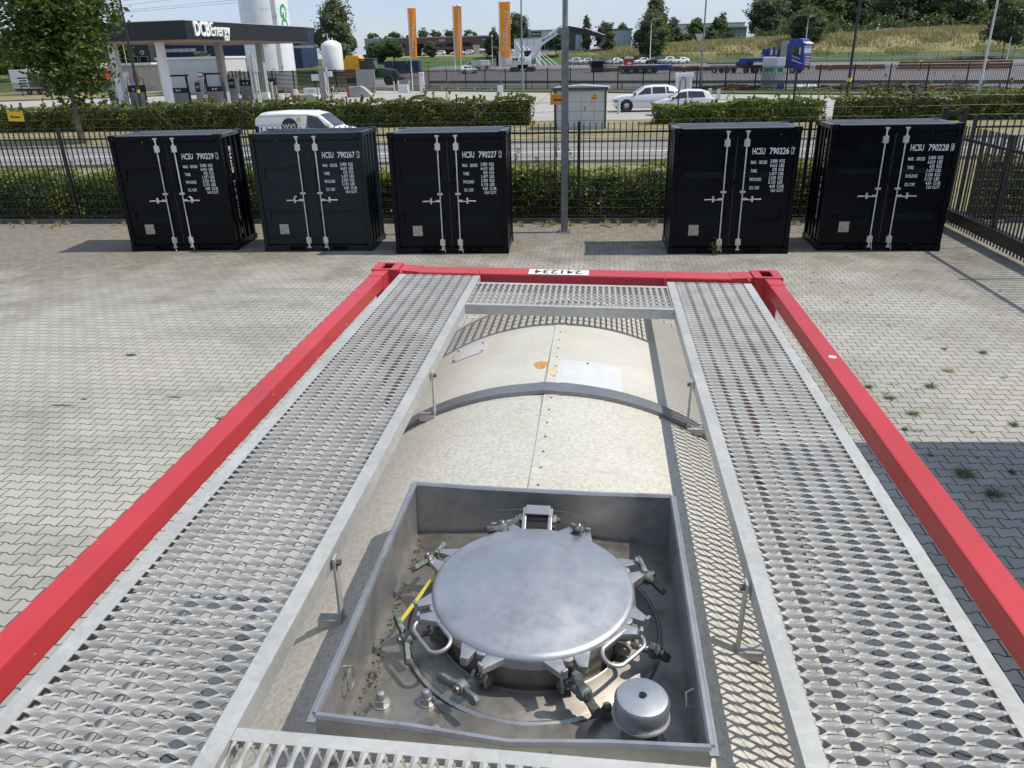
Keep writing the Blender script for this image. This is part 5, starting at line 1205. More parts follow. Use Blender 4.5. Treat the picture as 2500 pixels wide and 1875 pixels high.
def loft(o, st, paint, glass, wheels, r=.33, lights=True, wsp=5, arch=True, plates=True):
    """st: stations (x, bottom, belt, roof, half width, half roof width); front at x=0, body along +X"""
    def ring(s):
        x, zb, zl, zr, w_, wr = s; g_ = zr-zl
        return [(x, 0, zb), (x, w_*.90, zb), (x, w_, zb+.28*(zl-zb)), (x, w_*1.0, zb+.70*(zl-zb)), (x, w_*.955, zl), (x, lerp(w_*.955, wr, .93), zl+g_*.90), (x, wr*.86, zr), (x, 0, zr+.015)]
    rings = [ring(s) for s in st]; k = 8; vs = []
    for rg in rings: vs += rg+[(x, -y, z) for x, y, z in rg[1:-1][::-1]]
    m_ = 14; fs = [(i*m_+j, i*m_+(j+1) % m_, (i+1)*m_+(j+1) % m_, (i+1)*m_+j) for i in range(len(st)-1) for j in range(m_)]
    fs += [tuple(range(m_)), tuple((len(st)-1)*m_+j for j in range(m_))[::-1]]
    b = MB(); b.add(vs, fs); body = b.build('body', paint, o, smooth=True)
    def pt(i, t, ja, s, sg=1):      # point between rings i,i+1 at t; between profile points ja,ja+1 at s
        def q(rg): a, c_ = Vector(rg[ja]), Vector(rg[ja+1]); v = a.lerp(c_, s); v.y *= sg; return v
        return q(rings[i]).lerp(q(rings[i+1]), t)
    def at(x):
        for i in range(len(st)-1):
            if st[i][0] <= x <= st[i+1][0]: return i, (x-st[i][0])/max(1e-6, st[i+1][0]-st[i][0])
        return len(st)-2, 1.
    for nm_, lst in glass.items():
        if nm_ == 'side_window':
            for sg in (-1, 1):
                for xs_ in lst:     # list of (x_bottom, x_top) front and back
                    (a0, a1), (c0, c1) = xs_; b = MB(); q = []
                    for x, s in ((a0, .10), (c0, .10), (c1, .92), (a1, .92)):
                        i, t = at(x); p = pt(i, t, 4, s, sg); p.y += sg*.012; q.append(p)
                    b.add(q, [(0, 1, 2, 3)]); b.build('side_window', M_GLASS, o, fix=False)
        else:
            x0, x1 = lst; b = MB(); q = []
            for x in (x0, (x0+x1)/2, x1):
                i, t = at(x)
                for yy in (-1, -.5, 0, .5, 1):
                    e = pt(i, t, 5, 1.0); top = e.z+.004+.008*(1-abs(yy)); q.append((e.x+(-.012 if nm_ == 'windscreen' else .012), e.y*yy*.96, top+.010))
            b.add(q, [(r_i*5+c_i, r_i*5+c_i+1, (r_i+1)*5+c_i+1, (r_i+1)*5+c_i) for r_i in range(2) for c_i in range(4)]); b.build(nm_, M_GLASS, o, fix=False)
    L_ = st[-1][0]; hw = max(s[4] for s in st)
    for x in wheels:
        for sg in (-1, 1):
            if arch:
                b = MB(); b.lathe([(r*1.16, 0), (r*1.16, .012), (r*.5, .012)], (0, 0, 0), 20, None, T(x, sg*(hw-.004), r*1.02) @ Rx(R(-90*sg)), cap=False); b.build('wheel_arch', M_DARK, o)
            wheel(o, x, sg*(hw-.085), r, .21, -sg, wsp)
    if lights:
        for sg in (-1, 1):
            b = MB(); s0 = st[1]; y0 = hw*.62; b.box(s0[0]-.10, s0[0]+.22, min(sg*y0, sg*(hw-.02)), max(sg*y0, sg*(hw-.02)), s0[2]-.20, s0[2]-.10); b.build('headlight', M_DGREY, o, bevel=.02)
            b = MB(); s1 = st[-2]; b.box(L_-.14, L_-.012, min(sg*hw*.7, sg*(hw*.97)), max(sg*hw*.7, sg*(hw*.97)), s1[2]-.22, s1[2]-.08); b.build('tail_light', M_REDP, o)
        for sg in (-1, 1):
            i, t = at(st[0][0]+L_*.30); p = pt(i, t, 4, .05, sg); b = MB(); b.box(p.x-.06, p.x+.10, min(p.y, p.y+sg*.2), max(p.y, p.y+sg*.2), p.z, p.z+.14); b.build('mirror', M_DGREY, o, bevel=.03)
    b = MB(); b.box(.12, L_-.12, -hw*.9, hw*.9, st[0][1]-.10, st[0][1]+.08); b.build('underbody', M_RUB, o)
    return body
SUV = [(0, .32, .78, .80, .80, .70), (.08, .26, .86, .88, .88, .78), (.55, .24, .98, 1.00, .93, .80), (1.25, .24, 1.04, 1.06, .94, .78), (2.0, .24, 1.06, 1.55, .94, .66), (2.7, .24, 1.07, 1.64, .94, .66), (3.6, .24, 1.09, 1.62, .93, .64), (4.1, .26, 1.10, 1.48, .91, .62), (4.36, .30, 1.06, 1.14, .88, .70), (4.44, .40, .80, .84, .82, .70)]
HAT = [(0, .30, .64, .66, .72, .62), (.06, .24, .72, .74, .79, .66), (.40, .22, .84, .86, .82, .68), (.85, .22, .92, .95, .83, .66), (1.5, .22, .95, 1.40, .83, .60), (2.1, .22, .97, 1.49, .83, .61), (2.9, .22, .99, 1.46, .82, .60), (3.35, .24, 1.0, 1.32, .81, .60), (3.55, .28, .95, 1.02, .79, .62), (3.60, .36, .75, .78, .76, .62)]
SED = [(0, .30, .62, .64, .76, .66), (.07, .24, .72, .74, .84, .72), (.6, .22, .88, .90, .88, .74), (1.2, .22, .94, .96, .88, .72), (1.9, .22, .96, 1.40, .88, .62), (2.6, .22, .97, 1.48, .88, .62), (3.3, .22, .98, 1.42, .88, .60), (3.95, .24, .98, 1.12, .87, .66), (4.3, .28, .92, .98, .84, .70), (4.4, .38, .72, .76, .8, .68)]
VAN = [(0, .30, .80, .82, .80, .70), (.07, .24, .92, .94, .88, .76), (.55, .22, 1.06, 1.08, .92, .76), (1.02, .22, 1.14, 1.18, .93, .72), (1.62, .22, 1.17, 1.70, .93, .74), (2.1, .22, 1.18, 1.81, .93, .78), (3.3, .22, 1.18, 1.83, .93, .79), (4.05, .24, 1.18, 1.80, .92, .79), (4.32, .28, 1.16, 1.60, .90, .78), (4.38, .36, .9, 1.0, .88, .76)]
def car(name, st, paint, loc, rz, label, cat='car', group=None, r=.33, cut=None):
    o = E(name, (loc[0], loc[1], G(*loc)+.03), rz, label, cat, group); L_ = st[-1][0]
    if st is VAN: gl = {'windscreen': (1.08, 1.62), 'side_window': [((1.25, 1.68), (2.15, 2.10))]}
    elif st is SUV: gl = {'windscreen': (1.32, 1.98), 'rear_window': (4.12, 4.34), 'side_window': [((1.52, 2.05), (2.45, 2.42)), ((2.55, 2.52), (3.42, 3.36)), ((3.50, 3.44), (4.0, 3.85))]}
    elif st is HAT: gl = {'windscreen': (.92, 1.48), 'rear_window': (3.37, 3.54), 'side_window': [((1.10, 1.56), (1.98, 1.95)), ((2.06, 2.03), (3.1, 2.95))]}
    else: gl = {'windscreen': (1.26, 1.88), 'rear_window': (3.35, 3.9), 'side_window': [((1.45, 1.95), (2.4, 2.38)), ((2.48, 2.46), (3.55, 3.25))]}
    loft(o, st, paint, gl, (L_*.185, L_*.79), r); return o
# local +X points from nose to tail
v = car('delivery_van', VAN, M_CARW, (-9.45, 27.6), R(180), 'small white panel van with a round black logo driving on the road', 'van', None, .32)
b = MB()
cyy = -.945
v2 = v
b = MB(); b.lathe([(.001, 0), (.33, 0), (.33, .004), (.001, .004)], (0, 0, 0), 32, None, T(2.85, .918, 1.28) @ Rx(R(-90)) @ Rx(R(5))); lg = b.build('round_logo', M_BTXT, v)
text('WVS', .20, M_WTXT, lg, 'logo_lettering', T(2.85, .945, 1.20) @ Rz(math.pi) @ RX90, .95, .01, .002, 'CENTER')
b = MB(); b.lathe([(.001, 0), (.085, 0), (.085, .004), (.001, .004)], (0, 0, 0), 20, None, T(2.45, .905, 1.55) @ Rx(R(-90)) @ Rx(R(8))); b.build('yellow_dot', M_LEMON, v)
b = MB(); b.tube([(2.25, .925, 1.10), (2.25, .87, 1.62), (2.35, .845, 1.72), (4.1, .84, 1.72), (4.2, .92, 1.10)], .008, 4); b.build('panel_groove', M_LGREY, v)
car('parked_car', SUV, M_CARW, (1.05, 51.6), R(3), 'white electric crossover at the charger, front half showing beside the kiosk', 'car', None, .37)
b_ = car('parked_car', HAT, M_CARW, (3.55, 47.9), R(1), 'smaller white hatchback parked in front of the white crossover', 'car', None, .30)
car('parked_car', HAT, M_CARW, (-25.2, 163.5), R(205), 'white hatchback with black tailgate between the left two flags and the grey vans', 'car', None, .34)
for x, y, rz, p, st, lb in [(-30.5, 176, R(15), M_CARG, VAN, 'grey van half hidden behind the white hatchback'), (-29.2, 182, R(8), M_CARS, VAN, 'silver panel van standing on the lot before the excavator')]:
    car('parked_van', st, p, (x, y), rz, lb, 'van')
LOTC = [(-8.6, 199, M_CARG, SUV, 'grey car farthest left in the row beyond the beam stacks'), (-5.2, 199.5, M_CARS, HAT, 'silver car at the right foot of the white panel wall'), (-2.4, 199, M_CARD, SUV, 'dark car behind the standing person'), (1.6, 199.5, M_CARS, SED, 'silver saloon left of the red toilet cabin'),
        (8.4, 199, M_CARW, HAT, 'white car just right of the red toilet cabin'), (11.2, 200, M_CARD, SUV, 'dark car behind the slim white street lamp'), (14.1, 199, M_CARS, SUV, 'bright silver car second from the right of the parked row'), (17.6, 199, M_CARW, SED, 'white saloon farthest right of the parked row')]
for x, y, p, st, lb in LOTC: car('parked_car', st, p, (x, y), R(35), lb, 'car', 'cars parked at the back of the lot')
UPC = [(-70.5, M_CARD, SED, 'dark car farthest left in front of the brick building'), (-66.6, M_CARD, HAT, 'dark hatchback second from left at the brick building'), (-52.6, M_CARW, SED, 'white car right of the left orange flag before the brick building'), (-48.9, M_CARW, HAT, 'white hatchback before the gateway of the brick building'), (-44.0, M_CARW, SED, 'white saloon left of the middle orange flag before the brick building'), (-40.6, M_CARW, HAT, 'white car right of the middle orange flag before the brick building'), (-37.9, M_CARW, SUV, 'white car beside the striped panel')]
for x, p, st, lb in UPC: car('parked_car', st, p, (x, 236.5), R(10), lb, 'car', 'cars parked along the upper road')
# ------------------------------------------------------------------ fuel station canopy
CA = math.atan2(2.4, 21.5)*-1          # the side runs (2.4, 21.5)
o = E('fuel_canopy', (-33.4, 60.5, 0), CA, 'flat anthracite fuel station canopy with white lettering on white columns', 'canopy')
LX, LY = 10.2, 21.7                    # local: -X along the front, +Y back
b = MB(); b.box(-LX, 0, 0, LY, 5.52, 6.90); b.build('fascia', M_CANOPY, o)
b = MB(); b.box(-LX-.06, .06, -.06, LY+.06, 6.90, 6.95); b.build('roof_edge', M_ROOFG, o)
b = MB(); b.box(-LX+.1, -.1, .1, LY-.1, 5.40, 5.52); b.build('soffit', M_SOFFIT, o)
for x, y, mt in ((-9.6, 3.1, M_WHITE), (-3.75, 1.5, M_WHITE), (-3.3, 9.6, M_GREY), (-1.6, 14.1, M_GREY)):
    b = MB(); b.box(x-.28, x+.28, y-.28, y+.28, 0, 5.40); b.build('column', mt, o, bevel=.02)
MS = T(.02, 0, 5.86) @ Rz(R(90)) @ RX90
te = texts([fit('DCB', 1.12, 2.15, MS @ T(1.0, -.05, 0))], M_WTXT, o, 'canopy_lettering', off=.03, ext=.12)
te = texts([fit('Energy', 1.12, 2.95, MS @ T(3.32, -.05, 0))], M_WTXT, o, 'canopy_lettering', off=.004, ext=.12)
# islands and pumps
def pump(x, y, w_, h, label, kind, rz=.1):
    o = E('fuel_dispenser', (x, y, 0), rz, label, 'fuel pump' if kind != 'term' else 'payment terminal', 'dispensers under the canopy')
    if kind == 'frame':
        b = MB(); b.box(-w_/2, w_/2, -.28, .28, .12, 1.18); b.build('cabinet', M_GREY, o, bevel=.02)
        b = MB(); b.box(-w_/2+.05, w_/2-.05, -.30, .30, 1.18, 1.62); b.build('display_head', M_CHAS, o, bevel=.02)
        b = MB(); b.box(-.22, -.06, -.305, -.30, 1.32, 1.48); b.box(.06, .22, -.305, -.30, 1.32, 1.48); b.build('digits', M_WTXT, o)
        b = MB()
        for s in (-1, 1): b.box(s*w_/2-.06, s*w_/2+.06, -.08, .08, .12, h-.08)
        b.build('uprights', M_CHAS, o)
        b = MB(); b.box(-w_/2-.15, w_/2+.15, -.25, .25, h-.16, h); b.build('hose_beam', M_CHAS, o, bevel=.02)
        b = MB()
        for s in (-1, 1):
            for k in (0, .14): b.tube([(s*(w_/2-.05), -.2, h-.2), (s*(w_/2+.1+k), -.34, 1.2), (s*(w_/2+.16+k), -.36, .5), (s*(w_/2+.02), -.3, .85)], .028, 5)
        b.build('hoses', M_RUB, o)
    elif kind == 'arc':
        b = MB(); b.box(-w_/2, w_/2, -.28, .28, .12, 1.40); b.build('cabinet', M_GREY, o, bevel=.02)
        b = MB(); b.box(-w_/2-.02, w_/2+.02, -.30, .30, 1.40, 1.98); b.build('display_head', M_CHAS, o, bevel=.02)
        b = MB(); b.box(-.28, -.12, -.305, -.30, 1.55, 1.72); b.box(.12, .26, -.305, -.30, 1.55, 1.72); b.build('digits', M_WTXT, o)
        b = MB()
        for s in (-1, 1): b.tube([(s*w_*.55, -.05, .3), (s*w_*.55, -.05, h-.25), (s*w_*.50, -.05, h-.05), (s*w_*.38, -.05, h), (s*w_*.30, -.1, h-.15), (s*w_*.28, -.12, h-.5)], .03, 6)
        b.build('hoses', M_RUB, o)
    elif kind == 'low':
        b = MB(); b.box(-w_/2, w_/2, -.35, .35, .1, h); b.build('cabinet', M_LGREY, o, bevel=.03)
        b = MB(); b.box(-w_/2+.02, -w_/2+.62, -.358, -.35, .75, h-.05); b.build('screen', M_CHAS, o)
        b = MB(); b.box(w_/2-.35, w_/2-.22, -.358, -.35, .9, 1.0); b.build('red_label', M_REDP, o)
    else:
        b = MB(); b.box(-w_/2, w_/2, -.22, .22, .1, h); b.build('cabinet', M_GREY, o, bevel=.02)
        b = MB(); b.box(-w_/2+.04, w_/2*.55, -.228, -.22, h*.58, h-.08); b.build('screen', M_CHAS, o)
        b = MB(); b.box(-w_/2+.12, w_/2*.35, -.234, -.228, h*.74, h*.84); b.build('screen_text', M_GLASSB, o)
    return o
pump(-43.5, 65.5, 1.45, 1.75, 'low light grey dispenser with dark screen behind the first canopy column', 'low')
pump(-41.95, 66.05, 1.35, 2.62, 'dispenser with two looped hoses next to the black lamp post', 'arc')
pump(-38.9, 67.9, 1.75, 2.76, 'large framed fuel pump right of the second canopy column', 'frame')
pump(-36.65, 67.4, .62, 2.15, 'slim payment terminal between the two large framed pumps', 'term')
pump(-36.5, 70.3, 1.6, 2.82, 'large framed fuel pump in front of the third canopy column', 'frame')
pump(-35.75, 72.6, .9, 2.28, 'payment terminal with blue screen right of the second framed pump', 'term')
pump(-36.75, 77.9, 1.2, 2.95, 'fuel pump with looped hoses between third and fourth column', 'arc')
pump(-34.3, 78.6, 1.0, 3.03, 'fuel pump with looped hoses behind the bundle of steel pipes', 'arc')
o = pump(-33.4, 75.3, .95, 1.74, 'plain grey cabinet behind the bundle of steel pipes', 'term')
for k, (x, y, w_) in enumerate([(-42.6, 65.8, 4.2), (-38, 68.2, 5.0), (-36, 78.2, 5)]):
    b = MB(); b.box(x-w_/2, x+w_/2, y-.8, y+.8, 0, .12); tag(b.build('pump_island', M_CONC, None, bevel=.03), kind='structure')
b = MB(); b.box(-30.45, -29.4, 61.2, 61.9, 0, .54); tag(b.build('concrete_block', M_CONC, None, bevel=.03), 'low grey concrete block at the foot of the steel pipe bundle', 'concrete block')
o = E('vent_pipes', (-29.25, 63.0, 0), 0, 'bundle of tall shiny steel vent pipes standing at the end of the canopy', 'vent pipes')
for k, (dx, dy, h) in enumerate(((-.26, 0, 4.54), (-.10, .1, 4.3), (.05, 0, 4.4), (.18, .12, 3.9))):
    b = MB(); b.cyl((dx-.0, dy, 0), (dx, dy, h), .075, None, 10); b.build('pipe', M_ZINC, o, smooth=True)
for z in (1.4, 2.9): b = MB(); b.box(-.36, .28, -.09, .22, z, z+.06); b.build('clamp', M_GALV, o)
b = MB(); b.box(-.3, .35, -.2, .3, 0, .35); b.build('pipe_footing', M_LGREY, o)
b = MB(); b.cyl((-31.2, 66.6, 0), (-31.2, 66.6, 3.5), .07, None, 8); tag(b.build('steel_post', M_GREY), 'single thin grey post left of the steel pipe bundle', 'post')
b = MB(); b.box(-28.94, -27.5, 63.3, 64.1, 0, .55); b.box(-28.98, -27.46, 63.26, 64.14, .55, .62); tag(b.build('grit_bin', M_DGREEN, None, bevel=.03), 'dark green storage bin behind the hedge at the end of the canopy', 'storage bin')
o = E('swirl_box', (-31.45, 69.9, 0), 0, 'white cabinet with a green swirl beside the steel pipes', 'cabinet'); b = MB(); b.box(-.38, .38, -.25, .25, 0, .98); b.build('body', M_WHITE, o, bevel=.02)
b = MB(); b.tube([(-.36, -.255, .3), (-.15, -.26, .42), (.1, -.26, .30), (.3, -.255, .10)], .03, 4, M_GREEN); b.tube([(.06*math.cos(t)-.02, -.257, .66+.06*math.sin(t)) for t in np.linspace(0, 6.2, 12)[:-1]], .012, 4, M_GREEN, True); b.build('swirl', M_GREEN, o)
def cone(x, y, h, r, label):
    o = MB(); o.lathe([(r, 0), (r*.86, h*.35), (r*.62, h*.9), (r*.5, h), (.01, h)], (0, 0, 0), 20); q = o.build('bollard_cone', M_CONC, None, smooth=True); q.location = (x, y, 0); tag(q, label, 'concrete cone', 'concrete cones guarding the station')
    b = MB(); b.tube([(r*.60*math.cos(t)*1.3, r*.60*math.sin(t)*1.3, h*.30+h*.22*math.sin(t+1)) for t in np.linspace(-2.6, -.3, 10)], .045, 4); b.build('painted_swirl', M_DGREEN, q)
cone(-28.77, 66.9, .86, .60, 'larger concrete cone with a green painted swirl behind the green bin')
cone(-33.37, 82.4, .82, .55, 'smaller concrete cone with a green stripe before the dark lattice fence')
def wedge(x, y, label, sc=1.):
    o = E('concrete_buffer', (x, y, 0), 0, label, 'concrete buffer', 'sloped concrete buffers beside the gas dispenser')
    b = MB(); b.prism([(-1.15*sc, 0), (-1.15*sc, .98*sc), (.15*sc, 1.04*sc), (.55*sc, .85*sc), (1.35*sc, .12*sc), (1.45*sc, 0)], -.5, .5, 'y'); b.build('block', M_CONC, o, bevel=.06)
    b = MB(); b.box(-1.20*sc, -.98*sc, -.515, .515, .0, 1.0*sc); b.build('red_face', M_REDP, o)
wedge(-25.1, 64.9, 'sloped concrete buffer with red end, the nearer and left one', .95); wedge(-25.1, 79.5, 'sloped concrete buffer with red end, the farther and right one', 1.05)
# gas dispenser
o = E('gas_dispenser', (-28.25, 77.7, 0), 0, 'tall grey gas dispenser with white hose beside the small white tank', 'gas dispenser')
b = MB(); b.box(-.42, .38, -.3, .3, 0, 3.0); b.build('cabinet', M_GREY, o, bevel=.03)
b = MB(); b.box(-1.25, -.42, -.2, .2, 1.75, 2.35); b.box(.42, .9, -.1, .1, 2.1, 2.62); b.build('white_panels', M_WHITE, o)
b = MB(); b.tube([(.25, -.33, 2.5), (.32, -.36, 1.6), (.2, -.42, .9), (.35, -.46, .35), (.75, -.46, .35), (1.05, -.4, .9), (1.0, -.36, 1.2), (.8, -.36, 1.0)], .045, 6); b.build('white_hose', M_WHITE, o)
b = MB(); b.tube([(.85, -.36, 1.05), (1.1, -.4, .6), (1.05, -.42, .15), (.85, -.42, .35), (.8, -.4, .8)], .035, 6); b.build('black_hose', M_RUB, o)
b = MB(); b.box(.12, .3, -.34, -.3, 1.5, 2.6); b.build('hose_guide', M_LGREY, o)
b = MB(); b.box(-30.4, -29.05, 77.2, 78.2, 0, 1.05); q = b.build('service_cabinet', M_WHITE, None, bevel=.02); tag(q, 'low white cabinet left of the tall gas dispenser', 'cabinet')
b = MB(); b.box(-29.9, -29.35, 77.19, 77.2, .72, .82); b.build('cabinet_label', M_GREY, q)
# tanks
o = E('large_gas_tank', (-41.6, 97.0, 0), 0, 'huge upright white gas storage tank with green letters and pipes, cut by the top edge', 'storage tank')
b = MB(); b.lathe([(2.95, .4), (2.95, 17), (2.6, 18.2), (1.6, 19), (.01, 19.3)], (0, 0, 0), 64); b.build('tank', M_TANK, o, smooth=True)
b = MB(); b.lathe([(2.955, 9.5), (2.97, 9.52), (2.955, 9.54)], (0, 0, 0), 64, None, None, False); b.build('weld_ring', M_LGREY, o)
for a in (-47, -42): b = MB(); ca, sa = math.cos(R(a)), math.sin(R(a)); b.cyl((3.06*ca, 3.06*sa, 2.4), (3.06*ca, 3.06*sa, 17), .055, None, 8); b.build('riser_pipe', M_GALV, o)
b = MB()
for z in (3.0, 8.7, 14): b.box(-.1, .30, -.06, .06, z, z+.14, None, Rz(R(-44.5)) @ T(2.98, 0, 0) @ Rz(R(90)))
b.build('pipe_clip', M_GREY, o)
b = MB(); b.tube([(1.1, -2.80, 6.6), (.85, -2.86, 5.9), (.60, -2.93, 5.2)], .02, 4); b.tube([(.75, -2.88, 5.5), (1.0, -2.82, 5.7), (1.3, -2.72, 5.7)], .02, 4); b.build('thin_bracket', M_GREY, o)
for k, ch in enumerate('LIGO'):      # letters one below the other, turned, wrapping the right hand flank
    me = text(ch, 1.55, M_GREEN, None, None, Matrix.Identity(4), 1.1, .03, .0, 'CENTER')
    for v in me.vertices:
        a = R(-17)+(v.co.y-.75)/-2.97*-1*0.75; z = 12.6-k*1.65-v.co.x*1.0; v.co = (2.975*math.cos(a), 2.975*math.sin(a), z)
    q = bpy.data.objects.new('tank_lettering', me); COL.objects.link(q); q.parent = o
o = E('small_gas_tank', (-32.0, 92.5, 0), 0, 'smaller upright white gas tank with domed top right of the canopy', 'storage tank')
b = MB(); b.lathe([(1.22, 2.3), (1.24, 2.5), (1.24, 5.1), (1.1, 5.45), (.6, 5.75), (.01, 5.85)], (0, 0, 0), 40); b.build('tank', M_TANK, o, smooth=True)
b = MB()
for a in range(4): b.cyl((.9*math.cos(a*1.57+.7), .9*math.sin(a*1.57+.7), 0), (.9*math.cos(a*1.57+.7), .9*math.sin(a*1.57+.7), 2.4), .09, None, 8)
b.build('legs', M_GREY, o)
b = MB()
for s in (-1, 1): b.cyl((s*.2, 0, 5.7), (s*.2, 0, 6.05), .07, None, 8)
b.build('top_nozzles', M_WHITE, o)
# dark lattice fence round the tanks
o = E('lattice_fence', (-45.5, 89.5, 0), 0, 'tall dark slatted fence in front of the gas tanks', 'fence')
LP_ = [(-58.5, 106), (-50, 99.5), (-42.5, 90.2), (-36.5, 88.8), (-27.2, 87.6)]
LP_ = [(-52.5, 104.5), (-46.5, 97.0), (-41.2, 89.5), (-28.3, 89.3)]
for (xa, ya), (xb, yb) in zip(LP_, LP_[1:]):
    d = Vector((xb-xa, yb-ya, 0)); M = T(xa+45.5, ya-89.5, 0) @ Rz(math.atan2(d.y, d.x)); l = d.length; b = MB()
    for k in range(17): b.box(0, l, -.03, .03, .15+k*.145, .15+k*.145+.115, None, M)
    b.build('slats', M_CANOPY, o)
    for k in range(int(l//2.6)+1): b = MB(); b.box(k*2.6-.05, k*2.6+.05, -.07, .07, 0, 2.65, None, M); b.build('fence_post', M_FENCE, o)
b = MB(); b.box(-28.3, -26.1, 89.2, 89.35, 0, 2.55); tag(b.build('grey_screen', M_GREY), 'plain grey screen panel closing the dark slatted fence by the tractor', 'screen')
# low guard rails
def guard(x0, y0, x1, y1, label, z=.72, mt=M_GALV, sp=2.4, y2=None):
    o = E('guard_rail', (x0, y0, 0), 0, label, 'guard rail', 'steel guard rails'); d = Vector((x1-x0, y1-y0, 0)); l = d.length; M = Rz(math.atan2(d.y, d.x)); b = MB()
    b.prism([(-.05, z-.30), (.05, z-.22), (-.03, z-.15), (.05, z-.08), (-.05, z)][::1]+[(-.07, z), (.03, z-.08), (-.05, z-.15), (.03, z-.22), (-.07, z-.30)], 0, l, 'x', None, M); b.build('rail', mt, o)
    for k in range(int(l//sp)+1): b = MB(); b.box(k*sp+.1, k*sp+.22, .04, .14, 0, z-.03, None, M); b.build('post', mt, o)
guard(-30.5, 87.6, -24.1, 86.6, 'short galvanised guard rail between gas dispenser and white boxes')
guard(-18.6, 90.2, -11.6, 86.4, 'galvanised guard rail below the middle and right orange flags')
guard(-36, 86.0, -30.8, 86.4, 'low guard rail before the dark slatted fence')
guard(-22, FL_(-22)+1.6, 62, max(20, FL_(62)+1.6), 'long dull guard rail running inside the iron fence of the lot', .86, M_GREY, 4)
b = MB(); b.box(-23.0, -21.9, 87.6, 88.2, .05, .85); tag(b.build('white_box', M_WHITE, None, bevel=.02), 'white rectangular cabinet between four slim posts at the first orange flag', 'cabinet')
for k, (x, y) in enumerate(((-23.25, 86.8), (-23.1, 88.3), (-21.7, 87.6), (-21.5, 88.4))):
    b = MB(); b.cyl((x, y, 0), (x, y, 1.28), .07, None, 10); tag(b.build('guard_post', M_LGREY), ['slim grey post left front of the white cabinet', 'slim grey post left rear of the white cabinet', 'slim grey post right front of the white cabinet', 'slim grey post right rear of the white cabinet'][k], 'post', 'posts round the white cabinet')
o = E('charging_post', (-19.85, 86.2, 0), 0, 'slim white charging post standing right of the first orange flag', 'charging post')
b = MB(); b.box(-.26, .26, -.16, .16, 0, 2.18); b.build('body', M_WHITE, o, bevel=.03)
b = MB(); b.box(-.2, .2, -.165, -.16, 1.2, 1.24); b.box(-.2, .2, -.168, -.16, 1.75, 2.0); b.build('screen', M_LGREY, o)
b = MB(); b.tube([(-.26, -.1, 1.2), (-.42, -.15, .9), (-.3, -.15, .8)], .04, 5); b.tube([(.26, -.1, 1.2), (.36, -.15, 1.0), (.3, -.15, .6)], .04, 5); b.build('cable', M_WOOD, o)
o = E('charging_kiosk', (6.35, 58.0, 0), 0, 'white fast charging kiosk with hanging black cable above the parked hatchback', 'charging kiosk')
b = MB(); b.box(-.57, .57, -.2, .35, 0, 2.22); b.box(-.66, -.5, -.24, .2, 1.9, 2.26); b.box(.5, .66, -.24, .2, 1.9, 2.26); b.build('body', M_WHITE, o, bevel=.03)
b = MB(); b.box(-.45, .45, -.215, -.2, .3, 1.98); b.build('recess_panel', M_LGREY, o)
b = MB(); b.tube([(-.30, -.26, .9), (-.28, -.28, 1.6), (-.18, -.30, 1.85), (-.06, -.30, 1.92), (.06, -.30, 1.86), (.12, -.28, 1.6), (.12, -.26, .9)], .028, 6); b.build('black_cable', M_RUB, o)
b = MB(); b.cyl((1.36, 49.3, 0), (1.36, 49.3, .82), .11, None, 12); tag(b.build('wooden_post', M_LGREY, None, bevel=0), 'thick pale post in front of the crossover wheel', 'post')
b = MB(); b.box(8.85, 9.1, 62.8, 63.05, 0, .9); b.box(9.5, 9.75, 62.5, 62.75, 0, .85); tag(b.build('low_posts', M_LGREY), 'pair of low white posts right of the white hatchback', 'posts')
b = MB(); b.box(-9.0, -8.55, 68.0, 68.3, 0, 1.25); b.box(-9.0, -8.55, 67.99, 68.0, 1.0, 1.2, M_LGREY); b.mats = [M_WHITE, M_LGREY]; tag(b.build('meter_box', M_WHITE), 'small white meter box standing behind the end of the left hedge', 'meter box')
# huts and buildings of the station
o = E('switch_hut', (-72.0, 110, 0), R(3), 'grey brown switch hut with pale door and red alarm box', 'hut')
b = MB(); b.box(0, 4.3, 0, 3, 0, 3.45); b.build('front_wall', M_GREY, o)
b = MB(); b.box(4.3, 8.2, .05, 6, .6, 3.5); b.build('pale_wall', M_BEIGE, o); b = MB(); b.box(4.3, 8.2, -.1, 6, 0, .6); b.build('plinth', M_CONC, o)
b = MB(); b.box(-.2, 8.4, -.2, 6.2, 3.45, 3.62); b.build('roof', M_ROOFG, o)
b = MB(); b.box(1.5, 3.0, -.05, 0, .1, 2.75); b.build('door', M_LGREY, o)
b = MB(); b.box(3.55, 4.2, -.12, 0, 1.35, 2.45); b.box(3.7, 3.85, -.13, -.12, 1.8, 2.0, M_WHITE); b.mats = [M_REDP, M_WHITE]; b.build('alarm_box', M_REDP, o)
b = MB(); b.box(2.0, 2.6, -.06, -.05, 2.0, 2.4); b.build('notice', M_WHITE, o)
o = E('station_building', (-57.6, 98.2, 0), R(3), 'long low white station building with two doors behind the pumps', 'building')
b = MB(); b.box(0, 8.8, 0, 8, 0, 4.15); b.build('wall', M_LGREY, o); b = MB(); b.box(-.15, 8.9, -.15, 8, 4.15, 4.42); b.build('roof_edge', M_WHITE, o)
for x0, x1 in ((.25, 3.5), (4.7, 6.5)): b = MB(); b.box(x0, x1, -.05, 0, .1, 3.2); d = b.build('door', M_LGREY, o, bevel=.01); b = MB(); b.box(x0+.5, x0+1.3, -.08, -.05, 2.0, 2.7, M_WHITE); b.box(x0+.5, x0+1.3, -.085, -.05, 2.0, 2.13, M_REDP); b.box(x0+.5, x0+1.3, -.085, -.08, 2.5, 2.62, M_NAVY); b.mats = [M_WHITE, M_REDP, M_NAVY]; b.build('door_notice', M_WHITE, d)
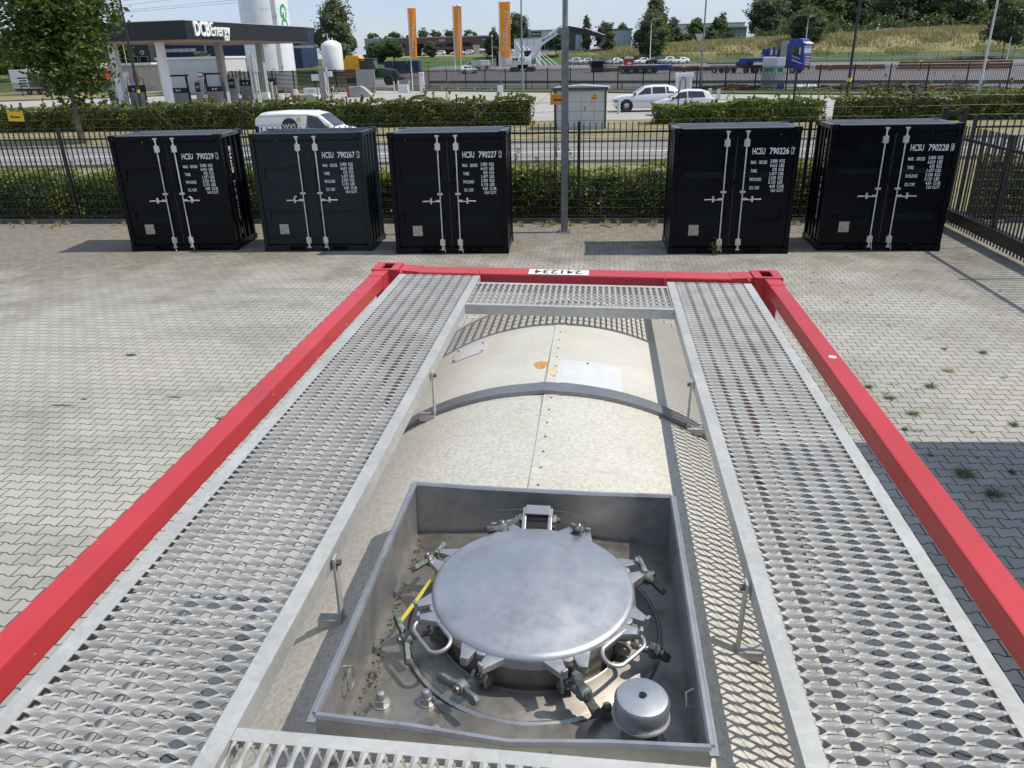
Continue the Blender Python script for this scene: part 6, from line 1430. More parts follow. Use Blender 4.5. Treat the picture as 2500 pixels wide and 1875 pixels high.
b = MB(); b.box(5.05, 5.3, -.1, -.05, 1.5, 1.6); b.build('door_handle', M_BTXT, o)
o = E('service_building', (-53.0, 108.5, 0), R(2), 'beige flat roofed building behind the third canopy column', 'building')
b = MB(); b.box(0, 7.5, 0, 6, 0, 4.0); b.build('wall', M_BEIGE, o); b = MB(); b.box(-.2, 7.7, -.2, 6, 4.0, 4.3); b.build('roof_edge', M_ROOFG, o)
b = MB(); b.box(-1.5, -.1, 0, 4, 0, 4.4); b.build('louvre_tower', M_LGREY, o)
b = MB()
for k in range(9): b.box(-1.52, -.1, -.08, 0, 2.6+k*.17, 2.68+k*.17)
b.build('louvres', M_GREY, o)
# halls behind
def house(x0, x1, y, z1, dep, mt, label, name='office_building', roof=M_ROOFG, zb=None, over=.2, rz=0):
    z = G((x0+x1)/2, y) if zb is None else zb
    o = E(name, (x0, y, z), rz, label, 'building'); b = MB(); b.box(0, x1-x0, 0, dep, -1, z1-z); b.build('wall', mt, o)
    b = MB(); b.box(-over, x1-x0+over, -over, dep+over, z1-z, z1-z+.35); b.build('roof', roof, o); return o
def win(o, x0, x1, z0, z1, n, mt=M_GLASS, y=-.05, gap=.15, frame=None):
    W_ = (x1-x0)/n
    for k in range(n): b = MB(); b.box(x0+k*W_+gap/2, x0+(k+1)*W_-gap/2, y, y+.05-.002, z0, z1); f = b.build('window', mt, o)
o = house(-116.5, -77, 204, 11.2, 12, M_NAVY, 'long navy blue warehouse seen under the canopy and beside the white tank', 'warehouse', M_DGREY)
b = MB(); b.box(17, 19.8, -.1, 0, .2, 2.6, M_WHITE); b.box(17.4, 19.4, -.14, -.1, .2, 2.0, M_DGREY); b.mats = [M_WHITE, M_DGREY]; b.build('door', M_WHITE, o)
for x in (13.5, 26, 36): b = MB(); b.box(x, x+.25, -.12, 0, .2, 6.8); b.build('downpipe', M_LGREY, o)
win(o, 22, 26, 1.2, 2.4, 3); win(o, 1, 11, 4.6, 5.4, 6, M_LGREY); win(o, 33, 48, 4.8, 5.4, 6, M_LGREY)
o = house(-124, -116.8, 201, 9.4, 20, M_DGREY, 'dark office block with white window frames left of the navy warehouse', 'office_block', M_DGREY)
for x in (1.4, 4.2): b = MB(); b.box(x, x+2.2, -.06, 0, 1.4, 3.8, M_LGREY); b.box(x+.12, x+2.08, -.08, -.06, 1.52, 3.68, M_GLASS); b.mats = [M_LGREY, M_GLASS]; b.build('window', M_GLASS, o)
b = MB(); b.lathe([(.55, 0), (.55, .06), (.3, .06)], (0, 0, 0), 20, None, T(5.2, -.1, 4.7) @ Rx(R(90)), False); b.build('round_emblem', M_WHITE, o)
o = house(-76.6, -36.4, 262, 9.2, 20, M_BRICK, 'long low brick building with ribbon windows and dark gateway', 'brick_building', M_ROOFG, 4.2)
b = MB(); b.box(-.05, 7.5, -.3, -.02, 2.5, 5.0); b.build('grey_front', M_GREY, o)
b = MB(); b.box(.3, 7.2, -.34, -.3, 1.6, 2.6); b.build('dark_front', M_GLASS, o)
b = MB(); b.box(14.8, 19.4, -.1, 0, -.5, 3.4); b.build('gateway', M_DARK, o)
win(o, 21.5, 39.6, 2.3, 3.5, 11, M_GLASS); win(o, 25, 39.8, -.2, 1.5, 6, M_GLASS); win(o, 8.5, 13.5, 2.2, 3.4, 3, M_GLASS)
texts([('AW', 1.0, T(24.4, -.06, 3.75) @ RX90, .9)], M_WTXT, o, 'white_sign')
b = MB()
for x in np.arange(2, 38, 4.5): b.box(x, x+1.3, 3, 5, 5.3, 6.0 if int(x) % 2 else 5.7)
b.build('roof_units', M_LGREY, o)
o = house(-24.6, -8.2, 280, 10.8, 18, M_PINKC, 'pale showroom building carrying a dark blue name sign', 'showroom', M_ROOFG, 4.6)
b = MB(); b.box(.8, 4.3, -.25, -.02, 4.5, 6.0); sg = b.build('name_sign', M_NAVY, o); text('VOLVO', .62, M_WTXT, sg, 'sign_lettering', T(2.55, -.26, 4.95) @ RX90, 1.0, .02, .01, 'CENTER')
win(o, .6, 15.5, .3, 2.4, 6, M_GLASS); win(o, 5, 15.5, 4.5, 5.6, 5, M_LGREY); b = MB(); b.box(12.5, 16.5, -.5, -.05, 0, 6.2); b.build('dark_entrance', M_DGREY, o)
o = house(-8.6, -3.4, 252, 9.6, 10, M_DGREY, 'dark narrow office with pale shed behind the galvanised mast', 'dark_office', M_DGREY, 4.4); win(o, .8, 4.6, .3, 4.4, 3, M_GLASSB)
o = house(4.0, 10.8, 300, 11.0, 14, M_GLASSB, 'light glass fronted office left of the large dense tree', 'glass_office', M_DGREY, 4.8, .5)
b = MB()
for k in range(5): b.box(k*1.7-.06, k*1.7+.06, -.12, 0, 0, 6.1)
b.box(0, 6.8, -.12, 0, 3.0, 3.12); b.build('mullions', M_LGREY, o)
o = house(43.2, 51.0, 300, 10.6, 14, M_GLASSB, 'glass office with a white grid of mullions before the tree belt', 'grid_office', M_ROOFG, 5.8, .3)
b = MB()
for k in range(6): b.box(k*1.56-.07, k*1.56+.07, -.15, 0, 0, 4.8)
for k in range(6): b.box(0, 7.8, -.15, 0, k*.95-.05, k*.95+.05)
b.build('mullions', M_WHITE, o)
b = MB(); b.box(-4.2, 8.4, -1.8, 2, 4.85, 5.15); b.build('roof_overhang', M_ROOFG, o)
house(29, 56, 335, 13.0, 20, M_LGREY, 'large pale grey hall rising behind the distant bushes', 'distant_hall', M_ROOFG, 8)
o = E('small_tent', (31.4, 268, G(31.4, 268)), 0, 'small white funnel shaped tent between low shrubs on the bank', 'tent')
b = MB(); b.prism([(-1.7, 3.0), (1.7, 3.0), (1.2, 2.2), (.6, .9), (.7, 0), (-.7, 0), (-.6, .9), (-1.2, 2.2)], -.6, .6, 'y'); b.build('canvas', M_WHITE, o)
o = E('advertising_board', (-35.4, 231, G(-35, 231)), 0, 'upright grey and white striped panel before the brick building', 'panel')
for k in range(8): b = MB(); b.prism([(-.95+k*.24, 2.7), (-.95+k*.24+.24, 2.7), (-.72+k*.2+.2, 0), (-.72+k*.2, 0)], -.05, .05, 'y'); b.build('stripe', M_WHITE if k % 2 else M_GREY, o)
o = E('caravan', (-33.0, 236, G(-33, 236)), 0, 'long white caravan parked on the upper road', 'caravan')
b = MB(); b.box(-2.6, 2.6, -1, 1, .3, 1.5); b.build('body', M_WHITE, o, bevel=.15); win(o, -2.2, -.3, .6, 1.0, 2, M_GLASS, -1.05)
b = MB(); b.box(-56.9, -56.1, 229, 229.4, 3.3, 5.6); tag(b.build('yellow_sign', M_LEMON), 'small yellow sign panel at the foot of the left orange flag', 'sign')
b = MB(); b.box(-52.3, -51.8, 236, 236.3, 3.6, 6.0); tag(b.build('yellow_sign', M_LEMON), 'narrow yellow sign panel beside the parked cars at the brick building', 'sign')
sheet('upper_road', [(-75, 233), (120, 233), (120, 233), (-75, 240)][0:0] or [(-80, 234), (-28, 234), (-28, 239), (-80, 239)], 3.92, M_ROAD)
# ------------------------------------------------------------------ company lot
def far_fence(name, pts, h, label, sp=.13, bar=.019, post=3.0, z0=0.):
    x0, y0 = pts[0]; o = E(name, (x0, y0, 0), 0, label, 'fence', None)
    for (xa, ya), (xb, yb) in zip(pts, pts[1:]):
        d = Vector((xb-xa, yb-ya, 0)); l = d.length; u = d/l; n_ = int(l/post)
        for k in range(n_):
            b = MB(); s0, s1 = k*l/n_, (k+1)*l/n_; m_ = int((s1-s0)/sp); M = T(xa-x0, ya-y0, 0) @ Rz(math.atan2(d.y, d.x)); p = u*((s0+s1)/2); z = G(xa+p.x, ya+p.y)
            for zz in (.25, h-.2): b.box(s0, s1, -.02, .02, z+zz-.022, z+zz+.022, None, M)
            for i in range(m_): x = s0+(i+.5)*(s1-s0)/m_; b.box(x-bar, x+bar, -bar, bar, z+.08, z+h, None, M)
            b.box(s0-.035, s0+.035, -.035, .035, z, z+h+.08, None, M)
            b.build('fence_panel', M_FENCE, o)
    return o
far_fence('lot_fence', [(-27, FL_(-27)), (60, max(20, FL_(60)))], 2.22, 'black iron bar fence running along the front of the company lot')
far_fence('back_fence', [(-2, 205), (122, 205.6)], 2.15, 'black iron bar fence along the foot of the dry grass bank', .34, .024, 5)
far_fence('back_fence', [(-62, 168), (-22, 170)], 2.2, 'dark fence with widely spaced posts left of the excavator', .5, .02, 3.6)
far_fence('yard_side_fence', [(-95, 86), (-81, 98), (-66, 121)], 1.75, 'black bar fence in front of the white box truck at the left', .16, .02, 3)
guard(-2, 203.4, 120, 204, 'pale low guard rail at the foot of the back fence', .9+.0, M_LGREY, 8)
for o_ in [q for q in bpy.data.objects if q.get('label', '').startswith('pale low guard rail')]: o_.location.z = .35
# blue truck with goose neck
TB = Vector((27.0, 133.5, 0)); ta = math.atan2(128.8-136.3, 33.2-24.76)*.98
o = E('blue_truck', (24.76, 136.3, 0), ta, 'royal blue heavy tractor truck with high sleeper cab standing on the company lot', 'truck')
def tw(o, x, side, r=.52, rim=M_RIM, y=1.1, w_=.32):
    wheel(o, x, y*side, r, w_, -side, 8, rim)
b = MB(); b.box(-1.6, 9.2, -.45, .45, .75, 1.10); b.box(-1.6, 4.6, -1.15, 1.15, 1.12, 1.25); b.build('chassis', M_CHAS, o)
cabo = MB(); cabo.prism([(7.15, 1.0), (7.15, 4.55), (7.35, 4.95), (8.9, 5.05), (9.45, 4.80), (9.72, 4.1), (9.86, 2.9), (9.95, 1.6), (9.92, .45), (8.75, .45), (8.6, .95), (7.6, .95)], -1.24, 1.24, 'y'); cab = cabo.build('cab', M_BLUE, o, bevel=.10, smooth=True)
b = MB(); b.prism([(9.735, 4.05), (9.80, 4.02), (9.91, 2.9), (9.84, 2.9)], -1.1, 1.1, 'y'); b.build('windscreen', M_GLASSB, cab)
b = MB(); b.prism([(9.80, 2.75), (9.90, 2.75), (10.0, 1.0), (9.90, 1.0)], -.8, .8, 'y'); b.build('grille', M_DGREY, cab)
b = MB()
for z in (1.25, 1.55, 1.9, 2.3): b.box(9.88, 10.02, -.75, .75, z, z+.10)
b.build('chrome_bars', M_ZINC, cab)
b = MB(); b.box(9.9, 10.03, -.5, .2, .55, .85); b.build('yellow_plate', M_SIGNY, cab)
b = MB(); b.prism([(9.45, 4.35), (10.15, 4.20), (10.15, 4.30), (9.45, 4.60)], -1.2, 1.2, 'y'); b.build('sun_visor', M_LGREY, cab)
for s in (-1, 1):
    b = MB(); b.prism([(7.7, 3.6), (7.6, 3.1), (8.1, 2.6), (9.45, 2.50), (9.45, 3.75), (8.3, 4.0)], s*1.243, s*1.250, 'y'); b.build('side_window', M_GLASS, cab)
    b = MB(); b.box(9.25, 9.4, s*1.25-(.28 if s < 0 else 0), s*1.25+(.28 if s > 0 else 0), 2.7, 3.75); b.build('mirror', M_LGREY, cab)
    b = MB(); b.prism([(8.0, 1.95), (9.75, 1.35), (9.75, 1.45), (8.0, 2.06)], s*1.243, s*1.249, 'y'); b.build('white_stripe', M_WTXT, cab)
    b = MB(); b.prism([(7.95, 2.45), (9.3, 2.0), (9.3, 2.2), (7.95, 2.65)], s*1.243, s*1.248, 'y'); b.build('door_lettering', M_GREY, cab)
b = MB(); b.prism([(5.75, 1.0), (5.95, 4.7), (7.0, 4.75), (7.0, 1.0)], -1.2, 1.2, 'y'); b.build('grey_tower', M_GREY, o, bevel=.04)
b = MB(); b.box(2.7, 5.2, -1.0, 1.0, 2.4, 2.75); b.cyl((2.75, -.6, 3.2), (2.75, .6, 3.2), .5, None, 16); b.box(3.1, 3.5, -.5, -.2, 2.7, 3.8); b.box(3.8, 4.2, .1, .4, 2.7, 3.9); b.box(5.2, 5.6, -1, 1, 1.3, 3.6); b.build('winch_gear', M_BLUE, o)
b = MB(); b.box(2.9, 5.2, -1.06, -1.0, 2.35, 2.50); b.build('white_edge', M_WTXT, o)
b = MB(); b.prism([(-1.9, 1.55), (-1.4, 2.3), (3.4, 2.3), (3.6, 1.85), (.2, 1.75), (-1.0, 1.2)], -1.0, 1.0, 'y'); b.build('goose_neck', M_BLUE, o, bevel=.04)
for x in (0, 1.85, 8.25):
    for s in (-1, 1): tw(o, x, s, .52, M_DGREY if x < 3 else M_RIM)
for s in (-1, 1): b = MB(); b.box(3.1, 5.4, s*.5 if s > 0 else -1.15, 1.15 if s > 0 else -.5, .5, 1.1); b.build('fuel_tank', M_CHAS, o)
# low trailer behind the truck
o = E('low_trailer', (21.3, 139.2, 0), ta, 'dark low bed trailer coupled behind the blue truck', 'trailer')
b = MB(); b.box(-2.4, 2.6, -1.2, 1.2, 1.05, 1.32); b.build('deck', M_GREY, o); b = MB(); b.box(-9.5, -2.2, -.5, .5, .55, .75); b.box(2.4, 4.6, -.9, .9, .9, 1.7); b.build('frame', M_CHAS, o)
for x in (-1.5, .9):
    for s in (-1, 1): tw(o, x, s, .42, M_LGREY)
b = MB(); b.box(-3.5, 5, -.5, .3, 1.45, 1.62); q = b.build('steel_beams', M_STEELR, None); q.location = (21.3, 139.2, 0); q.rotation_euler = (0, 0, ta); tag(q, 'rusty steel beams lying on the low trailer', 'steel beams')
# four axle dolly
o = E('axle_dolly', (4.1, 148.5, 0), R(-25), 'dark blue trailer dolly with four pairs of wheels on the company lot', 'trailer')
b = MB(); b.box(-.4, 7.3, -1.2, 1.2, 1.0, 1.38); b.build('deck', M_NAVY, o); b = MB(); b.box(6.9, 9.2, -1.1, 1.1, .55, 1.45); b.build('blue_box', M_BLUE, o, bevel=.05)
b = MB(); b.box(-.5, 7.5, -1.22, 1.22, 1.38, 1.46); b.build('grey_top', M_GREY, o)
for k in range(4):
    for s in (-1, 1): tw(o, .55+k*1.75, s, .54, M_GREY)
# beam stacks
def beams(x, y, z, lx, n, h, mt, label, rz=0, name='beam_stack', d=.28):
    o = E(name, (x, y, z), rz, label, 'steel beams'); rr = random.Random(len(label))
    for j in range(h):
        for i in range(n): b = MB(); dx = rr.uniform(-.3, .3); b.box(-lx/2+dx, lx/2+dx, i*.42, i*.42+d, .2+j*.42, .2+j*.42+d); b.build('beam', mt if (i+j) % 5 else M_STEELR, o)
    for x_ in (-lx*.3, lx*.3): b = MB(); b.box(x_-.1, x_+.1, -.1, n*.42, 0, .2+h*.42); b.build('spacer', M_WOOD if mt is not M_WOOD else M_GREY, o)
    return o
RZ = R(-33)
beams(53.4, 128.2, 0, 15.2, 4, 3, M_STEELR, 'high stack of rusty steel beams right of the lamp posts', RZ*.9)
beams(41.0, 137.6, 0, 10.5, 4, 2, M_STEELR, 'lower stack of rusty steel beams just right of the blue truck', RZ*.8)
beams(18.6, 149.5, 0, 12, 3, 2, M_STEELR, 'dark pile of steel beams between dolly and low trailer', R(-20))
beams(2.4, 160, 0, 4.8, 4, 3, M_WOOD, 'pile of crossed timber and steel left of the red toilet cabin', 0)
beams(13.5, 160, 0, 11, 3, 2, M_STEELR, 'long low pile of beams behind the four axle dolly', R(-12))
rr = random.Random(4)
def debris(x0, x1, n, label, mt, name='scrap_pile'):
    b = MB()
    for i in range(n):
        x = rr.uniform(x0, x1); y = FL_(x)+rr.uniform(1.2, 3.2); l = rr.uniform(.4, 2.6); M = T(x, y, rr.uniform(.05, .35)) @ Rz(rr.uniform(-.8, .5)) @ Ry(rr.uniform(-.12, .12)); b.box(-l, l, -.05, .05, -.05, .05, mt[i % len(mt)], M)
    tag(b.build(name, mt[0]), label, 'scrap pile')
debris(10.2, 15, 34, 'brown scrap and boards behind the iron fence left of the tall white cabinet', [M_STEELR, M_WOOD, M_RUST])
debris(22.5, 29.5, 46, 'rusty beams and boards behind the iron fence right of the tall white cabinet', [M_STEELR, M_RUST, M_STEELR, M_WOOD])
debris(29.5, 34, 34, 'pale timber offcuts piled behind the iron fence at right', [M_WOOD, M_PINKC, M_WOOD, M_STEELR])
# toilet cabin, person, crate, tall cabinet, bags
o = E('toilet_cabin', (5.75, 199, G(5.7, 199)), 0, 'red portable toilet cabin with white roof among the parked cars', 'toilet cabin')
b = MB(); b.box(-.95, .95, -.95, .95, .05, 2.15); b.build('body', M_REDP, o, bevel=.06); b = MB(); b.prism([(-.95, 2.15), (.95, 2.15), (.75, 2.5), (-.75, 2.5)], -.95, .95, 'y'); b.build('roof', M_WHITE, o)
b = MB(); b.box(-.35, .45, -.97, -.95, 1.1, 1.5); b.box(-.02, .1, -.97, -.95, .3, 1.1); b.build('sign', M_WHITE, o)
for q in [o]: q.location = (5.75, 165, .3)
o = E('tall_cabinet', (16.75, 79.2, 0), R(-12), 'tall pale cabinet with green lettering standing at the iron fence', 'cabinet')
b = MB(); b.box(-.75, .55, -.4, .9, 0, 2.92); b.build('body', M_KIOSK, o, bevel=.03); b = MB(); b.box(.55, 1.35, -.3, .9, 0, 2.92); b.build('white_side', M_WHITE, o, bevel=.03)
b = MB(); b.box(-.55, .35, -.42, -.4, 1.65, 1.95); b.build('green_lettering', M_GREEN, o); b = MB(); b.box(.75, 1.2, -.31, -.3, 1.6, 2.0); b.build('green_mark', M_GREEN, o)
b = MB(); b.box(.8, 1.5, -.35, -.3, 0, .75); b.build('blue_sheet', M_BLUEP, o)
b = MB(); rr = random.Random(8)
for k in range(5): b.lathe([(.05, 0), (.34, .08), (.36, .28), (.2, .42), (.02, .45)], (19.3+k*.36, 78.0+rr.uniform(-.2, .2), 0), 9)
tag(b.build('white_bags', M_WHITE, None, smooth=True), 'row of white sacks behind the iron fence beside the tall cabinet', 'sacks')
o = E('waste_crate', (-.5, 158.5, .2), 0, 'black open crate on the lot left of the timber pile', 'crate'); b = MB(); b.box(-1.2, 1.1, -1, 1, 0, 2.0); b.build('body', M_DARK, o, bevel=.05)
b = MB(); b.box(-1.4, 3.6, -1.1, 1.1, 2.0, 2.12); b.build('lid', M_GREY, o)
# standing person
def person(x, y, label):
    me = bpy.data.meshes.new('person'); V = [(0, 0, .95), (0, 0, 1.2), (0, 0, 1.42), (0, 0, 1.52), (0, -.02, 1.66), (-.2, 0, 1.40), (-.27, 0, 1.12), (-.25, -.06, .86), (.2, 0, 1.40), (.27, 0, 1.12), (.25, -.06, .86), (-.1, 0, .9), (-.12, -.02, .5), (-.12, .02, .08), (-.12, -.13, .04), (.1, 0, .9), (.12, -.02, .5), (.12, .02, .08), (.12, -.13, .04), (0, 0, 1.76)]
    Ed = [(0, 1), (1, 2), (2, 3), (3, 4), (4, 19), (2, 5), (5, 6), (6, 7), (2, 8), (8, 9), (9, 10), (0, 11), (11, 12), (12, 13), (13, 14), (0, 15), (15, 16), (16, 17), (17, 18)]
    me.from_pydata(V, Ed, []); o = bpy.data.objects.new('person', me); COL.objects.link(o)
    md = o.modifiers.new('s', 'SKIN'); rad = [.16, .15, .16, .06, .10, .065, .05, .04, .065, .05, .04, .10, .075, .05, .045, .10, .075, .05, .045, .08]
    for i, r_v in enumerate(rad): me.skin_vertices[0].data[i].radius = (r_v, r_v*.8)
    me.skin_vertices[0].data[0].use_root = True; o.modifiers.new('d', 'SUBSURF').levels = 1
    dg = bpy.context.evaluated_depsgraph_get(); m2 = bpy.data.meshes.new_from_object(o.evaluated_get(dg)); bpy.data.objects.remove(o)
    m2.materials.clear(); m2.materials.append(M_CLOTH); m2.materials.append(M_SKIN)
    for p in m2.polygons: p.material_index = 1 if p.center.z > 1.50 or (p.center.z < .9 and abs(p.center.x) > .21) else 0; p.use_smooth = True
    o = bpy.data.objects.new('person', m2); COL.objects.link(o); o.location = (x, y, G(x, y)+.02)
    b = MB(); b.lathe([(.115, 1.68), (.12, 1.74), (.09, 1.84), (.01, 1.87)], (0, .01, 0), 10); b.build('hair', M_BTXT, o, smooth=True)
    return tag(o, label, 'person')
person(-1.95, 166, 'person in dark clothing standing on the lot beside the black crate')
# ------------------------------------------------------------------ excavator
o = E('excavator', (-16.3, 168, G(-16, 168)), 0, 'white tracked excavator with long raised boom and green details on the lot', 'excavator')
for x in (-1.5, 1.9): b = MB(); b.prism([(x-.85, .12), (x-.6, 0), (x+.6, 0), (x+.85, .12), (x+.85, .75), (x+.6, .88), (x-.6, .88), (x-.85, .75)], -2.0, 2.0, 'y'); b.build('track', M_CHAS, o, bevel=.06)
b = MB(); b.box(-.8, 1.1, -1.2, 1.2, .5, 1.3); b.build('undercarriage', M_DARK, o)
b = MB(); b.prism([(-3.3, 1.35), (-3.3, 2.5), (-3.0, 2.85), (1.1, 2.85), (2.0, 2.5), (2.0, 1.35)], -1.4, 1.4, 'y'); b.build('upper_body', M_WHITE, o, bevel=.10, smooth=True)
b = MB(); b.box(-2.7, -.3, -1.0, 1.0, 2.85, 3.5); b.build('engine_cover', M_LGREY, o, bevel=.06)
b = MB(); b.box(.5, 2.1, .2, 1.35, 2.0, 3.9); cb = b.build('cab', M_GLASS, o, bevel=.05); b = MB(); b.box(.45, 2.15, .15, 1.4, 3.9, 4.0); b.box(.45, .6, .15, .25, 2, 3.9); b.build('cab_frame', M_GREEN, cb)
b = MB(); b.box(2.0, 2.9, -.4, .4, 1.4, 2.6); b.build('green_mount', M_GREEN, o)
text('M', .75, M_GREEN, o, 'body_lettering', T(-1.9, -1.42, 2.05) @ RX90, 1.5, .03, .004); text('v', .4, M_GREEN, o, 'body_lettering', T(-.85, -1.42, 2.35) @ RX90, 1.3, .03, .004); text('O', .75, M_GREEN, o, 'body_lettering', T(-.35, -1.42, 2.05) @ RX90, 1.3, .03, .004)
text('Martens en Van Oord', .16, M_BTXT, o, 'small_lettering', T(-1.95, -1.42, 1.75) @ RX90, 1.2, .01, .003)
b = MB(); b.prism([(1.15, 2.6), (1.9, 3.6), (2.75, 5.3), (3.7, 5.95), (8.55, 8.35), (8.9, 8.15), (8.85, 7.75), (4.4, 5.0), (3.4, 3.7), (2.1, 2.5)], -.32, .32, 'y'); bm_ = b.build('boom', M_WHITE, o, bevel=.06)
text('Martens en Van Oord', .50, M_BTXT, bm_, 'boom_lettering', T(4.35, -.33, 5.55) @ Ry(R(-28.5)) @ RX90, .92, .012, .004)
b = MB(); b.cyl((2.3, -.45, 2.2), (4.2, -.45, 4.95), .13, None, 8); b.cyl((2.3, .45, 2.2), (4.2, .45, 4.95), .13, None, 8); b.build('boom_cylinder', M_ZINC, o)
b = MB(); b.cyl((5.6, 0, 6.95), (8.2, 0, 8.6), .14, None, 8); b.build('arm_cylinder', M_WHITE, o)
b = MB(); b.prism([(8.3, 8.4), (9.0, 8.75), (9.4, 8.5), (12.3, 7.95), (17.3, 6.45), (17.5, 6.1), (16.9, 6.0), (12, 6.9), (8.9, 7.7)], -.24, .24, 'y'); b.build('arm', M_CHAS, o, bevel=.04)
b = MB(); b.cyl((13.0, 0, 7.95), (17.1, 0, 6.55), .10, None, 8); b.build('bucket_cylinder', M_ZINC, o)
b = MB(); b.prism([(17.2, 6.2), (17.35, 5.4), (16.8, 4.6), (15.6, 4.15), (15.9, 4.9), (16.6, 5.4), (16.8, 6.1)], -.6, .6, 'y'); b.build('bucket', M_RUST, o, bevel=.04)
# white panel wall with props
o = E('panel_wall', (-20.7, 195, G(-18, 195)), 0, 'large white panel wall held by slanting props behind the excavator', 'panel wall')
b = MB(); b.box(0, 6.4, 0, .3, -.2, 6.1); b.build('panels', M_WHITE, o)
b = MB()
for k in range(1, 4): b.box(k*1.6-.04, k*1.6+.04, -.06, 0, -.2, 6.1)
b.box(0, 6.4, -.1, .35, 6.1, 6.2); b.build('panel_joints', M_GREY, o)
for k in range(6): b = MB(); b.cyl((.5+k*1.3, -.2, 5.4-k*.55), (3.9+k*1.35, -1.5, .1), .075, None, 6); b.build('prop', M_WHITE, o)
b = MB(); b.box(-30.0+4.5, -27.2+4.0, 198, 200, .3, 3.2); tag(b.build('dark_container', M_DARK), 'dark upright box beyond the grey vans', 'container')
b = MB(); b.box(-24.8, -21.0, 197, 199.5, .4, 4.4); tag(b.build('site_cabin', M_PINKC), 'pale site cabin left of the white panel wall', 'site cabin')
# tractor, skip, blue containers
o = E('farm_tractor', (-33.4, 115, 0), R(-6), 'dark green farm tractor with glazed cab behind the grey screen', 'tractor')
b = MB(); b.prism([(.4, 1.0), (.4, 2.2), (1.2, 2.45), (3.6, 2.05), (3.9, 1.5), (3.9, 1.0)], -.42, .42, 'y'); b.build('bonnet', M_DGREEN, o, bevel=.12, smooth=True)
b = MB(); b.prism([(-1.9, 1.4), (-1.7, 3.45), (.3, 3.55), (.75, 2.2), (.5, 1.2)], -.75, .75, 'y'); cb = b.build('cab', M_GLASS, o, bevel=.05); b = MB(); b.box(-1.9, .5, -.85, .85, 3.5, 3.72); b.build('cab_roof', M_DGREEN, cb, bevel=.08); b = MB(); b.box(-1.0, -.86, -.77, -.74, 1.3, 3.5); b.box(-1.85, -1.7, -.77, -.74, 1.5, 3.5); b.build('cab_posts', M_DGREEN, cb)
for s in (-1, 1):
    wheel(o, -1.3, s*.95, .98, .5, -s, 6, M_SIGNY if 0 else M_DGREEN); wheel(o, 2.6, s*.85, .72, .4, -s, 6, M_DGREEN)
    b = MB(); b.tube([(-2.4, s*.95, 1.6), (-1.9, s*.95, 2.1), (-1.0, s*.95, 2.15), (-.4, s*.95, 1.8)], .14, 6); b.build('mudguard', M_DGREEN, o)
b = MB(); b.box(3.9, 4.6, -.6, .6, .7, 1.1); b.build('front_weight', M_CHAS, o)
o = E('yellow_skip', (-41.3, 126, 0), R(-6), 'bright yellow orange steel skip with ribs left of the green tractor', 'skip')
b = MB(); b.prism([(-.2, 2.6), (.3, 3.2), (.9, 4.15), (2.9, 4.15), (3.7, 3.2), (4.0, 2.9), (3.3, 2.7), (3.0, .9), (.6, .9), (.2, 2.6)], -1, 1, 'y'); b.build('body', M_YELLOW, o, bevel=.04)
b = MB()
for x in (.9, 1.7, 2.6): b.box(x, x+.14, -1.08, -1, .9, 4.0)
b.box(-.1, 3.8, -1.1, -1, 2.75, 2.95); b.box(.6, 3.1, -1.1, -1, 2.0, 2.12); b.build('ribs', M_YELLOW, o)
b = MB(); b.box(.6, 3.0, -.9, .9, 0, .9); b.build('under_frame', M_CHAS, o)
for k, (x, y, w_, mt) in enumerate([(-41.0, 150, 1.7, M_NAVY), (-39.2, 151, 2.2, M_NAVY), (-36.6, 151, 2.1, M_NAVY)]):
    o = E('waste_container', (x, y, 0), 0, ['darkest of the three blue steel containers behind the tractor', 'middle one of the three blue steel containers behind the tractor', 'right one of the three blue steel containers behind the tractor'][k], 'container', 'blue steel containers'); b = MB(); b.box(0, w_, 0, 2, .9, 3.1); b.build('body', mt, o)
    b = MB()
    for j in range(4): b.box(.1+j*w_/4, .2+j*w_/4, -.06, 0, .9, 3.1)
    b.build('ribs', mt, o)
# trucks at the far left
o = E('box_truck', (-75.2, 104.6, 0), R(176), 'white box truck with a picture on its side behind the black fence, far left', 'box truck')
VT = [(0, .4, 1.0, 1.02, .85, .8), (.08, .35, 1.15, 1.2, .95, .85), (.8, .35, 1.35, 1.40, 1.0, .85), (1.3, .35, 1.4, 1.8, 1.0, .85), (1.9, .35, 1.42, 2.35, 1.0, .85), (2.4, .35, 1.42, 2.45, 1.0, .85), (2.5, .35, 1.4, 2.4, 1.0, .85)]
loft(o, VT, M_CARW, {'windscreen': (1.3, 1.88), 'side_window': [((1.35, 1.85), (2.3, 2.28))]}, (.85, 5.6), .38, True)
b = MB(); b.box(2.55, 8.0, -1.15, 1.15, .85, 3.35); bx_ = b.build('cargo_box', M_WHITE, o, bevel=.04); b = MB(); b.prism([(2.55, 2.6), (2.55, 3.35), (2.2, 3.3), (1.5, 2.6)], -1.05, 1.05, 'y'); b.build('wind_deflector', M_WHITE, o, bevel=.05)
b = MB(); b.box(2.9, 5.2, 1.155, 1.16, 1.0, 2.9); b.build('side_picture', pm('brown_print', (.16, .13, .11), .6, 0, .7, 1.2), bx_)
for k, z in enumerate((2.35, 2.0, 1.65, 1.3)): b = MB(); b.box(5.5, 6.9-(k % 2)*.3, 1.155, 1.16, z-.18, z); b.build('side_print', M_NAVY, bx_)
b = MB(); b.box(2.2, 7.8, -1, 1, .55, .85); b.build('chassis', M_CHAS, o)
b = MB(); b.box(-91, -84.5, 118, 121, 1.0, 4.0); b.box(-91, -84.5, 118.2, 120.8, .3, 1.0, M_CHAS); b.mats = [M_WHITE, M_CHAS]; tag(b.build('white_trailer', M_WHITE), 'white trailer top showing above the white box truck', 'trailer')
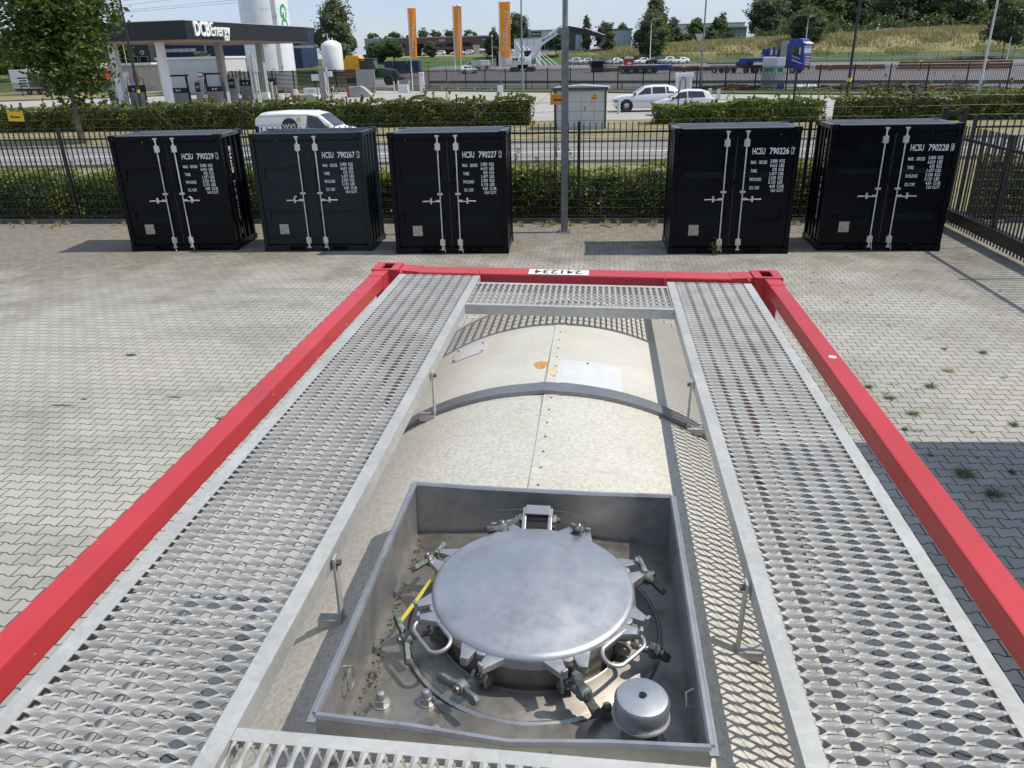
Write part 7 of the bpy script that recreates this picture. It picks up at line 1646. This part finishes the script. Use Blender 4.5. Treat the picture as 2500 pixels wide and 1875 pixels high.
b = MB(); b.box(-90, -72, 122, 124, 1.0, 3.9); b.box(-90, -72, 122.2, 123.8, .2, 1.0, M_CHAS); b.mats = [M_WHITE, M_CHAS]; tag(b.build('parked_trailer', M_WHITE), 'white trailer seen in pieces through the maple crown', 'trailer')
o = E('red_truck', (-76.8, 116.5, 0), R(180), 'red truck with white lettering left of the first canopy column', 'truck')
b = MB(); b.box(0, 3.2, -1.2, 1.2, 1.1, 3.2); b.build('cab', M_REDP, o, bevel=.1); b = MB(); b.box(.0, 3.0, -1.1, 1.1, 3.2, 4.0); b.build('wind_deflector', M_WHITE, o, bevel=.1)
b = MB(); b.box(.4, 2.4, 1.205, 1.21, 2.2, 2.4); b.box(.4, 1.9, 1.205, 1.21, 1.85, 2.02); b.box(.2, 3.0, 1.205, 1.21, 1.15, 1.3); b.build('side_lettering', M_WTXT, o)
b = MB(); b.box(-.2, 7, -1.1, 1.1, .6, 1.1); b.build('chassis', M_CHAS, o)
for x in (1.0, 5.0):
    for s in (-1, 1): tw(o, x, s, .5)
o = E('dark_truck', (-118.2, 189, G(-118, 189)), 0, 'long dark red truck trailer with blue cab seen between the canopy columns', 'truck')
b = MB(); b.box(0, 2.4, -1.2, 1.2, .6, 2.9); b.build('cab', M_BLUEP, o, bevel=.1); b = MB(); b.box(3.2, 16.8, -1.2, 1.2, 1.0, 2.9); b.build('trailer', pm('dark_maroon', (.05, .012, .012), .5), o); b = MB(); b.box(.2, 12.5, -1.25, -1.2, .5, 1.0); b.build('red_skirt', M_REDP, o)
b = MB(); b.prism([(11, 2.9), (13.2, 2.9), (12.3, 1.2), (11, 1.0)], -1.215, -1.2, 'y'); b.build('red_wedge', M_REDP, o)
b = MB(); b.box(4.0, 5.6, -1.215, -1.2, 2.0, 2.4); b.box(11.3, 12.9, -1.23, -1.215, 1.9, 2.3); b.build('white_lettering', M_WTXT, o)
o = E('striped_barrier', (-60.6, 105.5, 0), R(8), 'upright red and white striped barrier beam beside the black lamp post', 'barrier')
for k in range(18): b = MB(); b.box(-.12, .12, -.05, .05, 3.3+k*.17, 3.3+(k+1)*.17); b.build('stripe', M_REDP if k % 2 else M_WHITE, o)
b = MB(); b.box(-.12, .12, -.12, .12, 0, 3.3); b.build('barrier_post', M_GREY, o)
